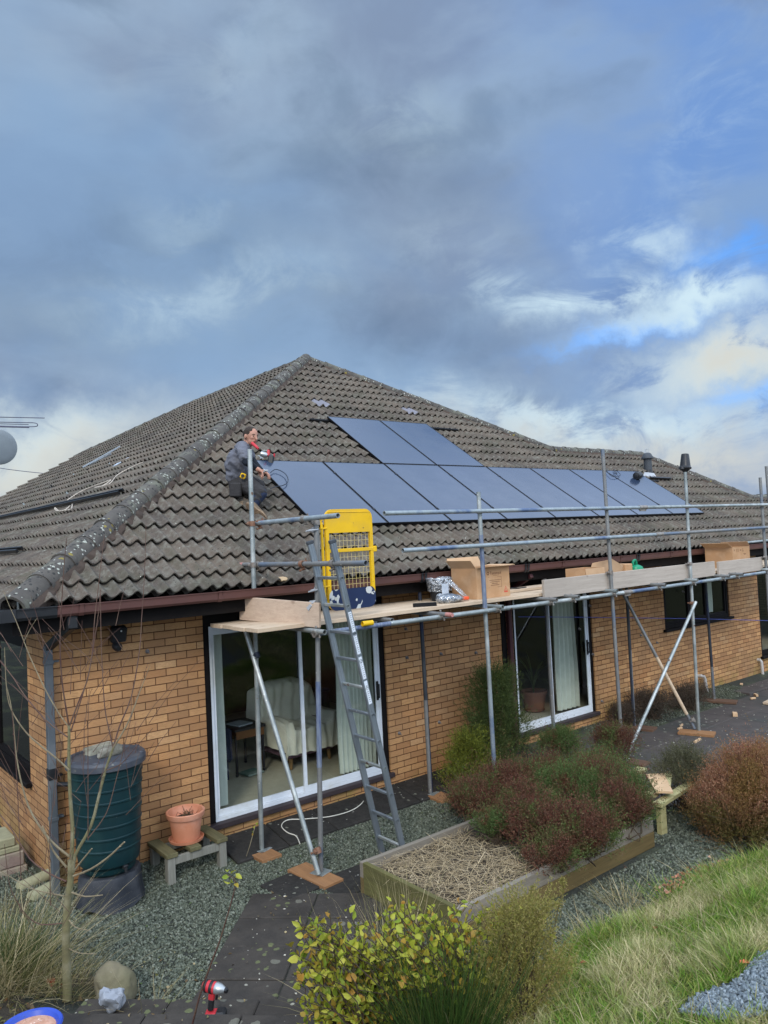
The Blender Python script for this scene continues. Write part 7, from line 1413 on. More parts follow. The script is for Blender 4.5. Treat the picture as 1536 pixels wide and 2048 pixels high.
# ------------------------------------------------------------------ yellow-green leafy shrub in the foreground
def leafy(name, label, roots, tips, nleaf, L, W, mat, stemm, cat='shrub', curl=0.25):
    b = np.mean(roots, 0); b[2] = g1(b[0], b[1]); th = thing(name, label, cat, b); lines = []; LP_ = []; LD = []
    for tp in tips:
        r0 = roots[rng.integers(0, len(roots))] + rng.normal(0, 0.03, 3) * np.array([1, 1, 0]); r0[2] = g1(r0[0], r0[1]); mid = (r0 + tp) / 2 + np.array([*(rng.normal(0, 0.05, 2)), 0.08]); pts = [r0, (r0 + mid) / 2 + rng.normal(0, .015, 3), mid, (mid + tp) / 2 + np.array([0, 0, 0.02]) + rng.normal(0, .015, 3), tp]
        lines.append((pts, 0.0045, 0.0018)); nn = rng.integers(nleaf - 2, nleaf + 3)
        for j in range(nn):
            t = 0.25 + 0.75 * (j + rng.random()) / nn; s_ = t * 4; i = min(int(s_), 3); p = pts[i] + (np.array(pts[i + 1]) - pts[i]) * (s_ - i); ax_ = unit(np.array(pts[i + 1]) - pts[i]); a = rng.normal(size=3); sd = unit(np.cross(ax_, a)); LP_.append(p); LD.append(unit(sd + ax_ * 0.5 + np.array([0, 0, 0.15])))
    LP_ = np.array(LP_); LD = np.array(LD); n = len(LP_); leaves('leaves', LP_, LD, L * rng.uniform(0.55, 1.25, n), W * rng.uniform(0.6, 1.2, n), mat, th, curl); twigs('stem', lines, stemm, th); return th
m_yg = leafm('yellow_green_leaf', [(0.30, 0.34, 0.03), (0.42, 0.42, 0.05), (0.20, 0.28, 0.025), (0.52, 0.48, 0.07), (0.34, 0.36, 0.04), (0.42, 0.22, 0.04), (0.13, 0.20, 0.02), (0.45, 0.44, 0.06)], 0.5, 0.35)
def depthpts(lst, y): return np.array([aty(a, b_, y + rng.uniform(-0.16, 0.16)) for a, b_ in lst])
tl = [(rng.uniform(590, 1110), rng.uniform(1790, 2060)) for _ in range(310)]; tl = [(a, max(b_, 1795 + 0.45 * max(0, 720 - a) + 0.10 * max(0, a - 900))) for a, b_ in tl]
leafy('yellow_leaved_shrub', 'low shrub with yellow-green heart-shaped leaves in the bottom foreground', np.array([(-0.62, -3.75, 0), (-0.35, -3.85, 0), (-0.85, -3.72, 0.0)]), depthpts(tl, -3.75), 12, 0.050, 0.031, m_yg, m_stem)
tl = [(rng.uniform(780, 1090), rng.uniform(1815, 1990)) for _ in range(70)]
leafy('yellow_leaved_shrub', 'yellow-green leafy shoots between the rushes and the feathery shrub', np.array([(-0.35, -4.05, 0), (-0.2, -4.0, 0.0)]), depthpts(tl, -4.02), 11, 0.052, 0.036, m_yg, m_stem)
tl = [(rng.uniform(575, 720), rng.uniform(1885, 2075)) for _ in range(26)]
leafy('yellow_leaved_shrub', 'sparse yellow-leaved shoots leaning over the steps by the power driver', np.array([(-0.95, -3.85, 0), (-1.0, -3.95, 0.0)]), depthpts(tl, -3.85), 8, 0.062, 0.042, m_yg, m_stem)
# feathery yellow-green shrub right of it
m_feath = leafm('feathery_leaf', [(0.22, 0.20, 0.045), (0.30, 0.26, 0.07), (0.14, 0.15, 0.03), (0.32, 0.24, 0.10), (0.18, 0.20, 0.04)], 0.7, 0.25)
wispy('feathery_shrub', 'feathery yellow-brown shrub in the foreground right of the rushes', (-0.12, -4.30), (0.42, 0.26, 0.60), 1300, 0.017, m_feath, m_stem, 1.3, (0.08, 0.05, 0), per=30, sp=0.16, w_=0.0045, taper=0.55, nst=40, spread=0.45)
k = thing('feathery_shoot', 'slender feathery shoots arching beside the front sleeper of the bed', 'shrub', (0.33, -3.62, g1(0.33, -3.62)))
LPn = []; LDn = []; lines = []
for q in ([(1062, 1850), (1060, 1810), (1062, 1785), (1068, 1772)], [(1100, 1890), (1112, 1840), (1122, 1790), (1128, 1765), (1122, 1760)], [(1075, 1870), (1090, 1830), (1108, 1808), (1118, 1812)], [(1045, 1880), (1040, 1840), (1050, 1815)]):
    pts = smooth_pts([aty(a, b_, -3.62) for a, b_ in q], 5); lines.append((pts, 0.003, 0.0015))
    for p in pts:
        for _ in range(34): LPn.append(np.array(p) + rng.normal(0, 0.012, 3)); LDn.append(unit(rng.normal(size=3)))
leaves('foliage', np.array(LPn), np.array(LDn), 0.014, 0.006, m_feath, k); twigs('stem', lines, m_stem, k)

# ------------------------------------------------------------------ bare sapling at the left
TR = {}
def tline(q, d0, d1, r0, r1, n=4):
    m_ = len(q); return ([Vector(atd(a, b_, d0 + (d1 - d0) * i / (m_ - 1))) for i, (a, b_) in enumerate(q)], r0, r1)
sap = thing('bare_sapling', 'bare sapling with pale green bark in front of the water butt', 'tree', (-1.96, -1.81, g1(-1.96, -1.81)))
m_bark = M('green_brown_bark', (0.19, 0.175, 0.085), (0.125, 0.11, 0.06), 14, 0.85, c3=(0.24, 0.22, 0.14), s3=6, bump=0.002); m_twig = M('dark_red_twig', (0.075, 0.035, 0.03), (0.12, 0.075, 0.05), 10, 0.7); m_twigp = M('pale_branch', (0.27, 0.225, 0.14), (0.17, 0.135, 0.085), 12, 0.8)
k = MB()
pts, _, _ = tline([(135, 1999), (133, 1922), (132, 1864), (135, 1805), (141, 1761), (141, 1720)], 5.30, 5.25, 0, 0); k.tube(smooth_pts(pts, 4), list(np.linspace(0.032, 0.019, 21)), 12); part(k, 'trunk', m_bark, sap, 1)
def br(q, d0, d1, r0, r1, m_=None, nm='branch'):
    pts, a, b_ = tline(q, d0, d1, r0, r1); P_ = smooth_pts(pts, 3); k = MB(); k.tube(P_, list(np.linspace(r0 * 0.78, r1 * 0.72, len(P_))), 6)
    for p in P_[2::3]: k.tube([p, Vector(p) + Vector((random.uniform(-.008, .008), 0, 0.006))], [r1 * 1.5 + 0.001, 0.001], 4)
    return part(k, nm, m_ or m_bark, sap, 1)
br([(141, 1745), (145, 1665), (141, 1604), (138, 1537), (138, 1483), (138, 1450)], 5.25, 5.2, 0.019, 0.012); br([(138, 1453), (133, 1422), (124, 1362), (120, 1286), (123, 1210), (129, 1120), (134, 1075)], 5.2, 5.05, 0.008, 0.0025, m_twig)
br([(138, 1455), (157, 1404), (174, 1362), (185, 1301), (189, 1241), (196, 1180), (204, 1110), (209, 1070)], 5.2, 5.35, 0.007, 0.0022, m_twig); br([(142, 1462), (170, 1374), (182, 1325), (197, 1225), (200, 1180)], 5.2, 5.3, 0.006, 0.002, m_twig)
br([(146, 1745), (151, 1710), (182, 1652), (200, 1583), (212, 1537), (227, 1495)], 5.25, 5.15, 0.016, 0.010); br([(227, 1495), (257, 1443), (282, 1377), (300, 1331)], 5.15, 5.0, 0.008, 0.002, m_twigp)
br([(226, 1495), (218, 1459), (209, 1410), (203, 1301), (201, 1195), (203, 1182)], 5.15, 5.2, 0.006, 0.002, m_twig); br([(225, 1500), (239, 1453), (263, 1392), (279, 1301), (283, 1241), (289, 1150), (292, 1046)], 5.15, 5.3, 0.007, 0.002, m_twig)
br([(214, 1540), (242, 1528), (266, 1501), (306, 1456)], 5.15, 5.0, 0.005, 0.002, m_twig); br([(176, 1677), (212, 1628), (230, 1568), (251, 1483), (266, 1422), (282, 1368), (296, 1325)], 5.2, 5.35, 0.005, 0.0015, m_twig); br([(176, 1680), (176, 1560), (176, 1453), (179, 1392), (186, 1377)], 5.2, 5.1, 0.004, 0.0015, m_twig)
br([(138, 1540), (112, 1516), (64, 1477), (36, 1443), (18, 1407), (12, 1362), (9, 1295)], 5.2, 4.95, 0.009, 0.0025, m_twigp); br([(135, 1474), (91, 1440), (48, 1389), (27, 1356), (0, 1322), (-20, 1300)], 5.2, 5.35, 0.006, 0.003, m_twig)
br([(115, 1422), (91, 1380), (61, 1316), (48, 1283), (33, 1244), (18, 1210), (6, 1180)], 5.2, 5.1, 0.006, 0.002, m_twigp); br([(48, 1283), (62, 1255), (74, 1237)], 5.12, 5.05, 0.004, 0.0015, m_twigp); br([(138, 1455), (120, 1430), (113, 1420)], 5.2, 5.2, 0.005, 0.004, m_twigp)
br([(139, 1713), (100, 1680), (64, 1628), (45, 1574), (33, 1513), (24, 1422), (12, 1368)], 5.25, 5.05, 0.011, 0.003, m_twigp); br([(133, 1734), (106, 1701), (85, 1652)], 5.25, 5.15, 0.011, 0.006, m_twigp)
br([(133, 1763), (97, 1746), (59, 1717), (29, 1667), (0, 1629), (-20, 1600)], 5.25, 5.4, 0.007, 0.004, m_twig); br([(129, 1792), (97, 1786), (59, 1776), (18, 1752), (-10, 1735)], 5.25, 5.05, 0.006, 0.003, m_twigp)
br([(147, 1752), (182, 1738), (217, 1714), (249, 1684)], 5.22, 5.0, 0.010, 0.0075, m_twigp, 'cut_branch'); br([(144, 1785), (170, 1793), (205, 1790)], 5.22, 5.05, 0.008, 0.004, m_twigp, 'cut_branch'); br([(138, 1840), (152, 1855), (179, 1861)], 5.25, 5.1, 0.006, 0.003, m_twigp); br([(138, 1897), (158, 1906), (193, 1908)], 5.28, 5.1, 0.005, 0.003, m_twigp)
br([(150, 1740), (165, 1720), (184, 1697)], 5.2, 5.1, 0.008, 0.006, m_twigp, 'cut_branch'); br([(126, 1846), (82, 1849), (53, 1831), (32, 1799), (18, 1764), (9, 1688)], 5.27, 5.1, 0.006, 0.0025, m_twig); br([(101, 1811), (100, 1760), (98, 1700), (110, 1560), (117, 1480)], 5.2, 5.1, 0.004, 0.0018, m_twig)
br([(24, 1420), (30, 1500), (36, 1600), (40, 1700), (42, 1760)], 5.0, 5.05, 0.003, 0.004, m_twig)
# procedural fine side twigs
tw = []
for i in range(170):
    bx_ = rng.uniform(-20, 300); by_ = rng.uniform(1250, 1860); k_ = rng.uniform(-1, 1); L_ = rng.uniform(40, 130); lean_ = rng.normal(0, 0.45) + (bx_ - 140) / 260; d_ = 5.2 + rng.uniform(-0.35, 0.35)
    if bx_ > 170 and by_ > 1650: continue
    tw.append(([atd(bx_, by_, d_), atd(bx_ + lean_ * L_ * 0.5, by_ - L_ * 0.5, d_ + 0.03 * k_), atd(bx_ + lean_ * L_ * 1.15, by_ - L_, d_ + 0.06 * k_)], 0.0021, 0.0010)) if (abs(bx_ - 140) < 60 or rng.random() < 0.45) else None
twigs('twig_spray', tw, m_twig, sap, 4)
# dark thin shoot with yellow leaves in front of the path
sh = thing('young_shoot', 'thin dark shoot with a few yellow-green leaves standing over the gravel', 'plant', (atd(395, 2040, 4.45)[0], atd(395, 2040, 4.45)[1], g1(*atd(395, 2040, 4.45)[:2])))
q = [atd(a, b_, 4.45 - 0.25 * (2048 - b_) / 300) for a, b_ in ((382, 2060), (400, 1990), (425, 1920), (440, 1880), (458, 1820), (470, 1775), (468, 1758), (455, 1750))]; twigs('stem', [(smooth_pts(q, 4), 0.0065, 0.002)], m_twig, sh)
P_ = np.array([atd(a + rng.uniform(-6, 6), b_ + rng.uniform(-4, 4), 4.2) for a, b_ in ((458, 1752), (465, 1748), (456, 1760), (470, 1757), (463, 1762), (468, 1765), (460, 1744), (475, 1750))]); leaves('leaves', P_, unit(rng.normal(size=(8, 3)) * np.array([1, 1, .4])), 0.045, 0.026, m_yg, sh)
q2 = thing('young_shoot', 'small green shoot beside the first scaffold pad', 'plant', (atz(493, 1712, -0.25)[0], atz(493, 1712, -0.25)[1], -0.25)); twigs('stem', [(smooth_pts([atd(493, 1712, 6.35), atd(500, 1690, 6.3), atd(506, 1668, 6.3), atd(511, 1650, 6.3)], 3), 0.004, 0.002)], m_twigp, q2)
P_ = np.array([atd(a, b_, 6.3) for a, b_ in ((506, 1668), (509, 1658), (511, 1650), (505, 1672))]); leaves('leaves', P_, unit(rng.normal(size=(4, 3)) + np.array([0, 0, 1.0])), 0.03, 0.016, m_yg, q2)
# boulders, litter, tools
rock('boulder', (-1.72, -2.02, -0.13), (0.155, 0.13, 0.145), M('mossy_boulder', (0.19, 0.165, 0.105), (0.12, 0.105, 0.07), 5, 0.9, bump=0.008, bscale=20, c3=(0.13, 0.12, 0.07), s3=3, spots=[((0.40, 0.39, 0.34), 9, 0.2, 0.55)]), 'rounded mossy tan boulder beside the steps at bottom left', 'boulder', 2, 4, 0.30, 0.5, low=True)
for i, (px_, py_, s_) in enumerate(((893, 1556, 0.06), (905, 1552, 0.05), (872, 1560, 0.045))): 
    p = atz(px_, py_, -0.2); rock('stone', (p[0], p[1], -0.19), (s_ * 1.3, s_, s_ * .7), m_conc2, 'small dark stone at the foot of the yellow-green shrub by the wall, number %s from the left' % ('three', 'two', 'one')[2 - (0, 1, 2)[i]] if False else ['small dark stone under the yellow-green shrub at the wall', 'smallest dark stone right of the yellow-green shrub foot', 'flat dark stone left of the yellow-green shrub foot'][i], 'stone', i, 2, 0.25)
bgp = Vector((-1.83, -2.33, -0.10)); mb = MB(); bm = bmesh.new(); bmesh.ops.create_icosphere(bm, subdivisions=4, radius=1)
mb.add([bgp + Vector((v.co.x * 0.08 - 0.02 * v.co.z, v.co.y * 0.05, 0.085 + v.co.z * 0.085)) for v in bm.verts], [tuple(v.index for v in f.verts) for f in bm.faces]); mb.v = crumple(crumple(mb.v, 0.035, 13), 0.012, 38); bm.free()
solo(mb, 'plastic_bag', M('pale_grey_plastic', (0.27, 0.29, 0.33), (0.20, 0.22, 0.25), 8, 0.4), 'crumpled pale grey plastic bag wedged between boulder and step', 'bag', smooth=0.5)
# impact driver on the steps
dz_ = None
for z in np.linspace(-0.2, 0.9, 400):
    q = atz(432, 2040, z); u_ = -0.70 * (q[0] - sc0.x) - 0.714 * (q[1] - sc0.y); zi = -0.10 + 0.145 * max(0, int(u_ / 0.40))
    if z > zi + 0.001: dz_ = q; dzz = zi; break
dpv = Vector((dz_[0], dz_[1], dzz + 0.002)); drv = thing('impact_driver', 'red and grey cordless impact driver standing on the steps', 'power tool', dpv); Rt = Vector((float(RT[0]), float(RT[1]), 0)).normalized(); Dn = Vector((float(FW[0]), float(FW[1]), 0)).normalized(); Dn = (Dn * 0.93 - Rt * 0.0).normalized(); S_ = 1.08
def dv(a, b_, c_): return dpv + (Rt * a + Dn * b_ + Vector((0, 0, c_))) * S_
m_rd = M('tool_red', (0.50, 0.035, 0.045), (0.42, 0.03, 0.04), 8, 0.45); m_tg = M('tool_metal', (0.40, 0.43, 0.44), None, 5, 0.35, 0.6)
hx = (Rt * 0.95 - Dn * 0.25 + Vector((0, 0, -0.10))).normalized()
k = MB(); k.lathe([(0.0, -0.075), (0.026, -0.072), (0.034, -0.05), (0.036, 0.0), (0.034, 0.012)], dv(-0.005, 0, 0.185), 20, hx); part(k, 'motor_housing', m_rd, drv, 0.7)
k = MB(); k.lathe([(0.033, 0.010), (0.036, 0.018), (0.032, 0.045), (0.021, 0.068), (0.015, 0.078)], dv(-0.005, 0, 0.185), 20, hx); part(k, 'nose_cone', m_tg, drv, 0.7)
k = MB(); k.lathe([(0.016, 0.074), (0.017, 0.090), (0.010, 0.096), (0.004, 0.096), (0.004, 0.08)], dv(-0.005, 0, 0.185), 16, hx); part(k, 'chuck', m_blackpl, drv, 0.7)
k = MB(); k.lathe([(0.030, -0.06), (0.0375, -0.055), (0.0375, -0.045), (0.030, -0.04)], dv(-0.005, 0, 0.185), 20, hx, closed=True); k.lathe([(0.034, -0.025), (0.038, -0.02), (0.038, -0.005), (0.034, 0.0)], dv(-0.005, 0, 0.185), 20, hx, closed=True); part(k, 'vent_band', m_blackpl, drv, 0.7)
k = MB(); k.obox(dv(-0.015, 0, 0.165), dv(-0.022, 0, 0.115), 0.032, 0.040, Rt, 0.008); part(k, 'grip_top', m_rd, drv)
k = MB(); k.obox(dv(-0.020, 0, 0.125), dv(-0.030, 0, 0.055), 0.030, 0.036, Rt, 0.008); k.obox(dv(0.012, 0, 0.145), dv(0.006, 0, 0.115), 0.016, 0.014, Rt, 0.004); part(k, 'grip', m_blackpl, drv)
k = MB(); k.box((-0.060, -0.034, 0.030), (0.044, 0.034, 0.052), 0.008); k.v = [tuple(dv(*v)) for v in k.v]; part(k, 'base', m_rd, drv)
k = MB(); k.box((-0.058, -0.036, 0.0), (0.058, 0.036, 0.0295), 0.008); k.box((-0.002, -0.039, 0.004), (0.060, 0.039, 0.058), 0.012); k.v = [tuple(dv(*v)) for v in k.v]; part(k, 'battery', m_blackpl, drv)
# blue-rimmed bowl in the corner
for z in np.linspace(-0.2, 1.0, 300):
    q = atz(62, 2085, z)
    if z > g1(q[0], q[1]): break
cb_ = Vector((q[0], q[1], z + 0.0)); bw = thing('trug', 'blue-rimmed round tub with pinkish contents in the bottom left corner', 'tub', cb_); k = MB(); k.lathe([(0.10, 0.0), (0.155, 0.075), (0.168, 0.078), (0.172, 0.088), (0.165, 0.096), (0.148, 0.092), (0.10, 0.02), (0.0, 0.018)], cb_, 44); part(k, 'tub_body', M('blue_plastic', (0.03, 0.07, 0.42), (0.025, 0.06, 0.33), 6, 0.4), bw, 0.7)
k = MB(); k.lathe([(0.135, 0.070), (0.09, 0.082), (0.0, 0.088)], cb_, 30); part(k, 'contents', M('pink_chips', (0.60, 0.36, 0.26), (0.45, 0.22, 0.14), 30, 0.8, bump=0.01, bscale=60, spots=[((0.75, 0.6, 0.5), 40, 0.2, 0.5)]), bw, 1)
# white cable on the ground
m_wc = M('white_cable', (0.62, 0.60, 0.52), None, 5, 0.5); q = [(700, 1440), (712, 1500), (726, 1560), (732, 1590), (722, 1608), (700, 1622), (660, 1633), (610, 1638), (575, 1640), (563, 1652), (575, 1665), (592, 1672), (600, 1688)]
def onpv(a, b_):
    p = plane(a, b_, (0, -0.19, 1), -0.1237 + 0.010)
    return p if p[1] > -0.53 else atz(a, b_, -0.228)
pts = [aty(700, 1440, -0.9), aty(712, 1500, -0.7), aty(726, 1560, -0.45)] + [onpv(a, b_) for a, b_ in q[3:]]; mb = MB(); mb.tube(smooth_pts(pts, 6), 0.0055, 6); solo(mb, 'white_cable', m_wc, 'thin white cable curling from the ladder over the paving by the big door', 'cable', smooth=1)
mb = MB(); mb.tube([tuple(aty(1015, 1608, -1.75)), tuple(aty(1080, 1577, -1.75))], 0.006, 6); solo(mb, 'white_rod', m_white, 'white rod lying across the heather behind the bed', 'rod')
mb = MB(); q = atz(912, 1592, -0.2); mb.box((q[0] - 0.09, q[1] - 0.03, -0.235), (q[0] + 0.09, q[1] + 0.03, -0.19), 0.003, rot=0.3); solo(mb, 'wood_offcut', M('orange_fresh_wood', (0.60, 0.30, 0.10), None, 5, 0.8), 'orange wood offcut by the shaded post pad', 'wood offcut')
# wood offcuts on the patio
for i, (px_, py_, a_, b__, h_, r_, lab) in enumerate(((1216, 1448, 0.17, 0.05, 0.03, 0.1, 'flat wood offcut at the corner of the small sliding door'), (1222, 1440, 0.03, 0.04, 0.13, 0.2, 'upright wood offcut at the corner of the small sliding door'), (1483, 1372, 0.10, 0.05, 0.04, 0.4, 'wood offcut near the wall at the white pipe'), (1512, 1392, 0.12, 0.04, 0.03, 0.8, 'wood offcut on the far paving near the right edge'), (1506, 1398, 0.10, 0.03, 0.02, -0.4, 'thin wood offcut at the right edge of the paving'), (1470, 1432, 0.09, 0.07, 0.05, 0.6, 'small orange wood block alone on the paving'), (1363, 1452, 0.12, 0.025, 0.015, 0.3, 'thin wood sliver behind the crossing braces'), (1360, 1458, 0.10, 0.03, 0.015, 0.0, 'pale wood sliver before the dried heather'), (1395, 1483, 0.22, 0.03, 0.02, 0.15, 'pale batten offcut in front of the brace pad'))):
    q = atz(px_, py_, -0.25); mb = MB(); mb.box((q[0] - a_ / 2, q[1] - b__ / 2, -0.252), (q[0] + a_ / 2, q[1] + b__ / 2, -0.252 + h_ + 0.01), 0.002, rot=r_); solo(mb, 'wood_offcut', m_ply, lab, 'wood offcut', 'wood offcuts on the paving')
# timber trestle with boards beyond the bed
tz = 0.10; tre = thing('timber_trestle', 'fresh green timber trestle with two stout legs between the bed and the big heather bush', 'trestle', (3.62, -2.95, -0.25))
for (x_, y_) in ((3.45, -3.02), (3.78, -2.30)): k = MB(); k.box((x_, y_, -0.25), (x_ + 0.095, y_ + 0.06, 0.045), 0.003); part(k, 'leg', m_newwood, tre)
k = MB(); k.box((3.40, -3.06, 0.046), (4.30, -2.96, 0.085), 0.003, rot=0.12, piv=(3.4, -3.0, 0)); part(k, 'crosspiece', m_newwood, tre)
k = MB(); k.box((3.62, -2.42, 0.046), (4.35, -2.30, 0.085), 0.003, rot=0.12, piv=(3.4, -2.4, 0)); part(k, 'crosspiece', m_newwood, tre)
mb = MB(); mb.box((3.50, -2.90, 0.087), (3.72, -2.78, 0.125), 0.003, rot=0.2); solo(mb, 'timber_block', m_newwood, 'fresh timber block lying on the front crosspiece of the trestle', 'timber')
mb = MB(); mb.obox((3.60, -2.98, 0.145), (4.12, -2.70, 0.145), 0.10, 0.035, Z_, 0.003); solo(mb, 'timber_board', m_newwood, 'narrow greenish board across the trestle', 'board')
mb = MB(); q = [atz(1292, 1548, 0.165), atz(1328, 1546, 0.165), atz(1346, 1583, 0.165), atz(1312, 1582, 0.165)]; mb.poly([tuple(v) for v in q], 0.022, (0, 0, 1)); solo(mb, 'plywood_board', m_ply, 'fresh pinkish board lying on top of the trestle behind the bed', 'board')
# ================================================================== the man on the roof
DM = 9.62
def mp(x, y, d=0.0): return Vector(atd(x, y, DM + d))
VD = Vector([float(v) for v in FW]); RV = Vector([float(v) for v in RT]); UV = Vector([float(v) for v in UP])
man = thing('person', 'man in grey T-shirt kneeling on the roof with a red marker in his mouth', 'person', tuple(onroof(500, 1020, 0.08)))
def capsules(segs, ells=(), vox=0.012, sm=6, wrinkle=0.0):
    """union of tapered capsules / ellipsoids, voxel-remeshed into one smooth skin"""
    mb = MB()
    def ball(c, r, ax=None):
        bm = bmesh.new(); bmesh.ops.create_icosphere(bm, subdivisions=3, radius=1)
        if ax is None: vs = [Vector(c) + v.co * r for v in bm.verts]
        else: a, b_, c_ = ax; vs = [Vector(c) + a * v.co.x * r[0] + b_ * v.co.y * r[1] + c_ * v.co.z * r[2] for v in bm.verts]
        mb.add(vs, [tuple(v.index for v in f.verts) for f in bm.faces]); bm.free()
    for chain in segs:
        for i, (p, r) in enumerate(chain):
            ball(p, r)
            if i: 
                p0, r0 = chain[i - 1]; L = (Vector(p) - Vector(p0)).length; n = max(2, int(L / 0.012))
                mb.tube([Vector(p0).lerp(Vector(p), t / n) for t in range(n + 1)], [r0 + (r - r0) * t / n for t in range(n + 1)], 16)
    for c, r, ax in ells: ball(c, r, ax)
    o = mb.build('tmp', m_blackpl, None); md = o.modifiers.new('r', 'REMESH'); md.mode = 'VOXEL'; md.voxel_size = vox; md.use_smooth_shade = True
    s = o.modifiers.new('s', 'SMOOTH'); s.iterations = sm; s.factor = 0.5
    wr = wrinkle
    dg = bpy.context.evaluated_depsgraph_get(); me = bpy.data.meshes.new_from_object(o.evaluated_get(dg)); bpy.data.objects.remove(o)
    if wr:
        for v in me.vertices:
            q = v.co; f1 = mnoise.noise(Vector((q.x * 9 + q.z * 14, q.y * 9, q.z * 5))); f2 = mnoise.noise(q * 26); v.co = q + v.normal * (wr * (1 - 2.4 * abs(f1)) + wr * 0.35 * f2)
    me.transform(man.matrix_basis.inverted()); me.polygons.foreach_set('use_smooth', [True] * len(me.polygons)); return me
def bodypart(me, name, m_, parent=None):
    me.materials.clear(); me.materials.append(m_); o = bpy.data.objects.new(name, me); COL.objects.link(o); o.parent = parent or man; return o
m_skin = M('skin', (0.40, 0.215, 0.15), (0.34, 0.17, 0.115), 30, 0.55, c3=(0.42, 0.20, 0.14), s3=20); m_shirt = M('grey_shirt', (0.145, 0.150, 0.175), (0.105, 0.11, 0.135), 12, 0.9, bump=0.02, bscale=9); m_slv = M('black_sleeve', (0.010, 0.014, 0.022), None, 8, 0.85, bump=0.006, bscale=20)
m_trs = M('charcoal_trousers', (0.040, 0.038, 0.038), (0.028, 0.026, 0.027), 10, 0.9, bump=0.010, bscale=16); m_trn = M('navy_knee_panel', (0.018, 0.028, 0.06), None, 8, 0.85, bump=0.006, bscale=18); m_shoe = M('tan_shoe', (0.20, 0.15, 0.10), (0.12, 0.09, 0.06), 12, 0.8); m_solem = M('tread_sole', (0.13, 0.085, 0.055), (0.30, 0.21, 0.13), 28, 0.9, bump=0.012, bscale=45); m_hair = M('dark_hair', (0.022, 0.014, 0.010), (0.04, 0.028, 0.02), 40, 0.8, bump=0.006, bscale=60)
# skeleton
hip = mp(481, 963, 0.10); wst = mp(478, 950, 0.08); chs = mp(477, 920, 0.0); shl = mp(486, 897, -0.05); nck = mp(493, 889, -0.03); sR = mp(485, 902, -0.20); sL = mp(491, 901, 0.17)
eR = mp(494, 924, -0.26); hR = mp(514, 939, -0.16); eL = mp(508, 926, 0.12); hL = mp(525, 944, 0.06)
kR = mp(520, 985, -0.20); aR = mp(505, 1013, -0.22); kL = mp(517, 972, 0.20); aL = mp(505, 1000, 0.24)
hd = mp(501, 874, -0.04)
body = capsules([[(hip, 0.105), (wst, 0.098), (chs, 0.115), (shl, 0.075), (nck, 0.052), (hd - UV * 0.06, 0.050)], [(sL, 0.05), (eL, 0.038), (hL, 0.027)], [(sR, 0.055), (eR, 0.042), (hR, 0.028)],
                 [(hip + RV * 0.02, 0.10), (kR, 0.062), (aR, 0.045)], [(hip + VD * 0.12, 0.09), (kL, 0.060), (aL, 0.044)]], [], 0.012, 5)
bodyo = bodypart(body, 'body', m_skin)
# head with face, looking to the right and slightly towards the camera
f_ = (RV * 0.78 - VD * 0.60 - UV * 0.10).normalized(); up_ = (UV * 0.98 + RV * 0.15).normalized(); sd_ = f_.cross(up_).normalized(); up_ = sd_.cross(f_).normalized()
def hp(a, b_, c_): return hd + f_ * a + sd_ * b_ + up_ * c_
AX = (f_, sd_, up_)
head = capsules([[(hp(0.095, 0, 0.012), 0.0125), (hp(0.112, 0, -0.022), 0.0155)], [(hp(0.08, -0.022, -0.050), 0.010), (hp(0.088, 0, -0.052), 0.0115), (hp(0.08, 0.022, -0.050), 0.010)], [(hp(0.078, -0.032, 0.030), 0.012), (hp(0.086, 0, 0.030), 0.010), (hp(0.078, 0.032, 0.030), 0.012)], [(hp(-0.03, 0, -0.05), 0.055), (hp(-0.03, 0, -0.13), 0.055)]],
                [(hp(0, 0, 0.025), (0.098, 0.077, 0.098), AX), (hp(0.035, 0, -0.045), (0.056, 0.055, 0.062), AX), (hp(0.062, 0, -0.088), (0.026, 0.028, 0.022), AX)] + [(hp(-0.008, s * 0.080, -0.005), (0.020, 0.012, 0.032), AX) for s in (-1, 1)] + [(hp(0.066, s * 0.034, -0.012), (0.024, 0.022, 0.024), AX) for s in (-1, 1)], 0.006, 4)
headn = bodypart(head, 'head', m_skin)
bm = bmesh.new(); bm.from_mesh(bodyo.data); bm.from_mesh(headn.data); bm.to_mesh(bodyo.data); bm.free(); bpy.data.objects.remove(headn)
rm = bodyo.modifiers.new('r', 'REMESH'); rm.mode = 'VOXEL'; rm.voxel_size = 0.0065; rm.use_smooth_shade = True
dg = bpy.context.evaluated_depsgraph_get(); me = bpy.data.meshes.new_from_object(bodyo.evaluated_get(dg)); bodyo.modifiers.clear(); bodyo.data = me; me.materials.clear(); me.materials.append(m_skin)
for s in (-1, 1):
    k = MB(); bmx = bmesh.new(); bmesh.ops.create_icosphere(bmx, subdivisions=2, radius=0.011); k.add([hp(0.080, s * 0.030, 0.010) + v.co for v in bmx.verts], [tuple(v.index for v in f.verts) for f in bmx.faces]); bmx.free(); part(k, 'eye', m_hair, man, 1)
    k = MB(); k.tube([hp(0.092, s * 0.014, 0.028), hp(0.090, s * 0.032, 0.033), hp(0.076, s * 0.050, 0.027)], [0.004, 0.005, 0.003], 6); part(k, 'eyebrow', m_hair, man, 1)
k = MB(); k.tube([hp(0.094, -0.02, -0.050), hp(0.101, 0, -0.052), hp(0.094, 0.02, -0.050)], 0.0045, 6); part(k, 'mouth', M('lips', (0.30, 0.10, 0.08), None, 5, 0.6), man, 1)
k = MB(); bmx = bmesh.new(); bmesh.ops.create_icosphere(bmx, subdivisions=4, radius=1); vs = []
for v in bmx.verts:
    r = 1.0 + 0.06 * mnoise.noise(v.co * 5); vs.append(hp(-0.012 + v.co.x * 0.096 * r, v.co.y * 0.083 * r, 0.038 + v.co.z * 0.092 * r))
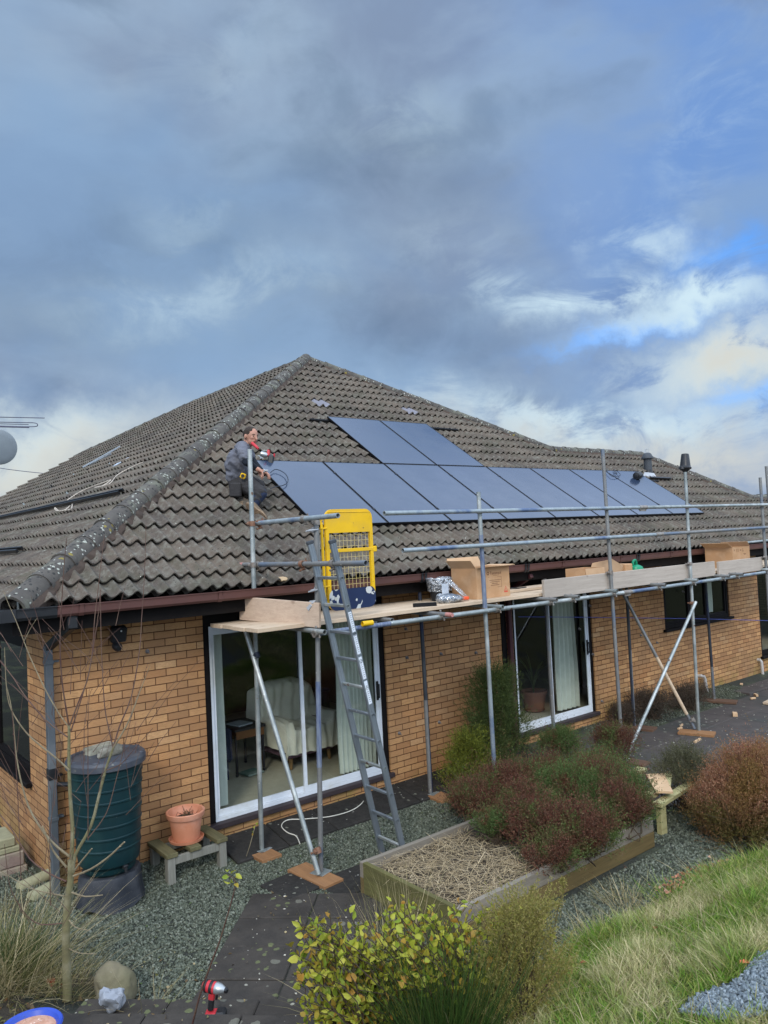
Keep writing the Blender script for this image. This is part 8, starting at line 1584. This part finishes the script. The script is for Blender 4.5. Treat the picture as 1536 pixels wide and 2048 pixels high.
keep = [f for f in bmx.faces if not (f.calc_center_median().x > 0.62 and f.calc_center_median().z < 0.30) and f.calc_center_median().z > -0.55 + 0.9 * max(0, f.calc_center_median().x)]
k.add(vs, [tuple(v.index for v in f.verts) for f in keep]); bmx.free(); ho = part(k, 'hair', m_hair, man, 2)
# clothes
shirt = capsules([[(hip + UV * 0.04, 0.130), (wst + UV * 0.02, 0.128), (chs, 0.142), (shl - UV * 0.01, 0.095)], [(shl - RV * .01, 0.09), (sR, 0.070), (sR.lerp(eR, 0.55), 0.068)], [(shl, 0.09), (sL, 0.074), (sL.lerp(eL, 0.5), 0.068)]], [(mp(467, 930, 0.02), 0.108, None), (mp(469, 950, 0.05), 0.112, None)], 0.008, 4, 0.016); bodypart(shirt, 'shirt', m_shirt)
slv = capsules([[(sR.lerp(eR, 0.35), 0.060), (eR, 0.052), (eR.lerp(hR, 0.80), 0.036)]], [], 0.008, 3, 0.006); bodypart(slv, 'sleeve', m_slv); slv = capsules([[(sL.lerp(eL, 0.3), 0.058), (eL, 0.048), (eL.lerp(hL, 0.80), 0.036)]], [], 0.008, 3); bodypart(slv, 'sleeve', m_slv)
trs = capsules([[(hip + UV * 0.0, 0.142), (hip.lerp(kR, 0.5), 0.105), (kR, 0.080)], [(hip + VD * 0.10, 0.12), (kL, 0.076), (aL, 0.060)], [(kR, 0.080), (kR.lerp(aR, 0.45), 0.072)]], [(mp(475, 966, 0.05), 0.112, None)], 0.009, 4, 0.013); bodypart(trs, 'trousers', m_trs)
nav = capsules([[(kR + RV * 0.008 - UV * 0.015, 0.080), (kR.lerp(aR, 0.75) - VD * 0.01, 0.066)]], [], 0.010, 4); bodypart(nav, 'trouser_leg_panel', m_trn)
pk = MB(); pc_ = mp(470, 978, -0.12); pk.box((-0.07, -0.02, -0.10), (0.08, 0.02, 0.08), 0.018); pk.v = [tuple(pc_ + RV * v[0] + VD * v[1] + UV * v[2]) for v in pk.v]; part(pk, 'pocket', m_trs, man)
# shoes: soles turned towards the viewer
for (c_, e1, nm, L, W) in ((mp(513, 1024, -0.30), (RV * 0.70 - UV * 0.62 + VD * 0.2).normalized(), 'shoe', 0.165, 0.062), (mp(494, 1018, -0.10), (RV * 0.85 - UV * 0.45).normalized(), 'shoe', 0.13, 0.055)):
    nrm = (-VD * 0.80 - UV * 0.45 - RV * 0.25).normalized(); nrm = (nrm - e1 * nrm.dot(e1)).normalized(); e2 = nrm.cross(e1).normalized(); n = 26; pr = []
    for i in range(n):
        a = 2 * math.pi * i / n; x = math.cos(a); y = math.sin(a) * (1 - 0.22 * math.exp(-((x + 0.1) / 0.3) ** 2)) * (1.0 if x > 0 else 0.86); pr.append((x * L, y * W))
    k = MB(); k.add([c_ + e1 * x + e2 * y + nrm * 0.012 for x, y in pr] + [c_ + e1 * x + e2 * y - nrm * 0.012 for x, y in pr], [tuple(range(n)), tuple(range(2 * n - 1, n - 1, -1))] + [(i, i + n, (i + 1) % n + n, (i + 1) % n) for i in range(n)])
    upm = capsules([[(c_ + e1 * L * 0.62 - nrm * 0.03, 0.034), (c_ - e1 * L * 0.1 - nrm * 0.04, 0.044), (c_ - e1 * L * 0.66 - nrm * 0.045, 0.042)], [(c_ - e1 * L * 0.5 - nrm * 0.05, 0.045), (c_ - e1 * L * 0.45 - nrm * 0.11, 0.048)]], [], 0.008, 3)
    so_ = bodypart(upm, nm, m_shoe); sub(k, 'sole', m_solem, so_)
# hand with five fingers around pliers
def hand(c, along, palmn, m_, s=1.0):
    along = along.normalized(); side = along.cross(palmn).normalized(); palmn = side.cross(along).normalized(); segs = [[(c - along * 0.045, 0.027), (c, 0.030)], [(c + side * 0.02, 0.022), (c + along * 0.035 + side * 0.026, 0.019)], [(c - side * 0.02, 0.022), (c + along * 0.035 - side * 0.024, 0.019)]]
    for i, (o_, L) in enumerate(((0.033, 0.070), (0.012, 0.080), (-0.010, 0.075), (-0.031, 0.058))):
        b0 = c + along * 0.04 + side * o_; b1 = b0 + along * L * 0.42 * s + palmn * 0.012; b2 = b1 + along * L * 0.25 + palmn * 0.028; b3 = b2 + along * L * 0.05 + palmn * 0.026; segs.append([(b0, 0.0105), (b1, 0.0100), (b2, 0.0090), (b3, 0.0080)])
    t0 = c + side * 0.03 - along * 0.01; t1 = t0 + side * 0.028 + along * 0.03 + palmn * 0.018; t2 = t1 + along * 0.032 + palmn * 0.018 - side * 0.008; segs.append([(t0, 0.015), (t1, 0.012), (t2, 0.0095)])
    return capsules(segs, [], 0.0045, 2)
hc = mp(517.5, 940, -0.18); hm = hand(hc, (RV * 0.80 - UV * 0.55), (-UV * 0.6 - RV * 0.3 - VD * 0.2), m_skin); hc2 = mp(527, 944, 0.05); hm2 = hand(hc2, (RV * 0.9 - UV * 0.25), (-UV * 0.9), m_skin)
bm = bmesh.new(); bm.from_mesh(bodyo.data); bm.from_mesh(hm); bm.from_mesh(hm2); bm.to_mesh(bodyo.data); bm.free(); bodyo.data.polygons.foreach_set('use_smooth', [True] * len(bodyo.data.polygons))
# held and dropped tools
k = MB(); a = mp(504, 886, -0.14); b_ = mp(515, 896, -0.20); k.tube([a, b_], 0.019, 12); k.tube([b_, b_ + (b_ - a).normalized() * 0.02], 0.014, 10); solo(k, 'marker_pen', [m_rd][0], 'red and black marker held in the man\'s mouth', 'marker', smooth=0.8)
pl = thing('pliers', 'grey pliers in the man\'s hand over the panel edge', 'pliers', tuple(mp(526, 945, -0.14)))
k = MB(); c0 = mp(531, 941, -0.16); k.tube([mp(524, 947, -0.15), c0, mp(537, 940.5, -0.16)], [0.008, 0.012, 0.005], 8); part(k, 'jaw', m_tg, pl, 1); k = MB(); k.tube([mp(527, 938.5, -0.16), c0, mp(533, 944, -0.15)], [0.006, 0.011, 0.006], 8); part(k, 'handle', m_silver, pl, 1)
tpm = thing('tape_measure', 'yellow and black tape measure clipped to the man\'s waist', 'tape measure', tuple(mp(486, 952, -0.17))); k = MB(); k.box((-0.034, -0.018, -0.034), (0.034, 0.018, 0.034), 0.012); cc_ = mp(486, 952, -0.17); R2_ = Matrix.Rotation(0.35, 3, 'Y'); k.v = [tuple(cc_ + RV * (R2_ @ Vector(v)).x + VD * v[1] + UV * (R2_ @ Vector(v)).z) for v in k.v]; part(k, 'case', m_yel, tpm)
k = MB(); k.lathe([(0.0, 0), (0.022, 0), (0.022, 0.002), (0.0, 0.002)], cc_ - VD * 0.019, 16, tuple(-VD)); part(k, 'badge', m_blackpl, tpm)
# red cordless saw resting on the top edge of the corner panel
pc0 = Vector(onroof(541, 918, 0.135)); sw = thing('cordless_driver', 'red and silver cordless tool with black battery resting on the corner panel', 'power tool', pc0); m_bat = m_blackpl
def sp_(x, y, d=0.0): return Vector(onroof(x, y + 0.0, 0.135)) - VD * d
dpt = (pc0 - Vector(CP)).dot(VD)
def s3(x, y, d=0.0): return Vector(atd(x, y, dpt + d))
k = MB(); k.obox(s3(541, 929, -0.02), s3(543, 911, 0.0), 0.10, 0.075, tuple(RV), 0.012); part(k, 'battery', m_bat, sw)
k = MB(); k.obox(s3(536, 913, 0), s3(537, 900, 0.02), 0.05, 0.045, tuple(RV), 0.012); part(k, 'housing', m_rd, sw); k = MB(); k.obox(s3(548, 915, 0.03), s3(549, 907, 0.03), 0.05, 0.02, tuple(RV), 0.008); part(k, 'handle', m_rd, sw)
k = MB(); k.lathe([(0.0, -0.05), (0.035, -0.045), (0.04, 0.02), (0.028, 0.05), (0.0, 0.055)], s3(528, 909, 0.0), 16, tuple((RV - UV * 0.3).normalized())); part(k, 'gear_head', m_tg, sw, 0.7)
k = MB(); k.poly([s3(514, 910), s3(521, 911), s3(526, 906), s3(524, 913), s3(528, 918), s3(522, 916), s3(520, 919), s3(520, 914)], 0.012); part(k, 'guard', m_silver, sw)
k = MB(); k.tube([s3(524, 906), s3(527, 901), s3(533, 901), s3(536, 906)], 0.008, 6); part(k, 'hook', m_galv, sw)
